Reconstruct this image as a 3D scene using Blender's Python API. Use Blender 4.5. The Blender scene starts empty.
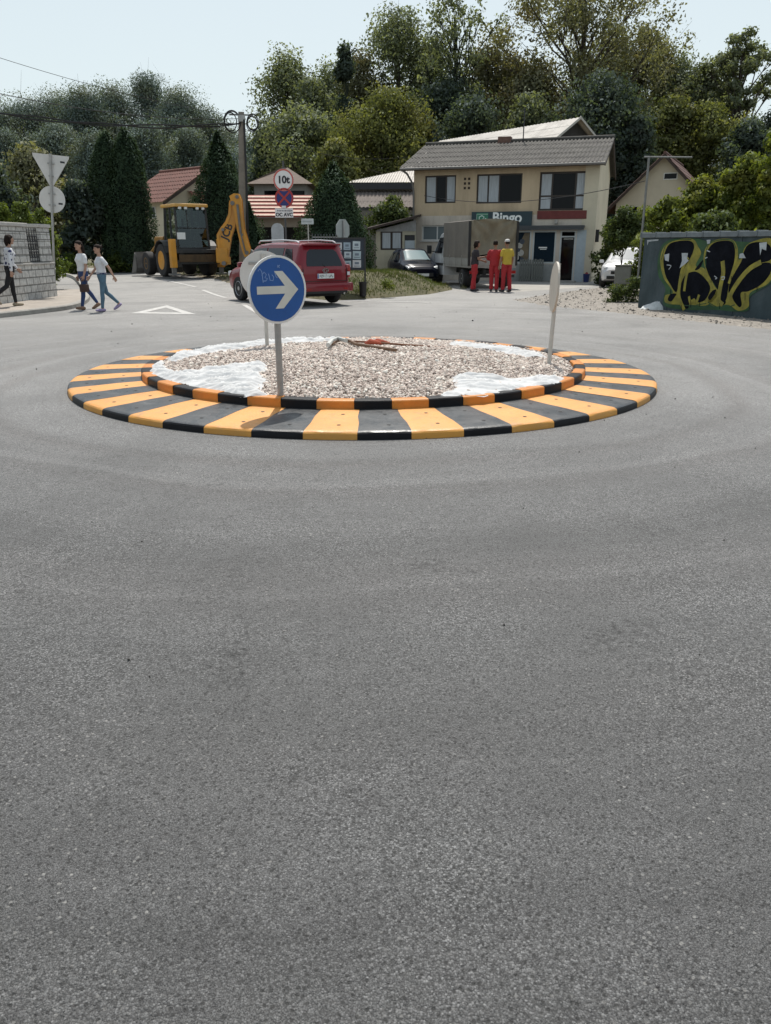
import bpy, bmesh, math, random
import numpy as np
from mathutils import Vector, Matrix, Euler
from mathutils import noise as mnoise

R = math.radians
PI = math.pi
sc = bpy.context.scene
C = sc.collection
rng = random.Random(11)

# ------------------------------------------------------------------ camera
CAM_H, PITCH, FPX = 1.6, R(18.83), 780.0
CP, SP = math.cos(PITCH), math.sin(PITCH)


def ray(px, py):
    u, w = (px - 385.5) / FPX, (512.0 - py) / FPX
    return Vector((u, CP + w * SP, -SP + w * CP))


def at(px, py, Y):
    d = ray(px, py)
    k = Y / d.y
    return Vector((d.x * k, Y, CAM_H + d.z * k))


def atz(px, py, z=0.0):
    d = ray(px, py)
    k = (z - CAM_H) / d.z
    return Vector((d.x * k, d.y * k, z))


def X_at(px, Y, z=0.0):
    return (px - 385.5) / FPX * (Y * CP + (CAM_H - z) * SP)


cam_d = bpy.data.cameras.new('camera')
cam = bpy.data.objects.new('camera', cam_d)
C.objects.link(cam)
cam.location = (0, 0, CAM_H)
cam.rotation_euler = (PI / 2 - PITCH, 0, 0)
cam_d.sensor_fit = 'VERTICAL'
cam_d.sensor_height = 24
cam_d.lens = FPX * 24 / 1024
cam_d.clip_start = 0.05
cam_d.clip_end = 3000
sc.camera = cam

# ------------------------------------------------------------------ light
SUN_EL, SUN_AZ = R(60), R(1.5)
w = bpy.data.worlds.new('World')
sc.world = w
w.use_nodes = True
nt = w.node_tree
nt.nodes.clear()
sky = nt.nodes.new('ShaderNodeTexSky')
sky.sky_type = 'NISHITA'
sky.sun_disc = False
sky.sun_elevation = SUN_EL
sky.sun_rotation = SUN_AZ
sky.altitude = 300
sky.air_density = 1.0
sky.dust_density = 3.0
sky.ozone_density = 1.3
bg = nt.nodes.new('ShaderNodeBackground')
bg.inputs['Strength'].default_value = 0.112
ow = nt.nodes.new('ShaderNodeOutputWorld')
wtc = nt.nodes.new('ShaderNodeTexCoord')
wsep = nt.nodes.new('ShaderNodeSeparateXYZ')
nt.links.new(wtc.outputs['Generated'], wsep.inputs[0])
wmr = nt.nodes.new('ShaderNodeMapRange')
wmr.inputs[1].default_value, wmr.inputs[2].default_value = 0.0, 0.75
wmr.inputs[3].default_value, wmr.inputs[4].default_value = 0.95, 0.32
nt.links.new(wsep.outputs[2], wmr.inputs[0])
wmx = nt.nodes.new('ShaderNodeMix')   # pale summer haze over the clear sky
wmx.data_type = 'RGBA'
nt.links.new(wmr.outputs[0], wmx.inputs[0])
nt.links.new(sky.outputs[0], wmx.inputs[6])
wmx.inputs[7].default_value = (7.3, 8.25, 8.4, 1)
nt.links.new(wmx.outputs[2], bg.inputs[0])
nt.links.new(bg.outputs[0], ow.inputs[0])
sun_d = bpy.data.lights.new('sun', 'SUN')
sun_d.energy = 4.6
sun_d.angle = R(0.6)
sun_d.color = (1.0, 0.955, 0.88)
sun = bpy.data.objects.new('sun', sun_d)
C.objects.link(sun)
sdir = Vector((math.sin(SUN_AZ) * math.cos(SUN_EL), math.cos(SUN_AZ) * math.cos(SUN_EL), math.sin(SUN_EL)))
sun.rotation_euler = sdir.to_track_quat('Z', 'Y').to_euler()
sun.location = (0, 40, 60)
sc.view_settings.view_transform = 'Standard'
sc.view_settings.look = 'None'
sc.view_settings.exposure = 0
sc.view_settings.gamma = 1
sc.cycles.max_bounces = 6
sc.cycles.transparent_max_bounces = 8
sc.cycles.caustics_reflective = False
sc.cycles.caustics_refractive = False

# ------------------------------------------------------------------ materials
MATS = {}


def nodes_of(m):
    m.use_nodes = True
    t = m.node_tree
    t.nodes.clear()
    out = t.nodes.new('ShaderNodeOutputMaterial')
    return t, out


def N(t, kind, **kw):
    n = t.nodes.new('ShaderNode' + kind)
    for k, v in kw.items():
        if k in n.inputs:
            n.inputs[k].default_value = v
        else:
            setattr(n, k, v)
    return n


def ramp(t, stops, interp='LINEAR'):
    n = t.nodes.new('ShaderNodeValToRGB')
    n.color_ramp.interpolation = interp
    e = n.color_ramp.elements
    while len(e) < len(stops):
        e.new(0.5)
    for i, (p, c) in enumerate(stops):
        e[i].position = p
        e[i].color = (c[0], c[1], c[2], 1) if not isinstance(c, (int, float)) else (c, c, c, 1)
    return n


def mixc(t, a, b, fac, mode='MIX'):
    n = t.nodes.new('ShaderNodeMix')
    n.data_type = 'RGBA'
    n.blend_type = mode
    for s, v in ((n.inputs[0], fac), (n.inputs[6], a), (n.inputs[7], b)):
        if hasattr(v, 'is_output') or isinstance(v, bpy.types.NodeSocket):
            t.links.new(v, s)
        elif isinstance(v, (int, float)):
            s.default_value = v
        else:
            s.default_value = (v[0], v[1], v[2], 1)
    return n.outputs[2]


def mat(name, c, rough=0.6, metal=0.0, var=0.12, scale=4.0, bump=0.0, bscale=30.0, spec=0.5, coat=0.0, dirt=None,
        dirt_amt=0.5, stretch=None):
    if name in MATS:
        return MATS[name]
    m = bpy.data.materials.new(name)
    t, out = nodes_of(m)
    p = N(t, 'BsdfPrincipled')
    p.inputs['Roughness'].default_value = rough
    p.inputs['Metallic'].default_value = metal
    p.inputs['Specular IOR Level'].default_value = spec
    p.inputs['Coat Weight'].default_value = coat
    tc = N(t, 'TexCoord')
    vec = tc.outputs['Object']
    if stretch:
        mp = N(t, 'Mapping')
        mp.inputs['Scale'].default_value = stretch
        t.links.new(vec, mp.inputs[0])
        vec = mp.outputs[0]
    nz = N(t, 'TexNoise')
    nz.inputs['Scale'].default_value = scale
    nz.inputs['Detail'].default_value = 6
    nz.inputs['Roughness'].default_value = 0.65
    t.links.new(vec, nz.inputs['Vector'])
    lo = [x * (1 - var) for x in c]
    hi = [min(1, x * (1 + var)) for x in c]
    rp = ramp(t, [(0.3, lo), (0.7, hi)])
    t.links.new(nz.outputs[0], rp.inputs[0])
    colr = rp.outputs[0]
    if dirt:
        nd = N(t, 'TexNoise')
        nd.inputs['Scale'].default_value = scale * 0.6
        nd.inputs['Detail'].default_value = 8
        nd.inputs['Roughness'].default_value = 0.75
        t.links.new(vec, nd.inputs['Vector'])
        rd = ramp(t, [(0.45, 0.0), (0.75, dirt_amt)])
        t.links.new(nd.outputs[0], rd.inputs[0])
        colr = mixc(t, colr, dirt, rd.outputs[0])
    t.links.new(colr, p.inputs['Base Color'])
    if bump:
        nb = N(t, 'TexNoise')
        nb.inputs['Scale'].default_value = bscale
        nb.inputs['Detail'].default_value = 5
        t.links.new(vec, nb.inputs['Vector'])
        b = N(t, 'Bump')
        b.inputs['Strength'].default_value = bump
        b.inputs['Distance'].default_value = 0.02
        t.links.new(nb.outputs[0], b.inputs['Height'])
        t.links.new(b.outputs[0], p.inputs['Normal'])
    t.links.new(p.outputs[0], out.inputs[0])
    MATS[name] = m
    return m


def leafmat(name, dark, light, scale=0.5, trans=0.35, hue2=None):
    if name in MATS:
        return MATS[name]
    m = bpy.data.materials.new(name)
    t, out = nodes_of(m)
    geo = N(t, 'NewGeometry')
    oi = N(t, 'ObjectInfo')
    tc = N(t, 'TexCoord')
    nz = N(t, 'TexNoise')
    nz.inputs['Scale'].default_value = scale
    nz.inputs['Detail'].default_value = 3
    t.links.new(tc.outputs['Object'], nz.inputs['Vector'])
    ma = N(t, 'Math', operation='MULTIPLY_ADD')
    t.links.new(geo.outputs['Random Per Island'], ma.inputs[0])
    ma.inputs[1].default_value = 0.27
    t.links.new(nz.outputs[0], ma.inputs[2])
    rp = ramp(t, [(0.38, dark), (0.95, light)])
    t.links.new(ma.outputs[0], rp.inputs[0])
    colr = rp.outputs[0]
    if hue2:
        n2 = N(t, 'TexNoise')
        n2.inputs['Scale'].default_value = scale * 0.7
        t.links.new(tc.outputs['Object'], n2.inputs['Vector'])
        r2 = ramp(t, [(0.5, 0.0), (0.68, 0.75)])
        t.links.new(n2.outputs[0], r2.inputs[0])
        colr = mixc(t, colr, hue2, r2.outputs[0])
    d = N(t, 'BsdfDiffuse')
    tr = N(t, 'BsdfTranslucent')
    t.links.new(colr, d.inputs[0])
    br = mixc(t, colr, (1.25, 1.3, 0.6), 1.0, 'MULTIPLY')
    t.links.new(br, tr.inputs[0])
    mx = N(t, 'MixShader')
    mx.inputs[0].default_value = trans
    t.links.new(d.outputs[0], mx.inputs[1])
    t.links.new(tr.outputs[0], mx.inputs[2])
    gl = N(t, 'BsdfGlossy')
    gl.inputs['Roughness'].default_value = 0.5
    gl.inputs[0].default_value = (0.8, 0.9, 1, 1)
    m2 = N(t, 'MixShader')
    m2.inputs[0].default_value = 0.012
    t.links.new(mx.outputs[0], m2.inputs[1])
    t.links.new(gl.outputs[0], m2.inputs[2])
    t.links.new(m2.outputs[0], out.inputs[0])
    MATS[name] = m
    return m


# ------------------------------------------------------------------ mesh builder
class MB:
    def __init__(s):
        s.v, s.f, s.m = [], [], []

    def add(s, vs, fs, mi=0, M=None):
        b = len(s.v)
        if M is not None:
            vs = [M @ Vector(p) for p in vs]
        s.v.extend([tuple(p) for p in vs])
        for f in fs:
            s.f.append(tuple(b + i for i in f))
            s.m.append(mi)
        return s

    def box(s, c, d, mi=0, bev=0.0, rot=None, M=None):
        bm = bmesh.new()
        bmesh.ops.create_cube(bm, size=1.0)
        bmesh.ops.scale(bm, vec=Vector(d), verts=bm.verts)
        if bev > 0:
            bmesh.ops.bevel(bm, geom=list(bm.edges), offset=min(bev, 0.49 * min(d)), segments=2, affect='EDGES', profile=0.6)
        T = Matrix.Translation(Vector(c))
        if rot is not None:
            T = T @ Euler(rot).to_matrix().to_4x4()
        if M is not None:
            T = M @ T
        bm.verts.index_update()
        s.add([T @ v.co for v in bm.verts], [[v.index for v in f.verts] for f in bm.faces], mi)
        bm.free()
        return s

    def b2(s, lo, hi, mi=0, bev=0.0, M=None):
        c = [(a + b) / 2 for a, b in zip(lo, hi)]
        d = [abs(b - a) for a, b in zip(lo, hi)]
        return s.box(c, d, mi, bev, None, M)

    def tube(s, pts, rad, n=8, mi=0, caps=True, M=None, ell=None):
        pts = [Vector(p) for p in pts]
        if isinstance(rad, (int, float)):
            rad = [rad] * len(pts)
        vs, fs = [], []
        up = None
        for i, p in enumerate(pts):
            a = pts[max(i - 1, 0)]
            b = pts[min(i + 1, len(pts) - 1)]
            t = (b - a)
            t = t.normalized() if t.length > 1e-9 else Vector((0, 0, 1))
            if up is None:
                up = Vector((0, 0, 1)) if abs(t.z) < 0.9 else Vector((1, 0, 0))
            x = up.cross(t)
            if x.length < 1e-6:
                x = Vector((1, 0, 0)).cross(t)
            x.normalize()
            y = t.cross(x).normalized()
            up = y
            for k in range(n):
                an = 2 * PI * k / n
                vs.append(p + x * (math.cos(an) * rad[i]) + y * (math.sin(an) * rad[i] * (ell or 1)))
        for i in range(len(pts) - 1):
            for k in range(n):
                k2 = (k + 1) % n
                fs.append((i * n + k, i * n + k2, (i + 1) * n + k2, (i + 1) * n + k))
        if caps:
            fs.append(tuple(reversed(range(n))))
            fs.append(tuple((len(pts) - 1) * n + k for k in range(n)))
        return s.add(vs, fs, mi, M)

    def cyl(s, p0, p1, r0, r1=None, n=16, mi=0, M=None):
        return s.tube([p0, p1], [r0, r0 if r1 is None else r1], n, mi, True, M)

    def lathe(s, prof, n=24, mi=0, M=None):
        """profile of (r, z) around local Z"""
        vs, fs = [], []
        for r, z in prof:
            for k in range(n):
                a = 2 * PI * k / n
                vs.append((r * math.cos(a), r * math.sin(a), z))
        for i in range(len(prof) - 1):
            for k in range(n):
                k2 = (k + 1) % n
                fs.append((i * n + k, i * n + k2, (i + 1) * n + k2, (i + 1) * n + k))
        fs.append(tuple(reversed(range(n))))
        fs.append(tuple((len(prof) - 1) * n + k for k in range(n)))
        return s.add(vs, fs, mi, M)

    def prism(s, poly, t, mi=0, M=None):
        """poly in local XZ plane, extruded from y=0 to y=t"""
        n = len(poly)
        vs = [(x, 0, z) for x, z in poly] + [(x, t, z) for x, z in poly]
        fs = [tuple(range(n)), tuple(reversed(range(n, 2 * n)))]
        for i in range(n):
            j = (i + 1) % n
            fs.append((i, i + n, j + n, j))
        return s.add(vs, fs, mi, M)

    def split(s):
        par = list(range(len(s.v)))

        def find(a):
            while par[a] != a:
                par[a] = par[par[a]]
                a = par[a]
            return a
        for f in s.f:
            r0 = find(f[0])
            for i in f[1:]:
                par[find(i)] = r0
        grp = {}
        for f, m_ in zip(s.f, s.m):
            grp.setdefault(find(f[0]), []).append((f, m_))
        res = []
        for fl in grp.values():
            q = MB()
            idx = {}
            for f, m_ in fl:
                nf = []
                for i in f:
                    if i not in idx:
                        idx[i] = len(q.v)
                        q.v.append(s.v[i])
                    nf.append(idx[i])
                q.f.append(tuple(nf))
                q.m.append(m_)
            res.append(q)
        return res

    def each(s, name, mats, parent=None, **kw):
        return [q.build(name, mats, parent, **kw) for q in s.split()]

    def build(s, name, mats, parent=None, smooth=False, ang=35, label=None):
        me = bpy.data.meshes.new(name)
        me.from_pydata(s.v, [], s.f)
        if not isinstance(mats, (list, tuple)):
            mats = [mats]
        for m_ in mats:
            me.materials.append(m_)
        me.polygons.foreach_set('material_index', s.m)
        bm = bmesh.new()
        bm.from_mesh(me)
        bmesh.ops.recalc_face_normals(bm, faces=bm.faces)
        bm.to_mesh(me)
        bm.free()
        if smooth:
            me.polygons.foreach_set('use_smooth', [True] * len(me.polygons))
            me.set_sharp_from_angle(angle=R(ang))
        me.update()
        o = bpy.data.objects.new(name, me)
        C.objects.link(o)
        if parent is not None:
            o.parent = parent
        if label:
            o['label'] = label
        return o


def np_obj(name, V, F, mats, parent=None, smooth=False, mi=None, nrm=None):
    V = np.asarray(V, dtype=np.float32)
    F = np.asarray(F, dtype=np.int32)
    k = F.shape[1]
    me = bpy.data.meshes.new(name)
    me.vertices.add(len(V))
    me.vertices.foreach_set('co', V.ravel())
    me.loops.add(F.size)
    me.loops.foreach_set('vertex_index', F.ravel())
    me.polygons.add(len(F))
    me.polygons.foreach_set('loop_start', np.arange(0, F.size, k, dtype=np.int32))
    if not isinstance(mats, (list, tuple)):
        mats = [mats]
    for m_ in mats:
        me.materials.append(m_)
    if mi is not None:
        me.polygons.foreach_set('material_index', np.asarray(mi, dtype=np.int32))
    me.update(calc_edges=True)
    me.validate()
    if smooth:
        me.polygons.foreach_set('use_smooth', [True] * len(me.polygons))
    if nrm is not None:   # soft normals that follow the leaf clump
        me.polygons.foreach_set('use_smooth', [True] * len(me.polygons))
        me.normals_split_custom_set_from_vertices(np.asarray(nrm, dtype=np.float32))
    o = bpy.data.objects.new(name, me)
    C.objects.link(o)
    if parent is not None:
        o.parent = parent
    return o


def tag(o, label, cat, group=None, kind=None):
    o['label'] = label
    o['category'] = cat
    if group:
        o['group'] = group
    if kind:
        o['kind'] = kind
    return o


def struct(o):
    o['kind'] = 'structure'
    return o


def thing(name, label, cat, loc=(0, 0, 0), rz=0.0, group=None):
    o = bpy.data.objects.new(name, None)
    o.empty_display_size = 0.3
    C.objects.link(o)
    o.location = loc
    o.rotation_euler = (0, 0, rz)
    return tag(o, label, cat, group)


def text_obj(name, s, size, m, parent, loc, rot, extrude=0.004, bold=0.0, align='CENTER', sx=1.0):
    cu = bpy.data.curves.new(name, 'FONT')
    cu.body = s
    cu.size = size
    cu.extrude = extrude
    cu.offset = bold
    cu.align_x = align
    cu.align_y = 'CENTER'
    tmp = bpy.data.objects.new(name, cu)
    C.objects.link(tmp)
    dg = bpy.context.evaluated_depsgraph_get()
    me = bpy.data.meshes.new_from_object(tmp.evaluated_get(dg))
    C.objects.unlink(tmp)
    bpy.data.objects.remove(tmp)
    me.materials.clear()
    me.materials.append(m)
    me.polygons.foreach_set('material_index', [0] * len(me.polygons))
    o = bpy.data.objects.new(name, me)
    C.objects.link(o)
    o.parent = parent
    o.location = loc
    o.rotation_euler = rot
    o.scale = (sx, 1, 1)
    return o


def in_poly(P, poly):
    """vectorised point in polygon; P (n,2)"""
    poly = np.asarray(poly, float)
    x, y = P[:, 0], P[:, 1]
    ins = np.zeros(len(P), bool)
    n = len(poly)
    for i in range(n):
        x0, y0 = poly[i]
        x1, y1 = poly[(i + 1) % n]
        cond = ((y0 > y) != (y1 > y))
        xi = (x1 - x0) * (y - y0) / ((y1 - y0) if abs(y1 - y0) > 1e-12 else 1e-12) + x0
        ins ^= cond & (x < xi)
    return ins


def poly_dist(P, poly):
    poly = np.asarray(poly, float)
    d = np.full(len(P), 1e9)
    n = len(poly)
    for i in range(n):
        a = poly[i]
        b = poly[(i + 1) % n]
        ab = b - a
        t = np.clip(((P - a) @ ab) / max(ab @ ab, 1e-12), 0, 1)
        q = a + t[:, None] * ab
        d = np.minimum(d, np.linalg.norm(P - q, axis=1))
    return d


def vnoise(x, y, s=1.0, seed=0.0):
    return np.array([mnoise.noise(Vector((a * s + seed, b * s - seed, seed * 0.37))) for a, b in zip(x, y)])


def smooth01(a, b, x):
    t = np.clip((x - a) / (b - a), 0, 1)
    return t * t * (3 - 2 * t)


def gz(x, y):
    """height of the terrain"""
    x = np.asarray(x, float)
    y = np.asarray(y, float)
    z = 0.30 * smooth01(26, 34, y) * smooth01(-2.5, -6, x)
    hill = 0.17 * np.clip(y - 58, 0, 60)
    hl = 0.16 * np.clip(y - 90, 0, 70)
    k = smooth01(-16, -4, x)
    return z + hill * k + hl * (1 - k)


def gz1(x, y):
    return float(gz(np.array([x]), np.array([y]))[0])


def patch(name, poly, cell, zf, m, parent=None, smooth=True, jitter=0.0, mi=None, keep_all=False):
    poly = np.asarray([(p[0], p[1]) for p in poly], float)
    lo, hi = poly.min(0), poly.max(0)
    nx = max(2, int((hi[0] - lo[0]) / cell) + 2)
    ny = max(2, int((hi[1] - lo[1]) / cell) + 2)
    xs = lo[0] - cell / 2 + np.arange(nx + 1) * cell
    ys = lo[1] - cell / 2 + np.arange(ny + 1) * cell
    gx, gy = np.meshgrid(xs, ys)
    P = np.stack([gx.ravel(), gy.ravel()], 1)
    cx, cy = np.meshgrid(xs[:-1] + cell / 2, ys[:-1] + cell / 2)
    cc = np.stack([cx.ravel(), cy.ravel()], 1)
    if jitter:
        cc = cc + np.stack([vnoise(cc[:, 0], cc[:, 1], 1 / (jitter * 4), 3.1), vnoise(cc[:, 0], cc[:, 1], 1 / (jitter * 4), 9.7)], 1) * jitter
    ins = in_poly(cc, poly)
    j, i = np.divmod(np.arange(nx * ny), nx)
    F = np.stack([j * (nx + 1) + i, j * (nx + 1) + i + 1, (j + 1) * (nx + 1) + i + 1, (j + 1) * (nx + 1) + i], 1)[ins]
    used = np.unique(F)
    rm = -np.ones(len(P), int)
    rm[used] = np.arange(len(used))
    P = P[used]
    F = rm[F]
    d = poly_dist(P, poly) * np.where(in_poly(P, poly), 1, -1)
    z = zf(P[:, 0], P[:, 1], d)
    return np_obj(name, np.column_stack([P, z]), F, m, parent, smooth)


def arr(px_list, z=0.0):
    return [tuple(atz(a, b, z)[:2]) for a, b in px_list]
# ================================================================== SETTING
RC = Vector((-0.27, 10.27, 0))  # centre of the roundabout


def asphalt_mat():
    m = bpy.data.materials.new('asphalt')
    t, out = nodes_of(m)
    p = N(t, 'BsdfPrincipled')
    tc = N(t, 'TexCoord')
    O = tc.outputs['Object']
    # fine aggregate
    vo = N(t, 'TexVoronoi')
    vo.inputs['Scale'].default_value = 190
    t.links.new(O, vo.inputs['Vector'])
    sep = N(t, 'SeparateColor')
    t.links.new(vo.outputs['Color'], sep.inputs[0])
    r1 = ramp(t, [(0.0, 0.035), (0.4, 0.13), (0.75, 0.27), (0.93, 0.42), (1.0, 0.6)])
    t.links.new(sep.outputs[0], r1.inputs[0])
    v2 = N(t, 'TexVoronoi')
    v2.inputs['Scale'].default_value = 430
    t.links.new(O, v2.inputs['Vector'])
    s2 = N(t, 'SeparateColor')
    t.links.new(v2.outputs['Color'], s2.inputs[0])
    r2 = ramp(t, [(0.0, 0.035), (0.55, 0.16), (1.0, 0.33)])
    t.links.new(s2.outputs[0], r2.inputs[0])
    # patches where the larger stones are worn free
    nz = N(t, 'TexNoise')
    nz.inputs['Scale'].default_value = 0.9
    nz.inputs['Detail'].default_value = 5
    t.links.new(O, nz.inputs['Vector'])
    rw = ramp(t, [(0.38, 0.15), (0.66, 0.85)])
    t.links.new(nz.outputs[0], rw.inputs[0])
    c = mixc(t, r2.outputs[0], r1.outputs[0], rw.outputs[0])
    # bitumen filling between stones
    rg = ramp(t, [(0.0, 1.0), (0.45, 0.95), (0.75, 0.5)])
    t.links.new(vo.outputs['Distance'], rg.inputs[0])
    c = mixc(t, c, rg.outputs[0], 0.75, 'MULTIPLY')
    # single pale stones and small dark pits
    v3 = N(t, 'TexVoronoi')
    v3.inputs['Scale'].default_value = 64
    t.links.new(O, v3.inputs['Vector'])
    s3 = N(t, 'SeparateColor')
    t.links.new(v3.outputs['Color'], s3.inputs[0])
    q1 = ramp(t, [(0.86, 0.0), (0.90, 1.0)])
    t.links.new(s3.outputs[1], q1.inputs[0])
    q2 = ramp(t, [(0.24, 1.0), (0.36, 0.0)])
    t.links.new(v3.outputs['Distance'], q2.inputs[0])
    q3 = N(t, 'Math', operation='MULTIPLY')
    t.links.new(q1.outputs[0], q3.inputs[0])
    t.links.new(q2.outputs[0], q3.inputs[1])
    n9 = N(t, 'TexNoise')
    n9.inputs['Scale'].default_value = 1.6
    n9.inputs['Detail'].default_value = 4
    t.links.new(O, n9.inputs['Vector'])
    q5 = ramp(t, [(0.42, 0.05), (0.62, 0.95)])
    t.links.new(n9.outputs[0], q5.inputs[0])
    q4 = N(t, 'Math', operation='MULTIPLY')
    t.links.new(q3.outputs[0], q4.inputs[0])
    t.links.new(q5.outputs[0], q4.inputs[1])
    c = mixc(t, c, (0.44, 0.43, 0.41), q4.outputs[0])
    v4 = N(t, 'TexVoronoi')
    v4.inputs['Scale'].default_value = 62
    t.links.new(O, v4.inputs['Vector'])
    s4 = N(t, 'SeparateColor')
    t.links.new(v4.outputs['Color'], s4.inputs[0])
    w1_ = ramp(t, [(0.78, 0.0), (0.82, 1.0)])
    t.links.new(s4.outputs[2], w1_.inputs[0])
    w2_ = ramp(t, [(0.22, 0.75), (0.42, 0.0)])
    t.links.new(v4.outputs['Distance'], w2_.inputs[0])
    w3_ = N(t, 'Math', operation='MULTIPLY')
    t.links.new(w1_.outputs[0], w3_.inputs[0])
    t.links.new(w2_.outputs[0], w3_.inputs[1])
    c = mixc(t, c, (0.02, 0.02, 0.019), w3_.outputs[0])
    n8 = N(t, 'TexNoise')
    n8.inputs['Scale'].default_value = 26
    n8.inputs['Detail'].default_value = 4
    n8.inputs['Roughness'].default_value = 0.7
    t.links.new(O, n8.inputs['Vector'])
    q6 = ramp(t, [(0.26, 0.42), (0.38, 1.0), (0.62, 1.0), (0.78, 1.22)])
    t.links.new(n8.outputs[0], q6.inputs[0])
    c = mixc(t, c, q6.outputs[0], 1.0, 'MULTIPLY')
    c = mixc(t, c, (0.99, 0.995, 1.0), 1.0, 'MULTIPLY')
    # broad stains
    n3 = N(t, 'TexNoise')
    n3.inputs['Scale'].default_value = 0.35
    n3.inputs['Detail'].default_value = 9
    n3.inputs['Roughness'].default_value = 0.68
    n3.inputs['Distortion'].default_value = 0.6
    t.links.new(O, n3.inputs['Vector'])
    r3 = ramp(t, [(0.25, 0.66), (0.42, 0.9), (0.5, 1.0), (0.58, 1.06), (0.75, 1.25)])
    t.links.new(n3.outputs[0], r3.inputs[0])
    c = mixc(t, c, r3.outputs[0], 1.0, 'MULTIPLY')
    # ravelled spots: binder gone, dark gaps between the stones
    na = N(t, 'TexNoise')
    na.inputs['Scale'].default_value = 1.1
    na.inputs['Detail'].default_value = 7
    na.inputs['Roughness'].default_value = 0.72
    na.inputs['Distortion'].default_value = 1.2
    t.links.new(O, na.inputs['Vector'])
    qa = ramp(t, [(0.55, 0.0), (0.66, 0.7)])
    t.links.new(na.outputs[0], qa.inputs[0])
    qb = ramp(t, [(0.38, 0.18), (0.56, 1.12)])
    t.links.new(n8.outputs[0], qb.inputs[0])
    c = mixc(t, c, mixc(t, c, qb.outputs[0], 1.0, 'MULTIPLY'), qa.outputs[0])
    # darker scuffs
    n4 = N(t, 'TexNoise')
    n4.inputs['Scale'].default_value = 9
    n4.inputs['Detail'].default_value = 6
    n4.inputs['Roughness'].default_value = 0.75
    t.links.new(O, n4.inputs['Vector'])
    r4 = ramp(t, [(0.28, 0.74), (0.42, 1.0), (0.7, 1.06)])
    t.links.new(n4.outputs[0], r4.inputs[0])
    c = mixc(t, c, r4.outputs[0], 1.0, 'MULTIPLY')
    # tyre tracks around the island
    sub = N(t, 'VectorMath', operation='SUBTRACT')
    sub.inputs[1].default_value = (RC.x, RC.y, 0)
    t.links.new(O, sub.inputs[0])
    n5 = N(t, 'TexNoise')
    n5.inputs['Scale'].default_value = 0.22
    t.links.new(O, n5.inputs['Vector'])
    ln = N(t, 'VectorMath', operation='LENGTH')
    t.links.new(sub.outputs[0], ln.inputs[0])
    ma = N(t, 'Math', operation='MULTIPLY_ADD')
    t.links.new(n5.outputs[0], ma.inputs[0])
    ma.inputs[1].default_value = 1.6
    t.links.new(ln.outputs['Value'], ma.inputs[2])
    cx = N(t, 'CombineXYZ')
    t.links.new(ma.outputs[0], cx.inputs[0])
    n6 = N(t, 'TexNoise')
    n6.inputs['Scale'].default_value = 1.5
    n6.inputs['Detail'].default_value = 5
    n6.inputs['Roughness'].default_value = 0.6
    t.links.new(cx.outputs[0], n6.inputs['Vector'])
    r6 = ramp(t, [(0.34, 0.72), (0.44, 0.90), (0.5, 1.0), (0.56, 1.0), (0.64, 1.2)])
    t.links.new(n6.outputs[0], r6.inputs[0])
    c = mixc(t, c, r6.outputs[0], 1.0, 'MULTIPLY')
    # dark tyre bands hugging the island
    ma2 = N(t, 'Math', operation='MULTIPLY_ADD')
    t.links.new(n5.outputs[0], ma2.inputs[0])
    ma2.inputs[1].default_value = 0.9
    t.links.new(ln.outputs['Value'], ma2.inputs[2])
    mb_ = N(t, 'MapRange')
    mb_.inputs[1].default_value = 4.2
    mb_.inputs[2].default_value = 9.2
    t.links.new(ma2.outputs[0], mb_.inputs[0])
    rb_ = ramp(t, [(0.10, 0.0), (0.14, 0.9), (0.18, 0.15), (0.24, 0.2), (0.27, 0.8), (0.33, 0.1), (0.5, 0.05), (0.56, 0.6), (0.63, 0.55), (0.70, 0.0), (0.84, 0.4), (0.92, 0.0)])
    t.links.new(mb_.outputs[0], rb_.inputs[0])
    nm_ = ramp(t, [(0.36, 0.25), (0.6, 1.0)])
    t.links.new(n3.outputs[0], nm_.inputs[0])
    mm_ = N(t, 'Math', operation='MULTIPLY')
    t.links.new(rb_.outputs[0], mm_.inputs[0])
    t.links.new(nm_.outputs[0], mm_.inputs[1])
    c = mixc(t, c, mixc(t, c, (0.78, 0.75, 0.74), 1.0, 'MULTIPLY'), mm_.outputs[0])
    # far side mixed paler: grazing sheen put into the colour
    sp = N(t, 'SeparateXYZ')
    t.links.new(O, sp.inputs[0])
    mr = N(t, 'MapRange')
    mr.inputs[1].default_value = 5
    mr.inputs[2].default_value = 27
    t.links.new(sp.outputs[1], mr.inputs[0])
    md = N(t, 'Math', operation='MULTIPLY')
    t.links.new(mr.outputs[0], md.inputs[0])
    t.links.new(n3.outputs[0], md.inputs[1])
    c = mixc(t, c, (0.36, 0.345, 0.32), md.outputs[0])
    # near side darkened in the colour, imitating the loss of grazing sheen
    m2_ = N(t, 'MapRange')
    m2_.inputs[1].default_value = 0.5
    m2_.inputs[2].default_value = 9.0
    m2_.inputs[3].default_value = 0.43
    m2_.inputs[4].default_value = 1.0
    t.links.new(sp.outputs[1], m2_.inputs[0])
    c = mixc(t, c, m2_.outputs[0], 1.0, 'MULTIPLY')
    t.links.new(c, p.inputs['Base Color'])
    p.inputs['Roughness'].default_value = 0.72
    p.inputs['Specular IOR Level'].default_value = 0.45
    b = N(t, 'Bump')
    b.inputs['Strength'].default_value = 0.75
    b.inputs['Distance'].default_value = 0.004
    inv = N(t, 'Math', operation='SUBTRACT')
    inv.inputs[0].default_value = 1.0
    t.links.new(vo.outputs['Distance'], inv.inputs[1])
    t.links.new(inv.outputs[0], b.inputs['Height'])
    b2 = N(t, 'Bump')
    b2.inputs['Strength'].default_value = 0.5
    b2.inputs['Distance'].default_value = 0.02
    t.links.new(n4.outputs[0], b2.inputs['Height'])
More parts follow.
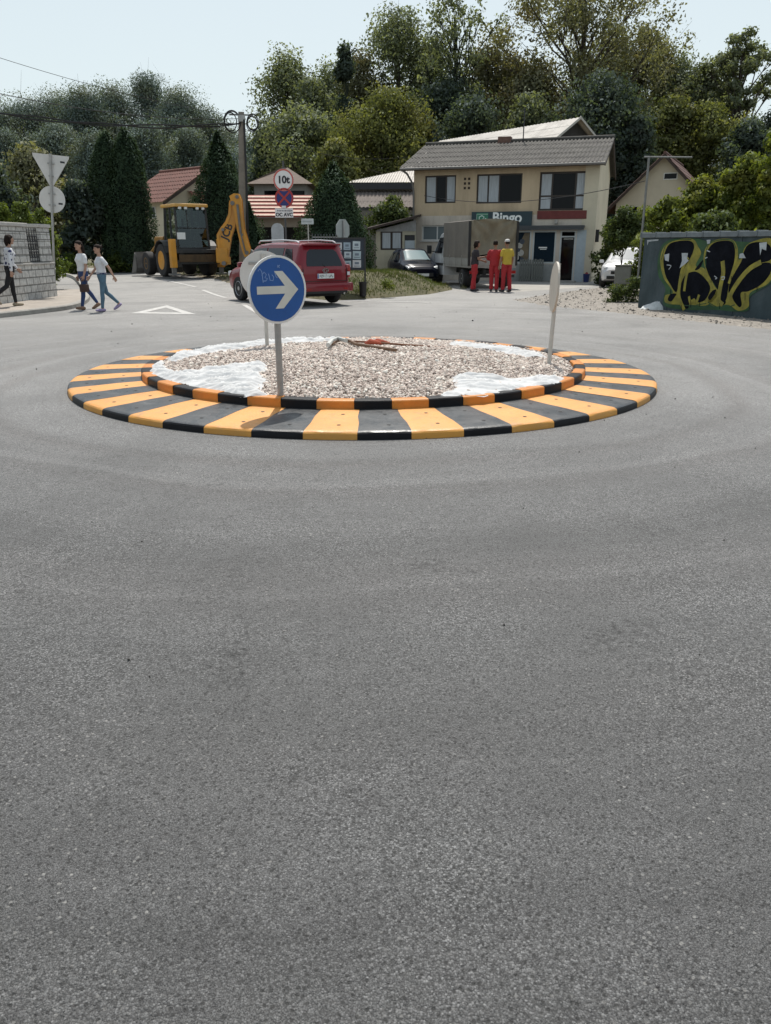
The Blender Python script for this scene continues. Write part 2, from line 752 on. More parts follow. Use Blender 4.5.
    t.links.new(b.outputs[0], b2.inputs['Normal'])
    t.links.new(b2.outputs[0], p.inputs['Normal'])
    t.links.new(p.outputs[0], out.inputs[0])
    return m


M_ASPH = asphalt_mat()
M_EARTH = mat('earth', (0.13, 0.115, 0.07), 0.95, var=0.4, scale=0.8, bump=0.6, bscale=8, dirt=(0.06, 0.08, 0.03), dirt_amt=0.9)
M_GRAVLOT = mat('gravel_lot', (0.265, 0.24, 0.21), 0.95, var=0.4, scale=7, bump=1.0, bscale=22, dirt=(0.17, 0.15, 0.13), dirt_amt=0.75)
M_CONC = mat('pale_concrete', (0.36, 0.345, 0.315), 0.9, var=0.12, scale=1.2, bump=0.2, bscale=40, dirt=(0.24, 0.225, 0.2), dirt_amt=0.7)
M_PAVE = mat('paving', (0.34, 0.30, 0.26), 0.9, var=0.15, scale=3, bump=0.3, bscale=50, dirt=(0.2, 0.18, 0.155), dirt_amt=0.6)
M_KERB = mat('kerb_stone', (0.30, 0.285, 0.26), 0.9, var=0.2, scale=6, bump=0.3, bscale=60)
M_WHITE_LINE = mat('road_paint', (0.50, 0.49, 0.47), 0.75, var=0.15, scale=9, dirt=(0.24, 0.23, 0.22), dirt_amt=1.0)

# ground: one sheet to the horizon
xs = np.concatenate([np.linspace(-900, -80, 12), np.linspace(-70, 70, 57), np.linspace(80, 900, 12)])
ys = np.concatenate([np.linspace(-300, -20, 6), np.linspace(-15, 165, 91), np.linspace(180, 1500, 14)])
gx, gy = np.meshgrid(xs, ys)
x_, y_ = gx.ravel(), gy.ravel()
z_ = gz(x_, y_) - 0.06
nxx = len(xs)
j_, i_ = np.divmod(np.arange((nxx - 1) * (len(ys) - 1)), nxx - 1)
Fg = np.stack([j_ * nxx + i_, j_ * nxx + i_ + 1, (j_ + 1) * nxx + i_ + 1, (j_ + 1) * nxx + i_], 1)
struct(np_obj('ground', np.column_stack([x_, y_, z_]), Fg, M_EARTH, smooth=True))

# road
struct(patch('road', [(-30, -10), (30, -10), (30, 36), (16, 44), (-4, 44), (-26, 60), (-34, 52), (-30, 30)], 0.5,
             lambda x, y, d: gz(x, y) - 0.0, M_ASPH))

# forecourt of the shop
fore = arr([(436, 279), (455, 291), (500, 293), (560, 290), (625, 284)]) + [(13.5, 42.0), (3.0, 45.5), (1.0, 44)]
struct(patch('shop_forecourt', fore, 0.3, lambda x, y, d: gz(x, y) + np.where(d < 0.25, -0.02, 0.008), M_CONC, jitter=0.3))

# stony strip on the right
lot = arr([(505, 300), (545, 294), (600, 287), (640, 282)]) + [(16, 40), (26, 34), (26, 12)] + arr([(771, 331), (690, 322), (600, 312), (540, 306)])


def lot_z(x, y, d):
    return gz(x, y) + np.where(d < 0.2, -0.03, 0.014) + np.clip(d - 0.2, 0, 1) * 0.015 * (1 + vnoise(x, y, 1.3, 4.0)) + 0.012 * vnoise(x, y, 5, 1.0)


struct(patch('gravel_lot', lot, 0.16, lot_z, M_GRAVLOT, jitter=0.5))

# left pavement with a kerb
pv_px = [(-40, 322), (0, 318), (40, 313.5), (70, 309.5), (84, 305), (90, 299), (86, 292), (74, 284.5), (58, 280.5)]
pv = arr(pv_px)
# smooth the edge
pvs = []
for i in range(len(pv) - 1):
    p0 = Vector(pv[max(i - 1, 0)]); p1 = Vector(pv[i]); p2 = Vector(pv[i + 1]); p3 = Vector(pv[min(i + 2, len(pv) - 1)])
    for k in range(6):
        u = k / 6
        pvs.append(0.5 * ((2 * p1) + (p2 - p0) * u + (2 * p0 - 5 * p1 + 4 * p2 - p3) * u * u + (3 * p1 - p0 - 3 * p2 + p3) * u ** 3))
pvs.append(Vector(pv[-1]))
inner = []
for i, p in enumerate(pvs):
    tdir = (pvs[min(i + 1, len(pvs) - 1)] - pvs[max(i - 1, 0)]).normalized()
    inner.append(p + Vector((-tdir.y, tdir.x)) * 0.16)
kb = MB()
vs, fs = [], []
for a, b in zip(pvs, inner):
    z0 = gz1(a.x, a.y)
    vs += [(a.x, a.y, z0 - 0.05), (a.x, a.y, z0 + 0.10), (a.x + (b.x - a.x) * .15, a.y + (b.y - a.y) * .15, z0 + 0.125), (b.x, b.y, z0 + 0.125), (b.x, b.y, z0 - 0.05)]
for i in range(len(pvs) - 1):
    for k in range(4):
        fs.append((i * 5 + k, i * 5 + k + 1, (i + 1) * 5 + k + 1, (i + 1) * 5 + k))
kb.add(vs, fs)
struct(kb.build('kerb', M_KERB, smooth=True))
pavement_poly = [(p.x, p.y) for p in inner] + [(-14.5, 34), (-24, 34), (-24, 16)]
pm = MB()
n_ = len(pavement_poly)
pm.add([(x, y, 0.118) for x, y in pavement_poly], [tuple(range(n_))])
struct(pm.build('pavement', M_PAVE))


# painted lines
def painted(name, poly, label):
    lo = np.array(poly).min(0)
    m_ = MB()
    n = len(poly)
    m_.add([(x, y, gz1(x, y) + 0.006) for x, y in poly], [tuple(range(n))])
    o = m_.build(name, M_WHITE_LINE)
    return struct(o)


A, B, D_ = [Vector(p) for p in arr([(131, 313.5), (167, 305.5), (196, 314.5)])]
cen = (A + B + D_) / 3
inn = [cen + (p - cen) * 0.55 for p in (A, B, D_)]
mk = MB()
vv = [(p.x, p.y, gz1(p.x, p.y) + 0.006) for p in (A, B, D_)] + [(p.x, p.y, gz1(p.x, p.y) + 0.006) for p in inn]
mk.add(vv, [(0, 1, 4, 3), (1, 2, 5, 4), (2, 0, 3, 5)])
struct(mk.build('yield_triangle_marking', M_WHITE_LINE))


def stripe(p0, p1, wd, name='lane_line'):
    a, b = [Vector(p) for p in arr([p0, p1])]
    d = (b - a)
    n = max(2, int(d.length / 0.4))
    s = Vector((-d.y, d.x)).normalized() * wd / 2
    vs, fs = [], []
    for i in range(n + 1):
        c = a + d * i / n
        for q in (c - s, c + s):
            vs.append((q.x, q.y, gz1(q.x, q.y) + 0.008))
    for i in range(n):
        fs.append((2 * i, 2 * i + 1, 2 * i + 3, 2 * i + 2))
    m_ = MB()
    m_.add(vs, fs)
    struct(m_.build(name, M_WHITE_LINE))


stripe((163, 287.5), (196, 291.5), 0.13)
stripe((203, 293), (226, 298), 0.13)
stripe((244, 305), (262, 315.5), 0.14)
stripe((352, 301), (432, 303), 0.14)

# grassy banks
M_GRASSG = mat('verge_soil', (0.08, 0.075, 0.033), 0.95, var=0.35, scale=2.2, bump=0.8, bscale=14, dirt=(0.17, 0.135, 0.08), dirt_amt=0.8)
mound = arr([(330, 301), (352, 300), (395, 297.5), (432, 294.5), (455, 290), (459, 284)]) + [(3.4, 30.5), (2.2, 33.5), (-2, 34.5), (-5.0, 33.5), (-4.5, 28.5)]


def mound_z(x, y, d):
    return -0.05 + 0.62 * smooth01(0.0, 2.4, d) + 0.14 * smooth01(0, .35, d) + 0.05 * vnoise(x, y, 1.7, 2.2) * smooth01(0, .5, d)


struct(patch('grass_bank', mound, 0.16, mound_z, M_GRASSG, jitter=0.3))
vleft = arr([(96, 273.5), (150, 278.5), (205, 285), (240, 292), (262, 297)]) + [(-4.2, 29), (-5.5, 34), (-6, 44), (-20, 60), (-26, 58)]


def vl_z(x, y, d):
    return gz(x, y) - 0.04 + 0.12 * smooth01(0, 0.5, d) + 0.03 * vnoise(x, y, 1.2, 7)


struct(patch('roadside_verge', vleft, 0.3, vl_z, mat('verge_dirt', (0.16, 0.13, 0.085), 0.95, var=0.35, scale=1.4, bump=0.8, bscale=10, dirt=(0.07, 0.085, 0.03), dirt_amt=0.9), jitter=0.4))


def blades(n, poly, zf, hmin, hmax, wd, seed):
    r = np.random.RandomState(seed)
    poly = np.asarray(poly, float)
    lo, hi = poly.min(0), poly.max(0)
    P = r.uniform(lo, hi, (n * 3, 2))
    P = P[in_poly(P, poly)][:n]
    d = poly_dist(P, poly)
    keep = (d > 0.12 + 0.3 * r.rand(len(P))) & (vnoise(P[:, 0], P[:, 1], 0.9, 5.5) + r.uniform(-.5, .5, len(P)) > -0.25)
    P = P[keep]
    d = d[keep]
    z = zf(P[:, 0], P[:, 1], d)
    a = r.uniform(0, 2 * PI, len(P))
    h = r.uniform(hmin, hmax, len(P)) * (0.6 + 0.8 * np.clip(vnoise(P[:, 0], P[:, 1], 1.4, 1.5) + .5, 0, 1))
    lx, ly = r.normal(0, .45, len(P)) * h, r.normal(0, .45, len(P)) * h
    ww = wd * r.uniform(.6, 1.4, len(P))
    b0 = np.column_stack([P[:, 0] - np.cos(a) * ww, P[:, 1] - np.sin(a) * ww, z - .01])
    b1 = np.column_stack([P[:, 0] + np.cos(a) * ww, P[:, 1] + np.sin(a) * ww, z - .01])
    tp = np.column_stack([P[:, 0] + lx, P[:, 1] + ly, z + h])
    V = np.stack([b0, b1, tp], 1).reshape(-1, 3)
    F = np.arange(len(P) * 3).reshape(-1, 3)
    return V, F


M_GRASS = leafmat('grass_blades', (0.045, 0.060, 0.018), (0.14, 0.145, 0.048), 1.3, 0.3, hue2=(0.11, 0.165, 0.045))
V, F = blades(22000, mound, mound_z, .03, .11, .012, 3)
o = np_obj('grass', V, F, M_GRASS)
tag(o, 'short half dry grass covering the roadside bank by the red car', 'grass', kind='stuff')
V, F = blades(9000, vleft, vl_z, .06, .22, .016, 4)
o = np_obj('grass', V, F, M_GRASS)
tag(o, 'patchy dry grass on the verge under the digger', 'grass', kind='stuff')

# loose stones over the gravel lot
def pebble_bases(seed, n=8, sub=1):
    r = np.random.RandomState(seed)
    bs = []
    bm = bmesh.new()
    bmesh.ops.create_icosphere(bm, subdivisions=sub, radius=1)
    V0 = np.array([v.co[:] for v in bm.verts])
    F0 = np.array([[v.index for v in f.verts] for f in bm.faces])
    bm.free()
    for _ in range(n):
        V = V0 * (1 + r.uniform(-.22, .22, (len(V0), 1)))
        V = V * np.array([1, r.uniform(.6, .95), r.uniform(.45, .8)])
        bs.append(V)
    return bs, F0


def pebbles(P, size, seed, sub=1):
    r = np.random.RandomState(seed)
    bs, F0 = pebble_bases(seed, sub=sub)
    Vs, Fs = [], []
    nb = 0
    for i in range(len(P)):
        q = r.normal(0, 1, 4)
        q /= np.linalg.norm(q)
        a, b, c, d = q
        Mx = np.array([[1 - 2 * (c * c + d * d), 2 * (b * c - d * a), 2 * (b * d + c * a)],
                       [2 * (b * c + d * a), 1 - 2 * (b * b + d * d), 2 * (c * d - b * a)],
                       [2 * (b * d - c * a), 2 * (c * d + b * a), 1 - 2 * (b * b + c * c)]])
        v = (bs[i % len(bs)] * size[i]) @ Mx.T + P[i]
        Vs.append(v)
        Fs.append(F0 + nb)
        nb += len(v)
    return np.concatenate(Vs), np.concatenate(Fs)


def pebble_mat(name, stops):
    m = bpy.data.materials.new(name)
    t, out = nodes_of(m)
    p = N(t, 'BsdfPrincipled')
    p.inputs['Roughness'].default_value = 0.85
    p.inputs['Specular IOR Level'].default_value = 0.25
    g = N(t, 'NewGeometry')
    r1 = ramp(t, stops)
    t.links.new(g.outputs['Random Per Island'], r1.inputs[0])
    tc = N(t, 'TexCoord')
    nz = N(t, 'TexNoise')
    nz.inputs['Scale'].default_value = 60
    nz.inputs['Detail'].default_value = 4
    t.links.new(tc.outputs['Object'], nz.inputs['Vector'])
    r2 = ramp(t, [(0.3, 0.78), (0.7, 1.15)])
    t.links.new(nz.outputs[0], r2.inputs[0])
    c = mixc(t, r1.outputs[0], r2.outputs[0], 1.0, 'MULTIPLY')
    t.links.new(c, p.inputs['Base Color'])
    t.links.new(p.outputs[0], out.inputs[0])
    return m


M_PEB = pebble_mat('pebbles', [(0.0, (0.34, 0.275, 0.24)), (0.25, (0.52, 0.435, 0.385)), (0.5, (0.67, 0.58, 0.515)), (0.75, (0.60, 0.525, 0.47)), (0.9, (0.75, 0.69, 0.61)), (1.0, (0.79, 0.76, 0.70))])
M_PEB2 = pebble_mat('lot_stones', [(0.0, (0.14, 0.125, 0.11)), (0.5, (0.25, 0.225, 0.195)), (1.0, (0.40, 0.375, 0.34))])
r = np.random.RandomState(8)
lp = np.asarray(lot, float)
P = r.uniform(lp.min(0), lp.max(0), (26000, 2))
P = P[in_poly(P, lp) & (P[:, 0] < 14)]
d = poly_dist(P, lp)
P = P[(d > .1)][:5200]
zz = lot_z(P[:, 0], P[:, 1], poly_dist(P, lp))
sz = np.exp(r.normal(math.log(.014), .5, len(P)))
V, F = pebbles(np.column_stack([P, zz + sz * .2]), sz, 5)
tag(np_obj('loose_stones', V, F, M_PEB2), 'loose grey stones scattered over the gravel lot', 'stones', kind='stuff')
# crumbs on the asphalt
P = np.column_stack([r.uniform(-6, 6, 260), r.uniform(1.6, 24, 260)])
sz = np.exp(r.normal(math.log(.006), .45, len(P))) * (0.6 + P[:, 1] * .025)
k = np.linalg.norm(P - np.array(RC[:2]), axis=1) > 3.6
V, F = pebbles(np.column_stack([P, sz * .3 + .002])[k], sz[k], 6)
tag(np_obj('grit', V, F, mat('grit', (0.07, 0.065, 0.06), .9, var=.4)), 'small dark crumbs of grit lying on the asphalt', 'grit', kind='stuff')

# ================================================================== ROUNDABOUT
RO, RI = 3.64, 2.80
M_YEL = mat('yellow_rubber', (0.62, 0.285, 0.045), 0.5, var=0.12, scale=3, bump=0.15, bscale=90, dirt=(0.46, 0.27, 0.10), dirt_amt=0.55)
M_YTOP = mat('sheen_yellow_rubber', (0.66, 0.345, 0.095), 0.5, var=0.1, scale=3, bump=0.15, bscale=90, dirt=(0.34, 0.215, 0.11), dirt_amt=0.75)  # for the tops: paler than the lip, sheen put into the colour
M_BLK = mat('sheen_black_rubber', (0.036, 0.041, 0.047), 0.36, var=0.4, scale=4.5, bump=0.3, bscale=60, dirt=(0.15, 0.155, 0.16), dirt_amt=0.8)  # greyer than the black lip, its sheen painted in


def scuffed(name, base, top, smudge, pale, rough):
    m = bpy.data.materials.new(name)
    t, out = nodes_of(m)
    p = N(t, 'BsdfPrincipled')
    tc = N(t, 'TexCoord')
    O = tc.outputs['Object']

    def nz(sc_, det, rg, dist=0.0):
        n = N(t, 'TexNoise')
        n.inputs['Scale'].default_value = sc_
        n.inputs['Detail'].default_value = det
        n.inputs['Roughness'].default_value = rg
        n.inputs['Distortion'].default_value = dist
        t.links.new(O, n.inputs['Vector'])
        return n.outputs[0]

    def rp(sock, stops):
        q = ramp(t, stops)
        t.links.new(sock, q.inputs[0])
        return q.outputs[0]
    c = rp(nz(2.2, 6, .6), [(.3, base), (.7, top)])
    c = mixc(t, c, smudge, rp(nz(3.3, 9, .78, 1.5), [(.52, 0.0), (.72, .85)]))
    c = mixc(t, c, pale, rp(nz(17, 8, .8, .8), [(.60, 0.0), (.72, .7)]))
    c = mixc(t, c, smudge, rp(nz(70, 3, .6), [(.64, 0.0), (.72, .6)]))
    t.links.new(c, p.inputs['Base Color'])
    t.links.new(rp(nz(5, 6, .7), [(.3, rough - .14), (.7, rough + .22)]), p.inputs['Roughness'])
    b = N(t, 'Bump')
    b.inputs['Strength'].default_value = .25
    b.inputs['Distance'].default_value = .012
    t.links.new(nz(40, 6, .7), b.inputs['Height'])
    t.links.new(b.outputs[0], p.inputs['Normal'])
    t.links.new(p.outputs[0], out.inputs[0])
    return m


M_YTOP = scuffed('scuffed_yellow_rubber', (.61, .268, .055), (.69, .315, .08), (.30, .20, .105), (.72, .46, .20), .5)  # paler than the lip to imitate sheen; the scuffs are wear
M_BLK = scuffed('scuffed_black_rubber', (.018, .021, .025), (.036, .041, .046), (.10, .102, .105), (.17, .165, .155), .38)  # sheen on the tops painted as a greyer black; smudges are wear
M_BLK2 = mat('black_kerb_rubber', (0.007, 0.007, 0.009), 0.5, spec=.2, var=0.3, scale=6, bump=0.15, bscale=80)
M_ORG = mat('orange_kerb_rubber', (0.56, 0.20, 0.022), 0.45, var=0.12, scale=5, bump=0.12, bscale=80, dirt=(0.35, 0.15, 0.04), dirt_amt=0.5)
M_HOLE = mat('bolt_recess', (0.02, 0.02, 0.02), 0.8)
isl = thing('roundabout_island', 'round raised rubber island with yellow and black stripes in the middle of the junction', 'roundabout', (RC.x, RC.y, 0))
NS = 48
prof = [(RO, 0.0), (RO, 0.006), (RO - .004, .048), (RO - .014, .062), (RO - .034, .071), (RO - .06, .075), (RO - .3, .085), (RO - .55, .094), (RI + .0, .103)]
ap = MB()
sub = 6
for s_ in range(NS):
    vs, fs = [], []
    a0 = 2 * PI * (s_ - .95) / NS
    da = 2 * PI / NS
    hgt = rng.uniform(-.003, .003)
    for i, (rr, zz) in enumerate(prof):
        q = (RO - rr) / (RO - RI)
        off = 0.003 * math.sin(2 * PI * q)
        for k in range(sub + 1):
            an = a0 + da * (k / sub) + off
            e = 0.003 if k in (0, sub) and i > 2 else 0
            vs.append((rr * math.cos(an), rr * math.sin(an), zz + (hgt if i > 1 else 0) - e))
    w_ = sub + 1
    for i in range(len(prof) - 1):
        for k in range(sub):
            fs.append((i * w_ + k, i * w_ + k + 1, (i + 1) * w_ + k + 1, (i + 1) * w_ + k))
    ap.add(vs, fs, s_ % 2)
    for q_ in range(len(fs)):
        if q_ // sub >= 3:
            ap.m[-len(fs) + q_] = 3 + s_ % 2
    for rr in (RO - .22, RO - .62):
        an = a0 + da * (.5 + (.12 if rr > 3 else -.1))
        zt = np.interp(-rr, [-p[0] for p in prof], [p[1] for p in prof]) + hgt
        cxy = Vector((rr * math.cos(an), rr * math.sin(an), zt + .0015))
        ap.add([cxy + Vector((.019 * math.cos(b), .019 * math.sin(b), 0)) for b in np.linspace(0, 2 * PI, 11)[:-1]], [tuple(range(10))], 2)
ap.build('apron', [M_YEL, M_BLK2, M_HOLE, M_YTOP, M_BLK], isl, smooth=True, ang=30)
kr = MB()
prof2 = [(RI + .003, .09), (RI, .178), (RI - .009, .188), (RI - .022, .192), (RI - .12, .192), (RI - .135, .182), (RI - .14, .05)]
for s_ in range(NS):
    vs, fs = [], []
    a0 = 2 * PI * (s_ - 1.09) / NS
    da = 2 * PI / NS
    jz, jr = rng.uniform(-.004, .004), rng.uniform(-.004, .004)
    for i, (rr, zz) in enumerate(prof2):
        for k in range(5):
            an = a0 + da * (k / 4 * .994 + .003)
            vs.append(((rr + jr) * math.cos(an), (rr + jr) * math.sin(an), zz + jz))
    for i in range(len(prof2) - 1):
        for k in range(4):
            fs.append((i * 5 + k, i * 5 + k + 1, (i + 1) * 5 + k + 1, (i + 1) * 5 + k))
    fs.append(tuple(i * 5 for i in range(len(prof2))))
    fs.append(tuple(i * 5 + 4 for i in reversed(range(len(prof2)))))
    kr.add(vs, fs, s_ % 2)
kr.build('kerb_ring', [M_ORG, M_BLK2], isl, smooth=True, ang=30)


def gm(x, y):
    x = np.asarray(x); y = np.asarray(y)
    rr = np.hypot(x - RC.x, y - RC.y)
    return 0.172 + 0.10 * np.clip(1 - (rr / 2.6) ** 2, 0, 1) + 0.02 * vnoise(x, y, 1.6, 3.3)


bed_r = np.linspace(0.001, RI - .13, 24)
bed_a = np.linspace(0, 2 * PI, 73)[:-1]
V = np.array([(RC.x + a * math.cos(b), RC.y + a * math.sin(b)) for a in bed_r for b in bed_a])
Vz = gm(V[:, 0], V[:, 1]) - .02
F = np.array([(i * 72 + k, i * 72 + (k + 1) % 72, (i + 1) * 72 + (k + 1) % 72, (i + 1) * 72 + k) for i in range(23) for k in range(72)])
r = np.random.RandomState(4)
npb = 42000
rad = (RI - .16) * np.sqrt(r.rand(npb))
an = r.rand(npb) * 2 * PI
P = np.column_stack([RC.x + rad * np.cos(an), RC.y + rad * np.sin(an)])
sz = np.clip(np.exp(r.normal(math.log(.0155), .38, npb)), .008, .036)
zz = gm(P[:, 0], P[:, 1]) - .012 + r.rand(npb) * .020
Vp, Fp = pebbles(np.column_stack([P, zz]), sz, 9)
bedo = np_obj('gravel_bed', np.column_stack([V, Vz]), F, mat('gravel_fines', (0.2, 0.175, 0.155), .95, var=.3, scale=40, bump=.8, bscale=60))
struct(bedo)
go = np_obj('gravel', Vp, Fp, M_PEB)
tag(go, 'pinkish grey crushed gravel filling the roundabout island', 'gravel', kind='stuff')

# membrane sheets
M_SHEET = bpy.data.materials.new('white_membrane')
t, out = nodes_of(M_SHEET)
p = N(t, 'BsdfPrincipled')
p.inputs['Base Color'].default_value = (0.74, 0.76, 0.78, 1)
p.inputs['Roughness'].default_value = 0.75
p.inputs['Specular IOR Level'].default_value = 0.2
tr = N(t, 'BsdfTranslucent')
tr.inputs[0].default_value = (0.75, 0.78, 0.8, 1)
mx = N(t, 'MixShader')
mx.inputs[0].default_value = 0.22
tc = N(t, 'TexCoord')
nz = N(t, 'TexNoise')
nz.inputs['Scale'].default_value = 14
nz.inputs['Detail'].default_value = 5
t.links.new(tc.outputs['Object'], nz.inputs['Vector'])
bb = N(t, 'Bump')
bb.inputs['Strength'].default_value = .2
bb.inputs['Distance'].default_value = .02
t.links.new(nz.outputs[0], bb.inputs['Height'])
t.links.new(bb.outputs[0], p.inputs['Normal'])
rr_ = ramp(t, [(0.3, (0.56, 0.565, 0.57)), (0.55, (0.70, 0.71, 0.715))])
t.links.new(nz.outputs[0], rr_.inputs[0])
t.links.new(rr_.outputs[0], p.inputs['Base Color'])
t.links.new(p.outputs[0], mx.inputs[1])
t.links.new(tr.outputs[0], mx.inputs[2])
t.links.new(mx.outputs[0], out.inputs[0])


def sheet(pxpoly, label, seed, dirx, lift=.03, z=.2, wr=.045):
    poly = arr(pxpoly, z)
    ca, sa = math.cos(dirx), math.sin(dirx)

    def zf(x, y, d):
        u = (x * ca + y * sa)
        v = (-x * sa + y * ca)
        wv = np.array([mnoise.noise(Vector((a * 2.2 + seed, b * 9 + seed * 2, seed))) for a, b in zip(u, v)])
        w2 = np.array([mnoise.noise(Vector((a * 3.5 + b * 1.5 + seed, b * 7 - seed, seed))) for a, b in zip(u, v)])
        rid = 1 - np.abs(wv) * 2
        w2 = np.clip(1 - np.abs(w2) * 2.4, 0, 1) ** 2 - .3
        return gm(x, y) + lift * smooth01(-.02, .1, d) + wr * np.clip(rid, 0, 1) ** 3 * smooth01(-.02, .1, d) + .011 * w2 + .006
    o = patch('membrane_sheet', poly, .02, zf, M_SHEET, jitter=.05)
    return tag(o, label, 'plastic sheet')


sheet([(147, 371), (152, 362), (163, 358.5), (166, 367), (180, 374), (205, 371.5), (232, 369), (266, 367), (268, 373), (258, 377), (268, 383), (258, 388), (272, 395.5), (250, 396), (226, 392), (200, 387), (172, 380.5), (158, 376)],
      'crumpled white membrane spread over the gravel left of the blue sign', 2.3, .3, lift=.02, wr=.05)
sheet([(166, 359), (178, 351), (205, 348), (240, 345), (262, 341.5), (300, 339.5), (345, 339), (342, 343), (300, 344.5), (262, 347.5), (225, 352), (196, 357), (176, 361)],
      'long strip of crumpled white membrane along the far left rim of the gravel', 5.1, .5, lift=.02, wr=.05)
sheet([(452, 379), (470, 377), (510, 378.5), (545, 376), (566, 377.5), (560, 382), (520, 388.5), (485, 393.5), (446, 396.5), (430, 396), (455, 389)],
      'folded white membrane on the gravel at the front right of the island', 8.4, -.1, lift=.02, wr=.04)
sheet([(446, 345), (470, 345.5), (500, 347.5), (535, 352.5), (548, 357), (530, 358), (500, 354), (470, 350.5), (452, 349)],
      'narrow crumpled white membrane along the far right rim of the gravel', 12.2, -.4, lift=.02, wr=.04)

# things lying on the gravel at the back
hz = thing('hose', 'brown and white drain hose lying across the back of the gravel', 'hose')
hp = [atz(a, b, .305) for a, b in [(332, 344), (336, 341), (343, 339.5), (350, 341), (356, 344), (372, 346.5), (396, 350)]]
MB().tube(hp, .022, 8).build('pipe', mat('brown_hose', (0.16, .09, .05), .6), hz, smooth=True)
hq = [atz(a, b, .335) for a, b in [(328, 345), (332, 340.5), (338, 338.5), (346, 340.5)]]
MB().tube(hq, .03, 8).build('white_end', mat('pale_hose', (0.55, .55, .52), .5), hz, smooth=True)
MB().tube([atz(352, 341.5, .315), atz(372, 342, .305), atz(400, 344.5, .285), atz(450, 348, .25)], .014, 8).build('rod', mat('rust_rod', (0.19, .08, .04), .8), None, smooth=True)
tag(bpy.data.objects['rod'], 'thin rusty rod lying along the back edge of the gravel', 'rod')
rb = MB()
for k, (a, b, sx_) in enumerate([(374, 342.5, .13), (381, 342, .12)]):
    c = atz(a, b, .305)
    rb.tube([c + Vector((-sx_, .02 * k, -.02)), c + Vector((-.05, 0, .012)), c + Vector((.02, .01, .004)), c + Vector((sx_, .03, -.02))], [.02, .042, .03, .018], 9)
o = rb.build('red_bag', mat('red_cloth', (0.40, .085, .045), .8, var=.25, scale=9), None, smooth=True)
tag(o, 'crumpled red bag lying at the back of the gravel', 'bag')
# ================================================================== SIGNS
M_GALV = mat('galvanised', (0.36, 0.36, 0.35), 0.5, metal=0.25, var=0.15, scale=8, dirt=(.25, .22, .18), dirt_amt=.4)
M_GALVD = mat('dull_steel', (.20, .20, .19), .6, var=.2, scale=6)
M_GALV2 = mat('pale_post', (0.5, 0.48, 0.44), 0.6, var=0.12, scale=6)
M_SBACK = mat('sign_back', (0.60, 0.59, 0.57), 0.55, metal=0.0, var=0.07, scale=3, dirt=(.45, .43, .4), dirt_amt=.5)
M_SBACK2 = mat('sign_back_worn', (0.50, 0.46, 0.40), 0.6, var=0.12, scale=5, dirt=(.3, .25, .2), dirt_amt=.6, stretch=(1, 1, .3))
M_SWHITE = mat('sign_white', (0.78, 0.78, 0.76), 0.45, var=0.05, scale=5)
M_SBLUE = mat('sign_blue', (0.010, 0.088, 0.33), 0.4, var=0.12, scale=3)
M_SRED = mat('sign_red', (0.40, 0.03, 0.025), 0.45, var=0.1)
M_SDARK = mat('sign_dark', (0.02, 0.02, 0.025), 0.5)
M_SCRIB = mat('scribble', (0.22, 0.34, 0.62), 0.5)


def disc(r_, y0, y1, n=40, m_=None):
    return [(r_ * math.cos(2 * PI * k / n), r_ * math.sin(2 * PI * k / n)) for k in range(n)]


def ring2d(mb, ro, ri, y, mi=0, n=48):
    vs = []
    for k in range(n):
        a = 2 * PI * k / n
        vs += [(ro * math.cos(a), y, ro * math.sin(a)), (ri * math.cos(a), y, ri * math.sin(a))]
    fs = [(2 * k, 2 * ((k + 1) % n), 2 * ((k + 1) % n) + 1, 2 * k + 1) for k in range(n)]
    mb.add(vs, fs, mi)


def T(x, y, z):
    return Matrix.Translation((x, y, z))


# --- blue arrow sign (near)
b0 = atz(277, 394, .21)
s = thing('arrow_sign', 'round blue sign with a white arrow pointing right on a steel post in the gravel', 'traffic sign', (b0.x + .05, b0.y, .13), R(37))
MB().tube([(0, .03, 0), (0, .03, 1.36)], .032, 14).build('post', M_GALV, s, smooth=True)
pr_ = .315
pz = 1.075
p_ = MB()
p_.add([(a, -.004, b + pz) for a, b in disc(pr_, 0, 0)] + [(a, .012, b + pz) for a, b in disc(pr_, 0, 0)],
       [tuple(range(40)), tuple(reversed(range(40, 80)))] + [(i, (i + 1) % 40, (i + 1) % 40 + 40, i + 40) for i in range(40)])
p_.build('plate', M_SWHITE, s)
f_ = MB()
f_.add([(a * .93, -.007, b * .93 + pz) for a, b in disc(pr_, 0, 0)], [tuple(range(40))])
f_.build('blue_face', M_SBLUE, s)
ar = MB()
tp = [(-.225, .036), (.075, .036), (-.035, .172), (.055, .172), (.222, 0), (.055, -.172), (-.035, -.172), (.075, -.036), (-.225, -.036)]
ar.add([(x, -.010, z + pz) for x, z in tp], [tuple(range(9))])
ar.build('arrow', mat('sign_arrow', (0.66, 0.66, 0.60), .5, var=.1), s)
sc_ = MB()


def stroke2d(mb, pts, wd, y, mi=0, oz=0.0):
    pts = [Vector((a, b)) for a, b in pts]
    vs, fs = [], []
    for i, q in enumerate(pts):
        t_ = (pts[min(i + 1, len(pts) - 1)] - pts[max(i - 1, 0)]).normalized()
        nn = Vector((-t_.y, t_.x)) * (wd if isinstance(wd, (int, float)) else wd[i]) / 2
        vs += [(q.x + nn.x, y, q.y + nn.y + oz), (q.x - nn.x, y, q.y - nn.y + oz)]
    for i in range(len(pts) - 1):
        fs.append((2 * i, 2 * i + 1, 2 * i + 3, 2 * i + 2))
    mb.add(vs, fs, mi)


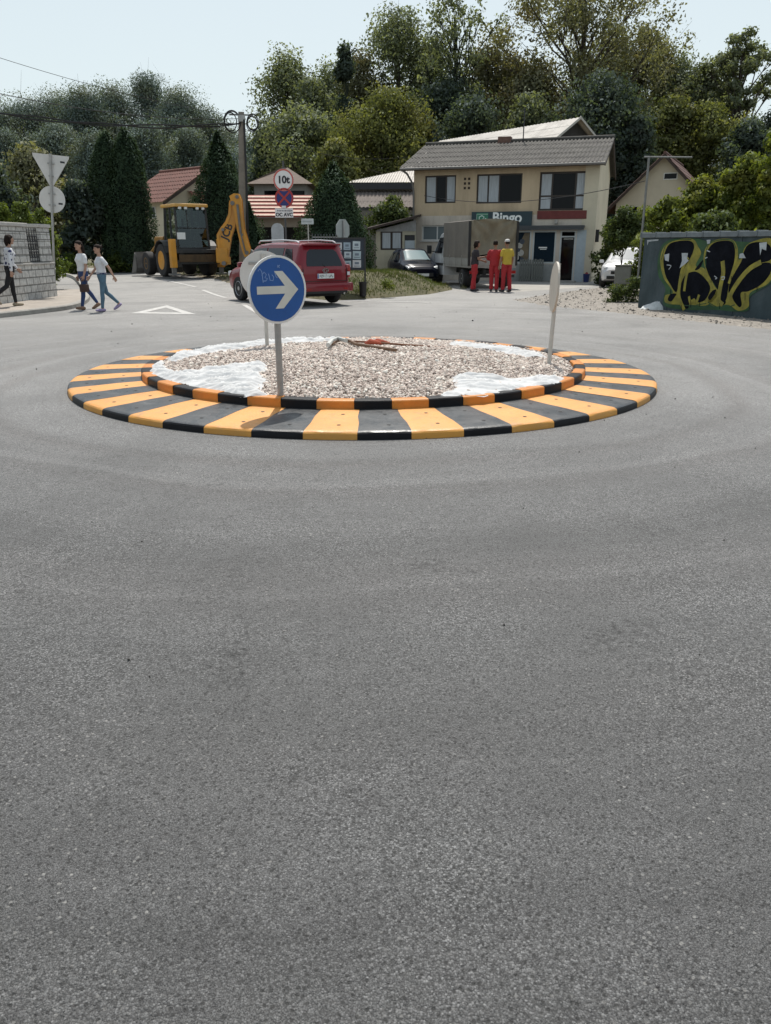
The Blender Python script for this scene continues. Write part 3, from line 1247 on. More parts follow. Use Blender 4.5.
for pts in ([(-.205, .172), (-.185, .195), (-.165, .17)], [(-.165, .175), (-.155, .07)], [(-.168, .135), (-.14, .165), (-.118, .14), (-.135, .115), (-.108, .105), (-.125, .085), (-.16, .085)],
            [(-.095, .15), (-.08, .09), (-.05, .085), (-.04, .12), (-.06, .14)], [(-.03, .165), (-.015, .12), (.0, .11)], [(.0, .205), (.03, .225)], [(.005, .225), (.025, .2)]):
    stroke2d(sc_, pts, .0075, -.0095, 0, pz)
sc_.build('scribble', M_SCRIB, s)
MB().box((0, .028, pz + .15), (.16, .03, .03)).box((0, .028, pz - .15), (.16, .03, .03)).each('clamp', M_GALV, s)

# --- sign seen from behind (far left of island)
b0 = atz(267, 348, .2)
s = thing('round_sign', 'round sign seen from its pale grey back, half hidden behind the blue arrow sign', 'traffic sign', (b0.x, b0.y, .13), R(16))
MB().tube([(0, -.03, 0), (0, -.03, 1.37)], .027, 12).build('post', M_GALV2, s, smooth=True)
p_ = MB()
d_ = disc(.33, 0, 0)
p_.add([(a, -.004, b + 1.08) for a, b in d_] + [(a, .012, b + 1.08) for a, b in d_],
       [tuple(range(40)), tuple(reversed(range(40, 80)))] + [(i, (i + 1) % 40, (i + 1) % 40 + 40, i + 40) for i in range(40)])
p_.build('plate', M_SBACK, s, smooth=False)
MB().box((0, -.015, 1.24), (.4, .02, .035)).box((0, -.015, .92), (.4, .02, .035)).each('clamp', M_GALV, s)

# --- edge-on sign (right of island)
b0 = atz(546.5, 362, .2)
s = thing('round_sign', 'worn round sign turned edge-on on a leaning post at the right rim of the island', 'traffic sign', (b0.x, b0.y, .12), R(-80))
s.rotation_euler = (R(0), R(5), R(0))
s.rotation_euler = Euler((0, R(1.8), 0)).to_matrix().to_4x4().to_euler()
hold = R(-92.5)
Mz = Matrix.Rotation(hold, 4, 'Z')
MB().tube([Mz @ Vector((0, .03, 0)), Mz @ Vector((0, .03, 1.28))], .027, 12).build('post', M_GALV2, s, smooth=True)
p_ = MB()
d_ = disc(.30, 0, 0)
p_.add([Mz @ Vector((a, -.006, b + 1.0)) for a, b in d_] + [Mz @ Vector((a, .018, b + 1.0)) for a, b in d_],
       [tuple(range(40)), tuple(reversed(range(40, 80)))] + [(i, (i + 1) % 40, (i + 1) % 40 + 40, i + 40) for i in range(40)])
p_.build('plate', M_SBACK2, s)
cl = MB()
for zz in (.87, 1.15):
    cl.box((0, .028, zz), (.2, .03, .03), M=Mz)
cl.each('clamp', M_GALV, s)


# --- give way post, seen from behind
Yy = 25.6
gzv = .118
X0 = X_at(55.5, Yy, .1)
s = thing('give_way_sign', 'grey post with the pale backs of a triangular sign and a round sign below it', 'traffic sign', (X0, Yy, gzv), 0)
s.rotation_euler = (0, R(5.6), R(4))
MB().tube([(0, -.04, 0), (0, -.04, 4.12)], .035, 12).build('post', M_GALV, s, smooth=True)
tri = [(-.54, 4.10), (.54, 4.10), (.52, 4.02), (.05, 3.22), (-.05, 3.22), (-.52, 4.02)]
MB().prism(tri, .015).build('triangle_plate', M_SBACK, s)
d_ = [(.385 * math.cos(2 * PI * k / 36), 2.84 + .385 * math.sin(2 * PI * k / 36)) for k in range(36)]
MB().prism(d_, .015).build('round_plate', M_SBACK, s)
MB().box((0, -.02, 3.85), (.2, .03, .04)).box((0, -.02, 3.5), (.14, .03, .04)).box((0, -.02, 3.0), (.2, .03, .04)).box((0, -.02, 2.68), (.2, .03, .04)).each('clamp', M_GALV, s)
MB().box((.34, -.004, 3.92), (.13, .004, .05)).box((.25, -.004, 2.74), (.12, .004, .05)).each('sticker', M_SDARK, s)

# --- weight limit + no stopping
Yy = 27.4
s = thing('weight_limit_sign', 'post with a red rimmed 10t sign above a no stopping sign and white plate', 'traffic sign', (X_at(284, Yy, 3.2), Yy, 0), R(-6))
MB().tube([(0, .04, 0), (0, .04, 4.2)], .033, 12).build('post', mat('dark_post', (.07, .07, .07), .6), s, smooth=True)


def round_plate(name, z, r_, face, parent):
    d_ = [(r_ * math.cos(2 * PI * k / 40), z + r_ * math.sin(2 * PI * k / 40)) for k in range(40)]
    o_ = MB().prism(d_, .014).build(name, face, parent)
    return o_


def zpx(py, Y):
    return at(385, py, Y).z


z1 = zpx(180, Yy)
pl = round_plate('limit_plate', z1, .34, M_SWHITE, s)
m_ = MB()
ring2d(m_, .335, .285, -.004)
rg = m_.build('red_rim', mat('faded_red', (0.55, .13, .10), .5), s)
rg.location = (0, 0, z1)
text_obj('lettering', '10t', .30, M_SDARK, s, (0, -.006, z1), (PI / 2, 0, 0), .002, .012)
z2 = zpx(198, Yy)
round_plate('no_stopping_plate', z2, .31, mat('sign_deep_blue', (.02, .03, .16), .5), s)
m_ = MB()
ring2d(m_, .308, .25, -.004)
stroke2d(m_, [(-.19, .19), (.19, -.19)], .06, -.006)
stroke2d(m_, [(.19, .19), (-.19, -.19)], .06, -.008)
rg = m_.build('red_cross', M_SRED, s)
rg.location = (0, 0, z2)
MB().box((-.02, .0, z2 - .27), (.14, .012, .07)).build('small_tag', M_SWHITE, s)
z3 = zpx(213, Yy)
MB().box((-.02, .005, z3), (.60, .014, .28), bev=.004).build('text_plate', M_SWHITE, s)
text_obj('lettering', 'OC AVC', .15, M_SDARK, s, (-.02, -.004, z3 - .055), (PI / 2, 0, 0), .002, .006)
m_ = MB()
r = random.Random(5)
xx = -.25
while xx < .22:
    ww = r.uniform(.02, .045)
    m_.box((xx + ww / 2, -.004, z3 + .07), (ww, .004, r.choice([.05, .06, .04])))
    xx += ww + .018
m_.build('small_print', mat('sign_grey_print', (.2, .2, .21), .6), s)

# --- white back of a sign with an arched top behind it
Yy = 29.5
s = thing('arched_board', 'small white board with an arched top standing behind the no stopping post', 'board', (X_at(280, Yy, 0), Yy, 0.3), 0)
ah = [(-.22, .9), (.22, .9)] + [(.22 * math.cos(a), 1.85 + .22 * math.sin(a)) for a in np.linspace(0, PI, 14)]
MB().prism(ah, .04).build('panel', mat('pale_board', (.42, .44, .46), .7, dirt=(.25, .25, .25)), s)
MB().tube([(-.15, .05, 0), (-.15, .05, 1.6)], .03).tube([(.15, .05, 0), (.15, .05, 1.6)], .03).each('leg', M_GALV, s)

# --- small white direction plate
Yy = 30
s = thing('direction_sign', 'small narrow white plate on a thin post above the red car roof', 'sign', (X_at(308, Yy, 2.4), Yy, .4), R(6))
zt = zpx(221.5, Yy) - .4
MB().tube([(0, .03, 0), (0, .03, zt)], .022, 10).build('post', M_GALV2, s, smooth=True)
MB().box((-.02, 0, zt), (.44, .02, .19), bev=.004).build('plate', mat('pale_plate', (.55, .58, .58), .5), s)
m_ = MB()
for k in range(9):
    m_.box((-.18 + k * .038, -.0125, zt), (.022, .003, .055))
m_.build('small_print', mat('grey_print', (.3, .32, .33), .6), s)

# --- back of stop sign
Yy = 27.5
s = thing('octagonal_sign', 'octagonal sign seen from its pale back beside the notice board', 'traffic sign', (X_at(344, Yy, 0), Yy, .35), R(52))
zc_ = zpx(230, Yy) - .35
MB().tube([(0, -.035, 0), (0, -.035, zc_ + .3)], .03, 10).build('post', M_GALV, s, smooth=True)
MB().prism([(.36 * math.cos(PI / 8 + k * PI / 4), zc_ + .36 * math.sin(PI / 8 + k * PI / 4)) for k in range(8)], .015).build('plate', mat('sign_back_dull', (.36, .38, .37), .6), s)

# --- notice board
Yy = 26.3
xr, xl = X_at(365, Yy, 1.2), X_at(333, Yy, 1.2)
s = thing('notice_board', 'dark notice board covered in pale posters on the grass bank', 'notice board', ((xl + xr) / 2, Yy, .1), R(3))
hw = (xr - xl) / 2
zb, zt = zpx(269, Yy) - .1, zpx(239, Yy) - .1
MB().box((0, .01, (zb + zt) / 2), (2 * hw, .03, zt - zb)).build('panel', mat('board_dark', (.035, .045, .06), .7), s)
fr = MB()
for sx_ in (-1, 1):
    fr.box((sx_ * hw, 0, (zt) / 2 + .02), (.05, .06, zt + .06))
fr.box((0, 0, zt + .02), (2 * hw, .06, .05))
fr.box((0, 0, zb - .02), (2 * hw, .06, .04))
fr.build('frame', mat('board_frame', (.03, .03, .03), .5), s)
r = random.Random(3)
cols = [(.50, .58, .60), (.40, .50, .52), (.58, .60, .60), (.33, .42, .48)]
k = 0
for row in range(3):
    for c_ in range(4):
        ww, hh = r.uniform(.20, .27), r.uniform(.2, .26)
        xx = -hw + .17 + c_ * .29 + r.uniform(-.02, .02)
        zz = zb + .16 + row * .27 + r.uniform(-.02, .02)
        if xx + ww / 2 > hw - .02:
            continue
        m_ = MB()
        m_.box((xx, -.0085 - .002 * (k % 2), zz), (ww, .003, hh), 0, rot=(0, r.uniform(-.05, .05), 0))
        m_.box((xx, -.012, zz + .02), (ww * .5, .003, hh * .3), 1)
        m_.box((xx, -.012, zz - .07), (ww * .7, .003, .02), 1)
        m_.build('poster', [mat('poster%d' % (k % 4), cols[k % 4], .7), mat('poster_ink', (.17, .21, .25), .7)], s)
        k += 1
b0 = Vector((X_at(363, 25.9, 0), 25.85, .02))
s = thing('litter_bin', 'small black litter bin at the foot of the notice board post', 'bin', b0, 0)
MB().lathe([(.10, .05), (.125, .45), (.13, .46), (.13, .5), (.115, .5), (.105, .1)], 18).build('body', mat('black_plastic', (.012, .012, .013), .5), s, smooth=True)

# ================================================================== UTILITY POLE AND CABLES
Yp = 36.5
xp = X_at(243.5, Yp, 0)
zp0 = gz1(xp, Yp)
s = thing('utility_pole', 'tall concrete pole with coils of black cable at its top', 'utility pole', (xp, Yp, zp0), R(10))
ztop = zpx(112, Yp) - zp0
lean = X_at(241, Yp, 7) - xp
pm_ = MB()
pm_.add([(-.17, -.17, 0), (.17, -.17, 0), (.17, .17, 0), (-.17, .17, 0), (lean - .12, -.12, ztop), (lean + .12, -.12, ztop), (lean + .12, .12, ztop), (lean - .12, .12, ztop)],
        [(0, 1, 5, 4), (1, 2, 6, 5), (2, 3, 7, 6), (3, 0, 4, 7), (4, 5, 6, 7)])
pm_.build('shaft', mat('pole_concrete', (.23, .205, .175), .9, var=.2, scale=3, bump=.2), s)
cb = MB()
r = random.Random(4)
M_CABLE = mat('black_cable', (.012, .012, .013), .55)
for cx_, cz_, rr in ((-.42, -.35, .40), (.42, -.42, .30)):
    for q in range(4):
        tl = r.uniform(-.2, .2)
        ra = rr * r.uniform(.82, 1.08)
        rx_ = ra * r.uniform(.65, .85)
        ox, oz = r.uniform(-.05, .05), r.uniform(-.06, .06)
        cb.tube([(lean + cx_ + ox + rx_ * math.cos(a), -.2 + .06 * q + tl * .3 * math.sin(a), ztop + cz_ + oz + ra * math.sin(a)) for a in np.linspace(0, 2 * PI, 25)], .021, 6)
cb.build('cable_coils', M_CABLE, s, smooth=True)
cd = MB()
cd.tube([(.16 + lean * .4, -.2, 1.0), (.15 + lean * .7, -.19, 3.6), (.1 + lean, -.17, ztop - .3)], .045, 8)
cd.build('cable_duct', M_CABLE, s, smooth=True)
MB().box((lean, 0, ztop - .1), (1.0, .06, .06)).box((lean, -.16, ztop - .25), (.3, .06, .25)).build('crossarm', M_GALV, s)
topw = Vector((xp + lean * .98, Yp, zp0 + ztop - .2))


def cable(name, label, a, b, sag, rad, twist=0, n=28, grp=None):
    a, b = Vector(a), Vector(b)
    mb = MB()
    for tw in range(max(1, twist)):
        pts = []
        for i in range(n + 1):
            u = i / n
            q = a.lerp(b, u)
            q.z -= sag * 4 * u * (1 - u)
            if twist:
                q.z += .055 * math.sin(u * 16 + tw * PI) + tw * .02
                q.y += .05 * math.cos(u * 16 + tw * PI)
            pts.append(q)
        mb.tube(pts, rad, 6)
    o_ = mb.build(name, M_CABLE, None, smooth=True)
    return tag(o_, label, 'cable', grp)


cable('overhead_cable', 'thick twisted pair of overhead cables sagging to the left from the pole top', topw + Vector((0, 0, -.25)), at(-60, 103, 33), .38, .03, 2)
cable('overhead_cable', 'thin overhead wire rising to the left edge of the sky just above the twisted cables', topw + Vector((0, 0, -.05)), at(-60, 80, 27), .35, .013)
cable('overhead_cable', 'topmost thin overhead wire crossing the open sky at the upper left', topw + Vector((0, 0, .05)), at(-60, 38, 26), .25, .008)

# ================================================================== STONE WALL, LEFT
M_STONE = bpy.data.materials.new('limestone_blocks')
t, out = nodes_of(M_STONE)
p = N(t, 'BsdfPrincipled')
p.inputs['Roughness'].default_value = .9
tc = N(t, 'TexCoord')
mp = N(t, 'Mapping')
mp.inputs['Rotation'].default_value = (PI / 2, 0, PI / 2)
sx = N(t, 'SeparateXYZ')
t.links.new(tc.outputs['Object'], sx.inputs[0])
ad = N(t, 'Math', operation='ADD')
t.links.new(sx.outputs[0], ad.inputs[0])
t.links.new(sx.outputs[1], ad.inputs[1])
cxy = N(t, 'CombineXYZ')
t.links.new(ad.outputs[0], cxy.inputs[0])
t.links.new(sx.outputs[2], cxy.inputs[1])
br = N(t, 'TexBrick')
br.inputs['Scale'].default_value = 1.0
br.inputs['Brick Width'].default_value = .42
br.inputs['Row Height'].default_value = .21
br.inputs['Mortar Size'].default_value = .018
br.inputs['Mortar Smooth'].default_value = .4
br.inputs['Bias'].default_value = -.2
br.inputs['Color1'].default_value = (.56, .55, .52, 1)
br.inputs['Color2'].default_value = (.41, .405, .39, 1)
br.inputs['Mortar'].default_value = (.22, .215, .2, 1)
t.links.new(cxy.outputs[0], br.inputs['Vector'])
nz = N(t, 'TexNoise')
nz.inputs['Scale'].default_value = 9
nz.inputs['Detail'].default_value = 7
t.links.new(tc.outputs['Object'], nz.inputs['Vector'])
r1 = ramp(t, [(.3, .72), (.7, 1.22)])
t.links.new(nz.outputs[0], r1.inputs[0])
cc = mixc(t, br.outputs[0], r1.outputs[0], 1, 'MULTIPLY')
t.links.new(cc, p.inputs['Base Color'])
b1 = N(t, 'Bump')
b1.inputs['Strength'].default_value = .9
b1.inputs['Distance'].default_value = .03
mm = N(t, 'Math', operation='SUBTRACT')
t.links.new(nz.outputs[0], mm.inputs[0])
t.links.new(br.outputs['Fac'], mm.inputs[1])
t.links.new(mm.outputs[0], b1.inputs['Height'])
t.links.new(b1.outputs[0], p.inputs['Normal'])
t.links.new(p.outputs[0], out.inputs[0])
M_COPE = mat('coping_stone', (.46, .44, .41), .9, var=.15, scale=6, bump=.4, bscale=20)
M_IRON = mat('black_iron', (.02, .02, .022), .5)

wall = thing('stone_wall', 'pale limestone block garden wall with pillars and iron panels at the left edge', 'wall', (-10.27, 25.3, .1), R(-2))
H1, H2 = .98, 2.02
wb = MB()
wb.b2((-.42, -11, 0), (0, -1.45 - .0, H1))
wb.b2((-.42, -1.45, 0), (.001, 0, H1 - .002))
wb.build('low_wall', M_STONE, wall)
for y0, y1 in ((-.75, 0.0), (-3.1, -1.5), (-6.4, -4.6), (-11, -8.2)):
    pb = MB()
    nrow = 5
    for k in range(nrow):
        e = rng.uniform(-.008, .012)
        pb.box((-.21, (y0 + y1) / 2, H1 + .05 + (k + .5) * (H2 - H1 - .05) / nrow), (.42 + e, (y1 - y0) + e, (H2 - H1 - .05) / nrow - .006), bev=.018)
    pb.build('pillar', M_STONE, wall)
    MB().box((-.21, (y0 + y1) / 2, H2 + .05), (.52, (y1 - y0) + .1, .1), bev=.02).build('cap', M_COPE, wall)
MB().b2((-.47, -11, H1 + .002), (.05, .03, H1 + .052), bev=.015).build('sill', M_COPE, wall)
for y0, y1 in ((-1.5, -.75), (-4.6, -3.1), (-8.2, -6.4)):
    g = MB()
    g.tube([(-.06, y0, H1 + .1), (-.06, y1, H1 + .1)], .015, 6)
    g.tube([(-.06, y0, H2 - .08), (-.06, y1, H2 - .08)], .015, 6)
    nb_ = max(3, int((y1 - y0) / .13))
    for k in range(nb_ + 1):
        yy = y0 + (y1 - y0) * k / nb_
        g.tube([(-.06, yy, H1 + .06), (-.06, yy, H2 - .02)], .011, 6)
        if k < nb_:
            ym = yy + (y1 - y0) / nb_ / 2
            for zz in (H1 + .28, H1 + .5, H1 + .72):
                g.tube([(-.06, ym + .055 * math.cos(a), zz + .09 * math.sin(a)) for a in np.linspace(0, 2 * PI, 11)], .012, 5)
    g.build('iron_grille', M_IRON, wall)

# ================================================================== GRAFFITI WALL, RIGHT
gl0 = atz(637.5, 308.5, 0)
gr0 = atz(771, 321.5, 0)
gd = (gr0 - gl0)
gd.z = 0
glen = gd.length + 2.2
gang = math.atan2(gd.y, gd.x)
M_GWALL = mat('graffiti_wall_paint', (.048, .068, .075), .8, spec=.25, var=.3, scale=2.2, bump=.15, bscale=30, dirt=(.13, .15, .16), dirt_amt=.6, stretch=(1, 1, .5))
M_GCAP = mat('wall_cap', (.15, .17, .18), .7, var=.2, scale=5)
gw = thing('graffiti_wall', 'dark grey panel wall sprayed with black and yellow graffiti at the right edge', 'wall', gl0, gang)
GH = 1.80
g = MB()
pw = 1.05
x = 0
k = 0
while x < glen:
    e = .012 if k % 2 else 0
    g.b2((x + .004, e, -.1), (min(x + pw, glen) - .004, .12 + e, GH), bev=.006)
    x += pw
    k += 1
g.build('panels', M_GWALL, gw)
MB().b2((-.03, .122 + .012, -.1), (.03, 2.2, GH - .02)).build('side_panel', M_GWALL, gw)
g = MB()
x = -.06
while x < glen:
    g.b2((x + .008, -.07, GH + .003), (x + .50, .26, GH + .12), bev=.012)
    g.b2((x - .025, -.085, GH + .01), (x + .02, .27, GH + .14), bev=.008)
    x += .52
g.build('cap_stones', M_GCAP, gw)
# graffiti: outlines measured on the wall face
gn = Vector((math.sin(gang), -math.cos(gang), 0))
gt = Vector((math.cos(gang), math.sin(gang), 0))


def gwall_uv(cx, cy):
    px, py = 640 + cx * 131 / 771, 225 + cy * 100 / 589
    d = ray(px, py)
    o_ = Vector((0, 0, CAM_H))
    k_ = (gl0 - o_).dot(gn) / d.dot(gn)
    q = o_ + d * k_ - gl0
    return (q.dot(gt), q.z)


def smooth_closed(pts, n=6):
    out_ = []
    L = len(pts)
    for i in range(L):
        p0, p1, p2, p3 = [Vector(pts[(i + j) % L]) for j in (-1, 0, 1, 2)]
        for k_ in range(n):
            u = k_ / n
            out_.append(0.5 * ((2 * p1) + (p2 - p0) * u + (2 * p0 - 5 * p1 + 4 * p2 - p3) * u * u + (3 * p1 - p0 - 3 * p2 + p3) * u ** 3))
    return out_


def blob(mb, pts, y, mi, sm=True):
    uv = [gwall_uv(a, b) for a, b in pts]
    q = smooth_closed(uv) if sm else [Vector(a) for a in uv]
    mb.add([(a.x, y, a.y) for a in q], [tuple(range(len(q)))], mi)


def gline(mb, pts, wd, y, mi):
    uv = [Vector(gwall_uv(a, b)) for a, b in pts]
    q = []
    L = len(uv)
    for i in range(L - 1):
        p0, p1, p2, p3 = uv[max(i - 1, 0)], uv[i], uv[i + 1], uv[min(i + 2, L - 1)]
        for k_ in range(6):
            u = k_ / 6
            q.append(0.5 * ((2 * p1) + (p2 - p0) * u + (2 * p0 - 5 * p1 + 4 * p2 - p3) * u * u + (3 * p1 - p0 - 3 * p2 + p3) * u ** 3))
    q.append(uv[-1])
    stroke2d(mb, [(a.x, a.y) for a in q], wd, y, mi)


M_GBLK = mat('spray_black', (.004, .005, .008), .85, spec=.1, var=.4, scale=3, dirt=(.02, .022, .032), dirt_amt=.5)
M_GYEL = mat('spray_yellow', (.27, .235, .032), .7, var=.35, scale=5, dirt=(.08, .085, .03), dirt_amt=.75)
M_GGRN = mat('spray_green', (.03, .085, .03), .75, var=.4, scale=3, dirt=(.04, .06, .05), dirt_amt=.6)
M_GWHT = mat('spray_grey', (.40, .43, .45), .75, var=.25, scale=6)
g = MB()
yb = -.004
blob(g, [(105, 210), (130, 120), (200, 82), (330, 80), (400, 95), (480, 82), (560, 95), (650, 100), (760, 95), (800, 200), (780, 330), (650, 420), (640, 500), (560, 510), (450, 500), (300, 500), (150, 480), (140, 420), (150, 370), (110, 300)], yb, 2)
# yellow body glows
blob(g, [(120, 200), (150, 118), (215, 85), (310, 82), (345, 130), (360, 170), (330, 240), (385, 260), (440, 360), (465, 400), (400, 470), (300, 470), (160, 462), (150, 415), (195, 395), (140, 310)], yb - .003, 1)
blob(g, [(375, 200), (395, 125), (455, 85), (540, 84), (575, 130), (580, 200), (600, 190), (620, 130), (680, 92), (780, 85), (800, 230), (760, 340), (650, 400), (640, 480), (580, 505), (520, 470), (440, 480), (400, 440), (465, 370), (400, 290)], yb - .003, 1)
# black letters
blob(g, [(140, 200), (168, 120), (225, 95), (300, 95), (320, 130), (300, 190), (265, 250), (235, 320), (215, 395), (180, 350), (150, 290)], yb - .006, 0)
blob(g, [(245, 340), (275, 290), (330, 275), (380, 310), (415, 370), (385, 440), (340, 455), (300, 440), (285, 490), (255, 480), (232, 410)], yb - .006, 0)
blob(g, [(325, 262), (372, 205), (362, 240), (345, 262)], yb - .006, 0)
blob(g, [(382, 210), (405, 140), (450, 100), (535, 95), (560, 140), (555, 220), (535, 300), (520, 380), (505, 460), (480, 465), (468, 400), (440, 350), (405, 290)], yb - .006, 0)
blob(g, [(612, 160), (640, 115), (700, 100), (765, 120), (775, 200), (690, 230), (620, 270), (570, 330), (525, 400), (530, 340), (560, 280), (600, 210)], yb - .006, 0)
blob(g, [(585, 350), (650, 270), (720, 225), (775, 230), (765, 290), (715, 350), (640, 390), (595, 400), (600, 470), (580, 480), (545, 420)], yb - .006, 0)
blob(g, [(165, 440), (180, 408), (215, 405), (205, 425), (185, 450)], yb - .006, 0)
blob(g, [(402, 425), (425, 390), (450, 380), (440, 410), (415, 442)], yb - .006, 0)
for a_, b_, l_ in ((180, 380, 40), (300, 440, 45), (352, 450, 30), (420, 300, 40), (540, 300, 60), (620, 400, 45), (690, 350, 40), (470, 460, 35), (245, 470, 30)):
    gline(g, [(a_, b_), (a_ + 1, b_ + l_ * .5), (a_, b_ + l_)], .014, yb - .010, 0)
for pts in ([(128, 205), (155, 118), (222, 86), (305, 86)], [(388, 250), (398, 130), (455, 92), (540, 90), (568, 140)], [(240, 470), (300, 475), (392, 462)], [(400, 455), (480, 490), (560, 470)]):
    gline(g, pts, .02, yb - .008, 2)
for pts in ([(440, 300), (455, 312), (445, 318)], [(480, 308), (500, 305), (495, 322), (482, 318)], [(160, 235), (185, 240), (172, 262)], [(395, 150), (415, 158)], [(400, 190), (385, 196)]):
    gline(g, pts, .022, yb - .012, 3)
# yellow strokes over black
gline(g, [(285, 190), (255, 250), (238, 330), (232, 420), (262, 500)], .095, yb - .009, 1)
gline(g, [(300, 230), (275, 300), (262, 390)], .08, yb - .009, 1)
gline(g, [(488, 212), (492, 280), (478, 350), (465, 440), (490, 470)], .115, yb - .009, 1)
gline(g, [(715, 218), (650, 255), (590, 320), (545, 390), (515, 455)], .115, yb - .009, 1)
gline(g, [(575, 180), (555, 250), (525, 345)], .07, yb - .009, 1)
gline(g, [(290, 420), (300, 460), (320, 440), (330, 465), (350, 410)], .07, yb - .009, 1)
# pale scraps of paint
blob(g, [(248, 165), (285, 165), (280, 200), (290, 210), (262, 235), (235, 255), (250, 210)], yb - .012, 3, False)
blob(g, [(705, 105), (750, 100), (745, 150), (720, 140), (710, 180)], yb - .012, 3, False)
blob(g, [(145, 175), (175, 168), (172, 215), (150, 208)], yb - .012, 3, False)
blob(g, [(590, 170), (610, 165), (625, 195), (585, 195)], yb - .012, 3, False)
blob(g, [(42, 88), (110, 84), (108, 92), (52, 98), (44, 120)], yb - .0, 3, False)
blob(g, [(395, 88), (418, 86), (415, 108), (398, 112)], yb - .012, 3, False)
g.build('graffiti', [M_GBLK, M_GYEL, M_GGRN, M_GWHT], gw)

# sack at the foot of the wall
c = atz(655, 310, 0)
mb = MB()
n_ = 20
vs, fs = [], []
for i in range(7):
    u = i / 6
    for k in range(n_):
        a = 2 * PI * k / n_
        rr = (1 - u ** 1.3 * .92) * (1 + .18 * math.sin(3 * a + 1) + .08 * math.sin(7 * a + u * 9))
        vs.append((.42 * rr * math.cos(a) + .05 * u, .26 * rr * math.sin(a), .235 * u ** .9 + .025 * math.sin(5 * a + 4 * u)))
for i in range(6):
    for k in range(n_):
        fs.append((i * n_ + k, i * n_ + (k + 1) % n_, (i + 1) * n_ + (k + 1) % n_, (i + 1) * n_ + k))
fs.append(tuple((6 * n_) + k for k in range(n_)))
mb.add(vs, fs)
o = mb.build('sack', mat('pale_sack', (.62, .64, .63), .7, var=.15, scale=8, bump=.5, bscale=12), None, smooth=True, ang=80)
o.location = c + Vector((0, -.12, .0))
tag(o, 'pale plastic sack slumped on the gravel against the graffiti wall', 'sack')

# utility cabinet on legs
Yb = 25.5
c = Vector((X_at(622, Yb, .5), Yb, .0))
s = thing('utility_cabinet', 'grey metal utility cabinet on a post left of the graffiti wall', 'cabinet', c, R(-20))
zb = zpx(284, Yb)
zt = zpx(266, Yb)
M_CAB = mat('cabinet_grey', (.17, .17, .15), .7, var=.15, dirt=(.1, .09, .07))
MB().b2((-.24, -.14, zb), (.24, .14, zt), bev=.01).build('box', M_CAB, s)
MB().b2((-.22, -.152, zb + .03), (.22, -.142, zt - .03)).build('door', M_CAB, s)
MB().b2((-.27, -.18, zt + .002), (.27, .17, zt + .04), bev=.008).build('lid', M_CAB, s)
MB().b2((-.21, -.05, 0), (-.12, .05, zb)).b2((.12, -.05, 0), (.21, .05, zb)).each('leg', M_CAB, s)

# T pole behind the wall
Yt = 27
c = Vector((X_at(641, Yt, 1.5), Yt, 0))
s = thing('cable_post', 'thin leaning steel post with a long crossbar rising behind the graffiti wall', 'post', c, 0)
zt = zpx(157, Yt)
dx = X_at(649, Yt, zt) - c.x
MB().tube([(0, 0, 0), (dx, 0, zt)], .036, 10).build('shaft', M_GALVD, s, smooth=True)
MB().tube([(dx - .15, 0, zt), (dx + 1.4, .1, zt + .0)], .026, 8).build('crossbar', M_GALVD, s, smooth=True)
wtop = c + Vector((dx - .05, 0, zt - .7))
# ================================================================== BUILDINGS
M_OCHRE = mat('ochre_render', (.54, .425, .29), .92, var=.1, scale=1.2, bump=.15, bscale=60, dirt=(.34, .26, .175), dirt_amt=.85, stretch=(1, 1, .22))
M_LOWER = mat('pale_lower_render', (.58, .515, .44), .92, var=.1, scale=1.5, bump=.15, bscale=60, dirt=(.29, .245, .2), dirt_amt=.85, stretch=(1, 1, .3))
M_CREAM = mat('cream_render', (.58, .52, .40), .92, var=.08, scale=1.0, bump=.12, bscale=50, dirt=(.42, .36, .27), dirt_amt=.5)
M_DKFR = mat('dark_window_frame', (.035, .025, .02), .6)
M_WFR = mat('white_window_frame', (.62, .62, .60), .5, var=.08)
M_CURT = mat('net_curtain', (.40, .43, .46), .9, var=.2, scale=6, stretch=(6, 1, .3))
M_WOOD = mat('dark_wood', (.045, .03, .024), .8, var=.3, scale=5)


def glassmat(name, c, rough=.06, spec=.13):
    m = bpy.data.materials.new(name)
    t, out = nodes_of(m)
    p = N(t, 'BsdfPrincipled')
    p.inputs['Base Color'].default_value = (*c, 1)
    p.inputs['Roughness'].default_value = rough
    p.inputs['Specular IOR Level'].default_value = spec
    tc = N(t, 'TexCoord')
    nz = N(t, 'TexNoise')
    nz.inputs['Scale'].default_value = 1.7
    t.links.new(tc.outputs['Object'], nz.inputs['Vector'])
    b = N(t, 'Bump')
    b.inputs['Strength'].default_value = .06
    b.inputs['Distance'].default_value = .05
    t.links.new(nz.outputs[0], b.inputs['Height'])
    t.links.new(b.outputs[0], p.inputs['Normal'])
    t.links.new(p.outputs[0], out.inputs[0])
    return m


M_GLASS = glassmat('window_glass', (.005, .006, .008))
M_CARGL = glassmat('car_glass', (.008, .012, .018), .04, .5)


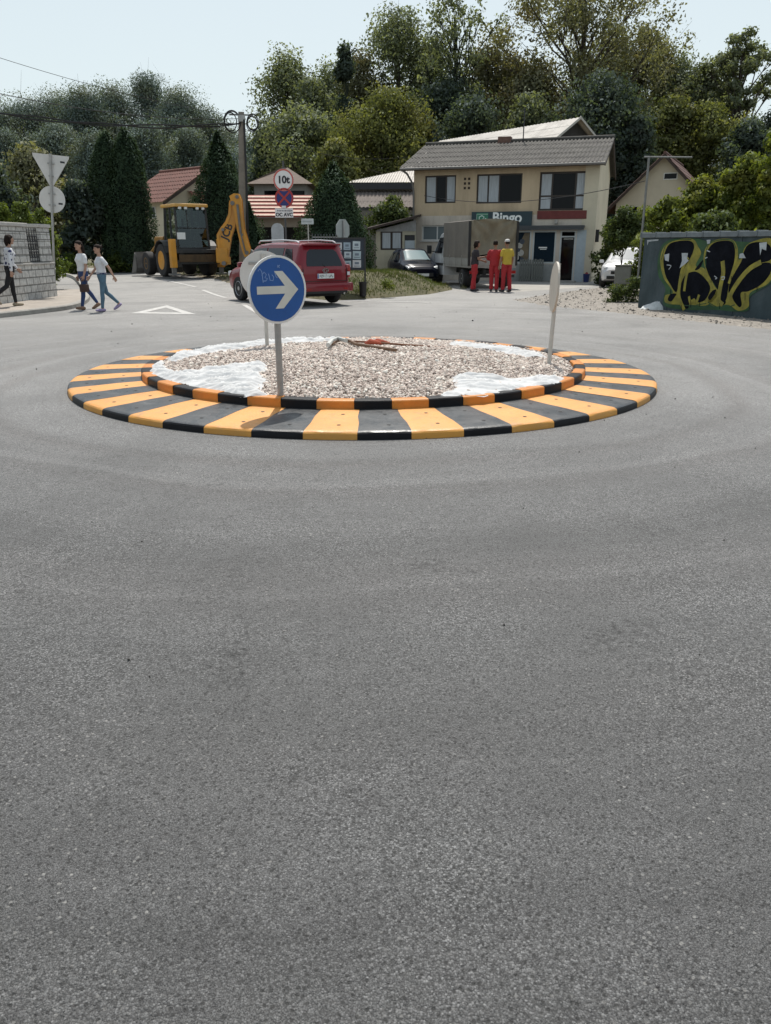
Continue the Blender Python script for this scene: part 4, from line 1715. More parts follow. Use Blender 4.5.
def facade(mb, x0, x1, z0, z1, holes, y=0.0, depth=.18, mi=0, split=None):
    """front wall at y with openings and reveals; holes (xa, xb, za, zb); split: z above which material 1 is used"""
    xs = sorted(set([x0, x1] + [v for h in holes for v in h[:2]]))
    zs = sorted(set([z0, z1] + ([split] if split else []) + [v for h in holes for v in h[2:4]]))
    for i in range(len(xs) - 1):
        for j in range(len(zs) - 1):
            cx, cz = (xs[i] + xs[i + 1]) / 2, (zs[j] + zs[j + 1]) / 2
            if any(h[0] < cx < h[1] and h[2] < cz < h[3] for h in holes):
                continue
            mb.add([(xs[i], y, zs[j]), (xs[i + 1], y, zs[j]), (xs[i + 1], y, zs[j + 1]), (xs[i], y, zs[j + 1])], [(0, 1, 2, 3)], (1 if split and cz > split else mi))
    for a, b, c, d in [h[:4] for h in holes]:
        mi2 = 1 if split and (c + d) / 2 > split else mi
        for q in ([(a, y, c), (a, y + depth, c), (a, y + depth, d), (a, y, d)], [(b, y, c), (b, y, d), (b, y + depth, d), (b, y + depth, c)],
                  [(a, y, c), (b, y, c), (b, y + depth, c), (a, y + depth, c)], [(a, y, d), (a, y + depth, d), (b, y + depth, d), (b, y, d)]):
            mb.add(q, [(0, 1, 2, 3)], mi2)


def window(parent, h, fm, gm_, y=.12, mull=(), bars=(), fw=.06, curtains=(), sill=None, name='window'):
    a, b, c, d = h[:4]
    f = MB()
    f.b2((a + .002, y - .03, c + .002), (a + fw, y + .03, d - .002)).b2((b - fw, y - .03, c + .002), (b - .002, y + .03, d - .002))
    f.b2((a + fw, y - .028, c + .002), (b - fw, y + .028, c + fw)).b2((a + fw, y - .028, d - fw), (b - fw, y + .028, d - .002))
    for m_ in mull:
        xx = a + (b - a) * m_
        f.b2((xx - fw * .45, y - .026, c + fw), (xx + fw * .45, y + .026, d - fw))
    for m_ in bars:
        zz = c + (d - c) * m_
        f.b2((a + fw, y - .024, zz - fw * .4), (b - fw, y + .024, zz + fw * .4))
    o = f.build(name, fm, parent)
    g = MB()
    g.add([(a + .01, y + .005, c + .01), (b - .01, y + .005, c + .01), (b - .01, y + .005, d - .01), (a + .01, y + .005, d - .01)], [(0, 1, 2, 3)])
    go_ = g.build('pane', gm_, o)
    for u0, u1 in curtains:
        q = MB()
        n = 18
        xa, xb = a + (b - a) * u0, a + (b - a) * u1
        vs, fs = [], []
        for k in range(n + 1):
            xx = xa + (xb - xa) * k / n
            yy = y - .004 - .006 * (1 + math.sin(k * 2.2))
            vs += [(xx, yy, c + .07), (xx, yy, d - .07)]
        for k in range(n):
            fs.append((2 * k, 2 * k + 2, 2 * k + 3, 2 * k + 1))
        q.add(vs, fs)
        q.build('curtain', M_CURT, o, smooth=True)
    if sill:
        MB().b2((a - .06, -.07, c - .055), (b + .06, y - .03, c - .003), bev=.008).build('sill', sill, o)
    return o


def corrugated(x0, x1, p_eave, p_ridge, pitch, amp, nrow, thick=.02, rows_step=.012, seed=1, mb=None, mi=0):
    """roof sheet between eave line (y,z) and ridge line (y,z)"""
    mb = mb or MB()
    n = int((x1 - x0) / pitch * 6)
    e, q = Vector((p_eave[0], p_eave[1])), Vector((p_ridge[0], p_ridge[1]))
    d = q - e
    nrm = Vector((-d.y, d.x)).normalized()
    if nrm.y < 0:
        nrm = -nrm
    r = random.Random(seed)
    for rw in range(nrow):
        a, b = rw / nrow, (rw + 1.06) / nrow
        vs, fs = [], []
        dx = r.uniform(-.01, .01)
        for k in range(n + 1):
            x = x0 + (x1 - x0) * k / n
            h = amp * math.sin(2 * PI * (x + dx) / pitch)
            for u, l in ((a, rows_step), (min(b, 1.0), 0)):
                pp = e + d * u + nrm * (h + l)
                vs.append((x, pp.x, pp.y))
        for k in range(n):
            fs.append((2 * k, 2 * k + 2, 2 * k + 3, 2 * k + 1))
        mb.add(vs, fs, mi)
    return mb


# ---------------------------------------------------------------- SHOP
aS = R(-18.5)
oS = Vector((1.37, 40.7, 0.0))
WS, DS, HS = 8.65, 7.6, 5.08
shop = thing('shop_building', 'two storey ochre shop building with a grey corrugated roof behind the parked truck', 'building', oS, aS)
holes_up = [(.55, 2.08, 3.55, 4.78), (3.08, 5.22, 3.5, 4.78), (6.02, 8.22, 3.15, 4.80)]
holes_dn = [(.42, 1.95, 1.85, 2.55), (4.84, 5.78, .82, 2.28), (5.86, 6.94, .82, 2.28), (7.12, 7.84, .06, 2.28)]
wb = MB()
facade(wb, 0, WS, -.1, HS, holes_up + holes_dn, depth=.22, split=2.98)
wb.add([(0, 0, -.1), (0, DS, -.1), (0, DS, HS), (0, DS / 2, HS + 1.5), (0, 0, HS)], [(0, 1, 2, 3, 4)], 1)
wb.add([(0, DS, -.1), (WS, DS, -.1), (WS, DS, HS), (0, DS, HS)], [(0, 1, 2, 3)], 1)
wb.add([(.0, .9, -.1), (WS, .9, -.1), (WS, .9, HS), (0, .9, HS)], [(0, 1, 2, 3)], 2)
wb.build('wall', [M_LOWER, M_OCHRE, mat('dark_interior', (.015, .015, .016), .9)], shop)
sw = MB()
sw.add([(WS, 0, -.1), (WS, DS, -.1), (WS, DS, HS), (WS, DS / 2, HS + 1.5), (WS, 0, HS)], [(0, 1, 2, 3, 4)])
sw.b2((WS - .6, -.02, -.1), (WS + .02, -.002, HS - .05))
sw.build('side_wall', M_CREAM, shop)
M_ETERNIT = mat('grey_fibre_cement', (.076, .071, .065), .9, var=.4, scale=2.5, bump=.3, bscale=25, dirt=(.13, .125, .11), dirt_amt=.6)
rf = MB()
ez, rz_ = HS + .02, HS + 1.48
corrugated(-.5, WS + .3, (-.62, ez), (DS / 2, rz_), .177, .028, 5, seed=3, mb=rf, rows_step=.02)
corrugated(-.5, WS + .3, (DS + .6, ez), (DS / 2, rz_), .177, .028, 5, seed=4, mb=rf, rows_step=.02)
rf.tube([(-.5, DS / 2, rz_ + .03), (WS + .3, DS / 2, rz_ + .03)], .1, 10)
ro = rf.build('roof', M_ETERNIT, shop, smooth=True, ang=60)
ev = MB()
ev.b2((-.48, -.56, ez - .13), (WS + .28, -.52, ez - .03))
for sx_ in (-.47, WS + .24):
    for sg in (0, 1):
        yA, yB = (-.56, DS / 2) if sg == 0 else (DS + .5, DS / 2)
        ev.add([(sx_, yA, ez - .16), (sx_, yA, ez - .03), (sx_, yB, rz_ - .04), (sx_, yB, rz_ - .2), (sx_ + .04, yA, ez - .16), (sx_ + .04, yA, ez - .03), (sx_ + .04, yB, rz_ - .04), (sx_ + .04, yB, rz_ - .2)],
               [(0, 1, 2, 3), (4, 5, 6, 7), (0, 1, 5, 4), (3, 2, 6, 7), (0, 3, 7, 4), (1, 2, 6, 5)])
ev.add([(-.45, -.52, ez - .12), (WS + .24, -.52, ez - .12), (WS + .24, .0, ez - .06), (-.45, .0, ez - .06)], [(0, 1, 2, 3)])
ev.build('eaves', M_WOOD, shop)
MB().b2((3.3, DS / 2 - .25, rz_ - .2), (3.95, DS / 2 + .25, rz_ + .22), bev=.02).build('chimney', mat('chimney_brick', (.16, .09, .07), .9, var=.3, scale=8), shop)
MB().tube([(4.55, DS / 2 - .1, rz_ - .1), (4.55, DS / 2 - .1, rz_ + 1.45)], .03, 6).build('vent_pipe', M_SDARK, shop)
window(shop, holes_up[0], M_DKFR, M_GLASS, mull=(.36, .68), curtains=((.04, .35), (.70, .97)), fw=.07)
window(shop, holes_up[1], M_DKFR, M_GLASS, mull=(.25, .5,), curtains=((.03, .24), (.27, .49)), fw=.07)
w3 = window(shop, holes_up[2], M_DKFR, M_GLASS, mull=(.26, .74), bars=(.38,), curtains=((.03, .25), (.76, .97)), fw=.085)
MB().b2((6.0, -.05, 2.78), (8.24, -.003, 3.14), bev=.01).build('red_panel', mat('oxide_red_board', (.15, .035, .032), .8, var=.2, scale=4), shop)
window(shop, holes_dn[0], M_WFR, glassmat('pale_glass', (.16, .19, .2), .2), mull=(.5,), fw=.06, sill=M_WFR)
M_SHOPGL = glassmat('shop_glass', (.010, .022, .035))
M_SHFR = mat('shop_frame', (.50, .53, .53), .5, var=.06)
w4 = window(shop, holes_dn[1], M_SHFR, M_SHOPGL, y=.05, fw=.07)
w5 = window(shop, holes_dn[2], M_SHFR, M_SHOPGL, y=.05, fw=.07)
# poster picture of round loaves
pm_ = MB()
a, b, c, d = holes_dn[1]


def fdisc(mb, x, z, r_, y, mi, sx_=1.0, n=20):
    mb.add([(x + r_ * sx_ * math.cos(2 * PI * k / n), y, z + r_ * math.sin(2 * PI * k / n)) for k in range(n)], [tuple(range(n))], mi)


pm_.add([(a + .48, .020, c + .25), (b - .09, .020, c + .08), (b - .09, .020, d - .1), (a + .62, .020, d - .1), (a + .46, .020, d - .45)], [(0, 1, 2, 3, 4)], 1)
for x, z, q, mi in ((a + .42, c + .80, .13, 0), (a + .48, c + .47, .15, 0), (a + .27, c + .26, .14, 0), (a + .55, c + .18, .1, 2), (a + .36, c + .60, .09, 2), (a + .52, c + .98, .12, 2)):
    fdisc(pm_, x, z, q, .016 - .002 * mi, mi)
pm_.build('window_picture', [mat('picture_pale', (.42, .40, .36), .6, var=.3, scale=7), mat('picture_tan', (.15, .115, .07), .6, var=.3, scale=4), mat('picture_dark', (.05, .06, .08), .6)], w4)
MB().b2((6.15, .018, 1.50), (6.54, .022, 1.56)).b2((6.22, .018, 1.44), (6.52, .022, 1.47)).each('window_lettering', M_SWHITE, w5)
# door
df = MB()
a, b, c, d = holes_dn[3]
df.b2((a + .002, .0, c), (a + .07, .1, d - .003)).b2((b - .07, .0, c), (b - .002, .1, d - .003)).b2((a + .07, .0, d - .3), (b - .07, .1, d - .24)).b2((a + .07, .0, d - .06), (b - .07, .1, d - .003))
dr = df.build('door', M_SHFR, shop)
MB().b2((a + .08, .25, c), (b - .08, .27, d - .3)).build('pane', glassmat('door_dark', (.006, .006, .008)), dr)
MB().b2((a + .14, .235, d - .39), (b - .14, .247, d - .345)).build('strip_light', mat('strip_white', (.8, .8, .78), .4), dr)
MB().b2((a - .1, -.9, -.05), (b + .15, -.003, .06), bev=.01).build('door_step', M_CONC, shop)
cn = MB()
cn.b2((4.1, -.34, 2.40), (8.2, -.003, 2.50), bev=.008)
cn.b2((4.1, -.33, 2.31), (8.2, -.29, 2.40))
cn.build('canopy', mat('canopy_dark', (.05, .055, .06), .6), shop)
MB().b2((7.88, -.03, .0), (8.3, -.004, 2.30)).build('pale_pilaster', mat('pale_blue_panel', (.42, .48, .52), .7, var=.1), shop)
MB().b2((4.5, -.035, .02), (7.0, -.004, .78)).build('base_panel', mat('base_grey', (.33, .34, .33), .8, var=.12, dirt=(.2, .2, .19)), shop)
# sign board
sb = MB()
sb.b2((2.92, -.16, 2.30), (5.78, -.03, 3.13), bev=.008)
sbo = sb.build('sign_board', mat('sign_green_dark', (.012, .036, .048), .5, var=.1), shop)
text_obj('lettering', 'Bingo', .62, mat('sign_letter_white', (.80, .82, .80), .5), sbo, (4.62, -.168, 2.85), (PI / 2, 0, 0), .008, .016)
lg = MB()
lg.b2((3.16, -.170, 2.50), (3.72, -.162, 3.08))
lgo = lg.build('logo', mat('logo_green', (.03, .17, .10), .5), sbo)
m_ = MB()
stroke2d(m_, [(3.30, 2.62), (3.30, 2.9), (3.42, 2.96), (3.53, 2.9), (3.46, 2.78), (3.56, 2.68), (3.47, 2.57), (3.33, 2.57)], .045, -.173)
stroke2d(m_, [(3.18, 2.45), (3.18, 3.02), (3.70, 3.02)], .02, -.173)
fdisc(m_, 3.60, 2.80, .05, -.173, 0)
m_.build('logo_mark', mat('logo_pale', (.50, .62, .55), .5), lgo)
vt = MB()
for i in range(2):
    for k in range(3):
        vt.b2((2.46 + i * .2, -.008, 4.14 + k * .2), (2.57 + i * .2, -.002, 4.25 + k * .2))
vt.each('air_vent', mat('vent_dark', (.05, .035, .025), .9), shop)
dp = MB()
dp.tube([(-.4, -.62, ez - .1), (-.2, -.5, ez - .25), (-.02, -.18, ez - .65), (.02, -.09, ez - 1.0), (.02, -.09, .1)], .05, 8)
dp.tube([(-.5, -.66, ez - .06), (WS + .28, -.66, ez - .06)], .06, 8)
dp.build('gutter', mat('gutter_grey', (.16, .15, .14), .6), shop, smooth=True)
MB().box((6.9, -.08, 2.66), (.14, .14, .2), bev=.03).build('lamp', mat('lamp_dull', (.35, .33, .3), .5), shop)
MB().box((WS + .075, .9, 2.05), (.15, .35, .55), bev=.01).build('meter_box', M_SDARK, shop)
cable('overhead_cable', 'thin wire slung across the shop front to the leaning steel post', oS + Vector((.5, -.25, 3.9)), wtop, .45, .012)
cable('overhead_cable', 'faint wire running from the left corner of the shop roof towards the utility pole', oS + Vector((-.3, -.3, 5.6)), topw + Vector((0, 0, -.4)), .5, .011)

# things standing at the shop front
mS = Matrix.Translation(oS) @ Matrix.Rotation(aS, 4, 'Z')
for k, (lx, lab) in enumerate(((5.62, 'grey slatted pallet leaning against the shop window, the left one of two'), (6.2, 'grey slatted pallet leaning under the right shop window, the right one of two'))):
    q = mS @ Vector((lx, -.42, .02))
    s = thing('pallet', lab, 'pallet', q, aS + R(2 - 5 * k), 'pallets leaning at the shop front')
    s.rotation_euler = (R(-8), 0, aS)
    g = MB()
    for j in range(5):
        g.b2((-.27 + j * .112, -.02, 0), (-.27 + j * .112 + .092, .0, .98 + .03 * (j % 2)))
    g.build('slats', mat('weathered_wood', (.15, .155, .14), .9, var=.25, scale=6, stretch=(5, 1, 1)), s)
    MB().b2((-.27, .002, .12), (.27, .05, .22)).b2((-.27, .002, .7), (.27, .05, .8)).each('bearer', mat('weathered_wood_dark', (.09, .09, .08), .9), s)
q = mS @ Vector((8.48, -.4, .02))
s = thing('bucket', 'small blue bucket on the ground at the right corner of the shop', 'bucket', q)
MB().lathe([(.12, 0), (.155, .34), (.165, .36), (.15, .36), (.12, .05)], 18).build('body', mat('blue_plastic', (.02, .035, .14), .45), s, smooth=True)
MB().lathe([(.14, .30), (.06, .40), (.03, .44)], 10).build('contents', mat('red_cloth2', (.25, .04, .05), .8), s, smooth=True)

# ---------------------------------------------------------------- generic gabled house
M_TILE = mat('red_roof_tile', (.16, .065, .05), .85, var=.3, scale=4, bump=.3, bscale=20, dirt=(.12, .07, .055), dirt_amt=.6)
M_TILE2 = mat('brown_roof_tile', (.11, .058, .05), .85, var=.3, scale=4, bump=.3, bscale=20, dirt=(.09, .06, .05), dirt_amt=.6)


def gable_house(name, label, o, rz, W, D, H, rise, wallm, roofm, windows, over=.5, rover=.4, tile=.3, fm=M_WFR):
    h = thing(name, label, 'house', o, rz)
    wb = MB()
    facade(wb, 0, W, -2, H, [q for q in windows if q[3] < H], depth=.15)
    gw_ = [q for q in windows if q[3] >= H]
    wb.add([(0, 0, H), (W, 0, H), (W / 2, 0, H + rise)], [(0, 1, 2)])
    wb.add([(0, D, -2), (0, 0, -2), (0, 0, H), (0, D, H)], [(0, 1, 2, 3)])
    wb.add([(W, D, -2), (W, 0, -2), (W, 0, H), (W, D, H)], [(0, 1, 2, 3)])
    wb.add([(0, D, -2), (W, D, -2), (W, D, H), (W / 2, D, H + rise), (0, D, H)], [(0, 1, 2, 3, 4)])
    wb.build('wall', wallm, h)
    # roof slopes: corrugated() works along x; here ridge runs along y, so swap axes
    sl = rise / (W / 2)
    rb_ = MB()
    Msw = Matrix(((0, 1, 0, 0), (1, 0, 0, 0), (0, 0, 1, 0), (0, 0, 0, 1)))
    for sg in (0, 1):
        tmp = MB()
        xe = -over if sg == 0 else W + over
        corrugated(-rover, D + rover, (xe, H - over * sl + .06), (W / 2, H + rise + .06), tile, .03, 8, seed=sg + 2, mb=tmp, rows_step=.03)
        rb_.add([Msw @ Vector(v) for v in tmp.v], tmp.f)
    rb_.tube([(W / 2, -rover, H + rise + .1), (W / 2, D + rover, H + rise + .1)], .1, 8)
    rb_.build('roof', roofm, h, smooth=True, ang=60)
    bg_ = MB()
    for yy in (-rover + .01, D + rover - .05):
        for sg in (0, 1):
            xe = -over if sg == 0 else W + over
            ze = H - over * sl
            bg_.add([(xe, yy, ze - .16), (xe, yy, ze + .03), (W / 2, yy, H + rise + .03), (W / 2, yy, H + rise - .18), (xe, yy + .04, ze - .16), (xe, yy + .04, ze + .03), (W / 2, yy + .04, H + rise + .03), (W / 2, yy + .04, H + rise - .18)],
                    [(0, 1, 2, 3), (4, 5, 6, 7), (0, 1, 5, 4), (3, 2, 6, 7), (0, 3, 7, 4), (1, 2, 6, 5)])
    # soffit
    bg_.each('barge_board', M_WOOD, h)
    for q in windows:
        if q[3] < H:
            window(h, q, fm, M_GLASS, y=.08, mull=(.5,), fw=.07)
        else:
            a, b, c, d = q
            f = MB().b2((a, -.04, c), (b, -.003, c + .06)).b2((a, -.04, d - .06), (b, -.003, d)).b2((a, -.04, c + .06), (a + .06, -.003, d - .06)).b2((b - .06, -.04, c + .06), (b, -.003, d - .06))
            fo = f.build('window', fm, h)
            MB().b2((a + .06, -.02, c + .06), (b - .06, -.004, d - .06)).build('pane', M_GLASS, fo)
    return h


# right house
Yr = 58
xL = X_at(613, Yr, 2)
Wr = 5.9
Hr = zpx(203, Yr)
apz = zpx(157, Yr)
zw0, zw1 = zpx(219, Yr), zpx(206, Yr)
hr = gable_house('gabled_house', 'cream house with a steep brown tiled gable behind the bushes on the right', (xL, Yr, 0), R(-26), Wr, 9, Hr, (apz - Hr), mat('house_cream', (.54, .485, .385), .92, var=.08, scale=.8, dirt=(.42, .36, .28), dirt_amt=.4), M_TILE2,
                 [(.7, 1.5, zw0, zw1), (2.95, 3.85, zpx(181.5, Yr), zpx(174.5, Yr))], over=.7, rover=.6)

# left house
Yl = 56
xL = X_at(171, Yl, 2)
Hl = zpx(197, Yl)
hl = gable_house('red_roof_house', 'cream house with a red tiled roof partly hidden behind the digger cab', (xL, Yl, 0), R(48), 6.6, 5.2, Hl, 1.95, M_CREAM, M_TILE,
                 [(3.2, 4.1, zpx(216, Yl), zpx(206, Yl))], over=.7, rover=.5, tile=.3)
pb = MB()
tmp = MB()
corrugated(1.6, 4.6, (-1.6, Hl - .25), (.0, Hl + .45), .3, .03, 4, mb=tmp)
pb.add(tmp.v, tmp.f)
for kk in (1.5, 3.4):
    fo = MB().b2((-.05, kk, zpx(218, Yl)), (-.003, kk + .85, zpx(206, Yl)), bev=.01).build('window', M_WFR, hl)
    MB().b2((-.056, kk + .07, zpx(217, Yl)), (-.051, kk + .39, zpx(206.6, Yl))).b2((-.056, kk + .46, zpx(217, Yl)), (-.051, kk + .78, zpx(206.6, Yl))).build('pane', M_GLASS, fo)
pb.build('porch_roof', mat('porch_tile', (.36, .15, .12), .85, var=.2, scale=4), hl, smooth=True, ang=60)
MB().b2((1.7, -1.5, Hl - .5), (4.5, -.004, Hl - .28)).b2((1.75, -1.5, -2), (2.0, -1.3, Hl - .5)).b2((4.2, -1.5, -2), (4.45, -1.3, Hl - .5)).build('porch', M_CREAM, hl)

# hip roof house behind the signs
Yh = 50
x0, x1 = X_at(250, Yh, 3), X_at(312, Yh, 3)
h = thing('hip_roof_house', 'small grey house with a brown hipped roof rising behind the weight limit sign', 'house', (x0, Yh, 0), 0)
zE, zR = zpx(184, Yh), zpx(163, Yh)
Wh = x1 - x0
MB().b2((.3, .3, -1), (Wh - .3, 5, zE)).build('wall', mat('grey_wall', (.26, .25, .235), .9, var=.12), h)
rb_ = MB()
rb_.add([(-.1, -.2, zE), (Wh + .1, -.2, zE), (Wh + .1, 5.4, zE), (-.1, 5.4, zE), (Wh * .48, 2.4, zR), (Wh * .55, 2.8, zR)], [(0, 1, 5, 4), (1, 2, 5), (2, 3, 4, 5), (3, 0, 4), (3, 2, 1, 0)])
rb_.build('roof', mat('brown_hip_tile', (.135, .10, .08), .9, var=.25, scale=6, bump=.4, bscale=14), h)
MB().b2((.9, .285, zE - 1.3), (1.8, .298, zE - .35)).b2((2.5, .285, zE - 1.3), (3.3, .298, zE - .35)).each('window', M_GLASS, h)

# low tiled building; sunlight on the ribs is painted as pale rows
Yt2 = 44
x0, x1 = X_at(246, Yt2, 3), X_at(312, Yt2, 3)
h = thing('tiled_outbuilding', 'low outbuilding with a red tile roof, ribs coloured as sunlit, behind the sign posts', 'building', (x0, Yt2, 0), R(2))
zE, zR = zpx(217, Yt2), zpx(195, Yt2 + 3)
Wt = x1 - x0
rb_ = MB()
nr = 6
for k in range(nr):
    ua, ub = k / nr, (k + 1) / nr
    ya, yb2 = -.5 + 3.6 * ua, -.5 + 3.6 * ub
    za, zb2 = zE + (zR - zE) * ua, zE + (zR - zE) * ub
    yc, zc2 = ya + (yb2 - ya) * .45, za + (zb2 - za) * .45
    rb_.add([(-.2, ya, za + .06), (Wt + .2, ya, za + .06), (Wt + .2, yc, zc2 + .05), (-.2, yc, zc2 + .05)], [(0, 1, 2, 3)], 1)
    rb_.add([(-.2, yc, zc2 + .02), (Wt + .2, yc, zc2 + .02), (Wt + .2, yb2, zb2), (-.2, yb2, zb2)], [(0, 1, 2, 3)], 0)
    rb_.add([(-.2, ya, za - .03), (Wt + .2, ya, za - .03), (Wt + .2, ya, za + .06), (-.2, ya, za + .06)], [(0, 1, 2, 3)], 0)
rb_.build('roof', [mat('roof_red', (.26, .06, .045), .8, var=.25, scale=6), mat('roof_sunlit_rows', (.50, .37, .29), .8, var=.25, scale=7)], h)
wl = MB()
facade(wl, 0, Wt, -.5, zE - .05, [(.5, Wt - .6, -.4, zE - .5)], depth=.3)
wl.build('wall', mat('outbuilding_wall', (.30, .25, .2), .9), h)
MB().add([(0, 3, -.5), (Wt, 3, -.5), (Wt, 3, zE), (0, 3, zE)], [(0, 1, 2, 3)]).build('back_wall', mat('dark_interior', (.015, .015, .016), .9), h)

# ---------------------------------------------------------------- pale roofed annexes left of the shop
Yw = 50
x0, x1 = X_at(352, Yw, 4), X_at(432, Yw, 4)
h = thing('pale_roof_hall', 'long hall with a sunlit pale sheet roof showing left of the shop', 'building', (x0, Yw, 0), R(-4))
Ww = x1 - x0
zE, zR = zpx(183, Yw), zpx(170, Yw + 6) - .6
M_PALEROOF = mat('pale_sheet_roof', (.50, .47, .43), .75, var=.12, scale=1.5, dirt=(.2, .18, .16), dirt_amt=.7)
rb_ = MB()
nst = 34
for k in range(nst):   # standing seam sheets of a hipped roof, each cut off at the hip
    xa, xb = -.4 + (Ww + .4) * k / nst, -.4 + (Ww + .4) * (k + 1) / nst
    fa, fb = min(1, (xa + .4) / 3.4), min(1, (xb + .4) / 3.4)
    P_ = lambda x, f, e: (x, -.4 + 6.4 * f, zE + (zR + .6 - zE) * f + e)
    rb_.add([P_(xa, 0, 0), P_(xb - .03, 0, 0), P_(xb - .03, fb, 0), P_(xa, fa, 0)], [(0, 1, 2, 3)])
    rb_.add([P_(xb - .03, 0, 0), P_(xb - .015, 0, .05), P_(xb - .015, fb, .05), P_(xb - .03, fb, 0), P_(xb, 0, 0), P_(xb, fb, 0)], [(0, 1, 2, 3), (1, 4, 5, 2)])
rb_.add([(-.4, -.4, zE - .01), (3.0, 6, zR + .59), (-.4, 12, zE - .01)], [(0, 1, 2)])
ro = rb_.build('roof', M_PALEROOF, h, smooth=True, ang=60)
MB().b2((-.35, -.42, zE - .38), (Ww, -.36, zE - .04)).build('fascia', M_SDARK, h)
MB().b2((-.1, 0, -1), (Ww, 5.6, zE - .1)).build('wall', mat('hall_wall', (.36, .34, .32), .9, var=.1), h)
lw = MB()
corrugated(.1, Ww, (-2.6, zpx(207, Yw - 3)), (-.05, zpx(191, Yw) - .0), .22, .025, 3, mb=lw)
lw.build('lower_roof', mat('old_tile_grey', (.15, .125, .11), .9, var=.3, scale=5), h, smooth=True, ang=60)
MB().b2((.1, -2.4, -1), (Ww, -.1, zpx(210, Yw - 3))).build('lower_wall', mat('lower_wall_dark', (.2, .19, .17), .9), h)
# barge piece and dark gable seen at the left
bb_ = MB()
p0, p1 = at(362, 192, 45), at(371, 212, 45)
h2 = Vector((x0, Yw, 0))

# shed
Ysd = 39.5
x0, x1 = X_at(376, Ysd, 1), X_at(416, Ysd, 1)
h = thing('lean_to_shed', 'low cream shed with a sloping roof, dark window and pale door beside the shop', 'shed', (x0, Ysd, 0), R(-10))
Ws = x1 - x0
zl, zr = zpx(229, Ysd), zpx(219, Ysd)
wl = MB()
zt_ = zl - .12
hw_ = [(.22, 1.28, zpx(250, Ysd), zpx(231, Ysd)), (1.38, Ws - .05, .05, zpx(235, Ysd))]
facade(wl, 0, Ws, -.2, zt_, hw_, depth=.12)
wl.add([(0, 0, zt_), (Ws, 0, zt_), (Ws, 0, zr - .06), (0, 0, zl - .06)], [(0, 1, 2, 3)], 1)
wl.add([(0, 0, -.2), (0, 3, -.2), (0, 3, zl), (0, 0, zl - .06)], [(0, 1, 2, 3)])
wl.build('wall', [mat('shed_cream', (.40, .37, .28), .9, var=.12, scale=2, dirt=(.28, .25, .2)), mat('shed_boards', (.26, .26, .26), .9, var=.2, scale=4)], h)
wo = window(h, hw_[0], M_DKFR, M_GLASS, y=.05, mull=(.5,), fw=.08, curtains=((.08, .45), (.55, .92)))
MB().b2((hw_[1][0] + .01, .05, .0), (hw_[1][1] - .01, .09, hw_[1][3] - .25)).build('door', mat('door_pale_blue', (.40, .45, .48), .6, var=.08), h)
MB().b2((hw_[1][0] + .01, .06, hw_[1][3] - .24), (hw_[1][1] - .01, .08, hw_[1][3] - .01)).build('transom', M_SDARK, h)
rb_ = MB()
rb_.add([(-.5, -.4, zl - .10), (Ws + .05, -.4, zr + .02), (Ws + .05, 3.2, zr + .3), (-.5, 3.2, zl + .2), (-.5, -.4, zl + .0), (Ws + .05, -.4, zr + .12), (Ws + .05, 3.2, zr + .4), (-.5, 3.2, zl + .3)],
        [(0, 1, 2, 3), (4, 5, 6, 7), (0, 1, 5, 4), (1, 2, 6, 5), (2, 3, 7, 6), (3, 0, 4, 7)])
rb_.build('roof', M_WOOD, h)

# hall behind the shop roof
hb0 = at(541, 150, 51)
h = thing('pale_roof_barn', 'barn with a bright pale sheet roof and dark open gable rising behind the shop roof', 'building', (hb0.x, 51, 0), R(35))
Wb, Db = 5.4, 13.0
zE = zpx(146, 51)
zR = zpx(118, 52.5)
wl = MB()
wl.add([(0, 0, 0), (Wb, 0, 0), (Wb, 0, zE), (Wb / 2, 0, zR - .1), (0, 0, zE)], [(0, 1, 2, 3, 4)], 1)
wl.add([(0, 0, 0), (0, Db, 0), (0, Db, zE), (0, 0, zE)], [(0, 1, 2, 3)])
wl.add([(Wb, 0, 0), (Wb, Db, 0), (Wb, Db, zE), (Wb, 0, zE)], [(0, 1, 2, 3)])
wl.build('wall', [mat('hall_wall2', (.34, .31, .27), .9), mat('dark_gable', (.035, .033, .032), .9, var=.3)], h)
rb_ = MB()
Msw = Matrix(((0, 1, 0, 0), (1, 0, 0, 0), (0, 0, 1, 0), (0, 0, 0, 1)))
for xe in (-.5, Wb + .5):
    tmp = MB()
    corrugated(-.5, Db, (xe, zE - .5 * (zR - zE) / (Wb / 2)), (Wb / 2, zR), .3, .012, 4, mb=tmp)
    rb_.add([Msw @ Vector(v) for v in tmp.v], tmp.f)
rb_.build('roof', M_PALEROOF, h, smooth=True, ang=60)
bgm = MB()
for xe in (-.5, Wb + .5):
    ze = zE - .5 * (zR - zE) / (Wb / 2)
    bgm.add([(xe, -.52, ze - .12), (xe, -.52, ze + .03), (Wb / 2, -.52, zR + .05), (Wb / 2, -.52, zR - .1), (xe, -.48, ze - .12), (xe, -.48, ze + .03), (Wb / 2, -.48, zR + .05), (Wb / 2, -.48, zR - .1)],
            [(0, 1, 2, 3), (4, 5, 6, 7), (0, 1, 5, 4), (3, 2, 6, 7), (0, 3, 7, 4), (1, 2, 6, 5)])
bgm.each('barge_board', mat('barge_pale', (.45, .43, .4), .8), h)
MB().b2((1.2, -.06, zE - .2), (2.1, -.004, zE + .5)).build('brick_panel', mat('brick_patch', (.24, .15, .11), .9, var=.3, scale=12), h)
MB().b2((3.6, -.08, zE - 1), (3.72, -.004, zE + .75)).build('post', M_WOOD, h)

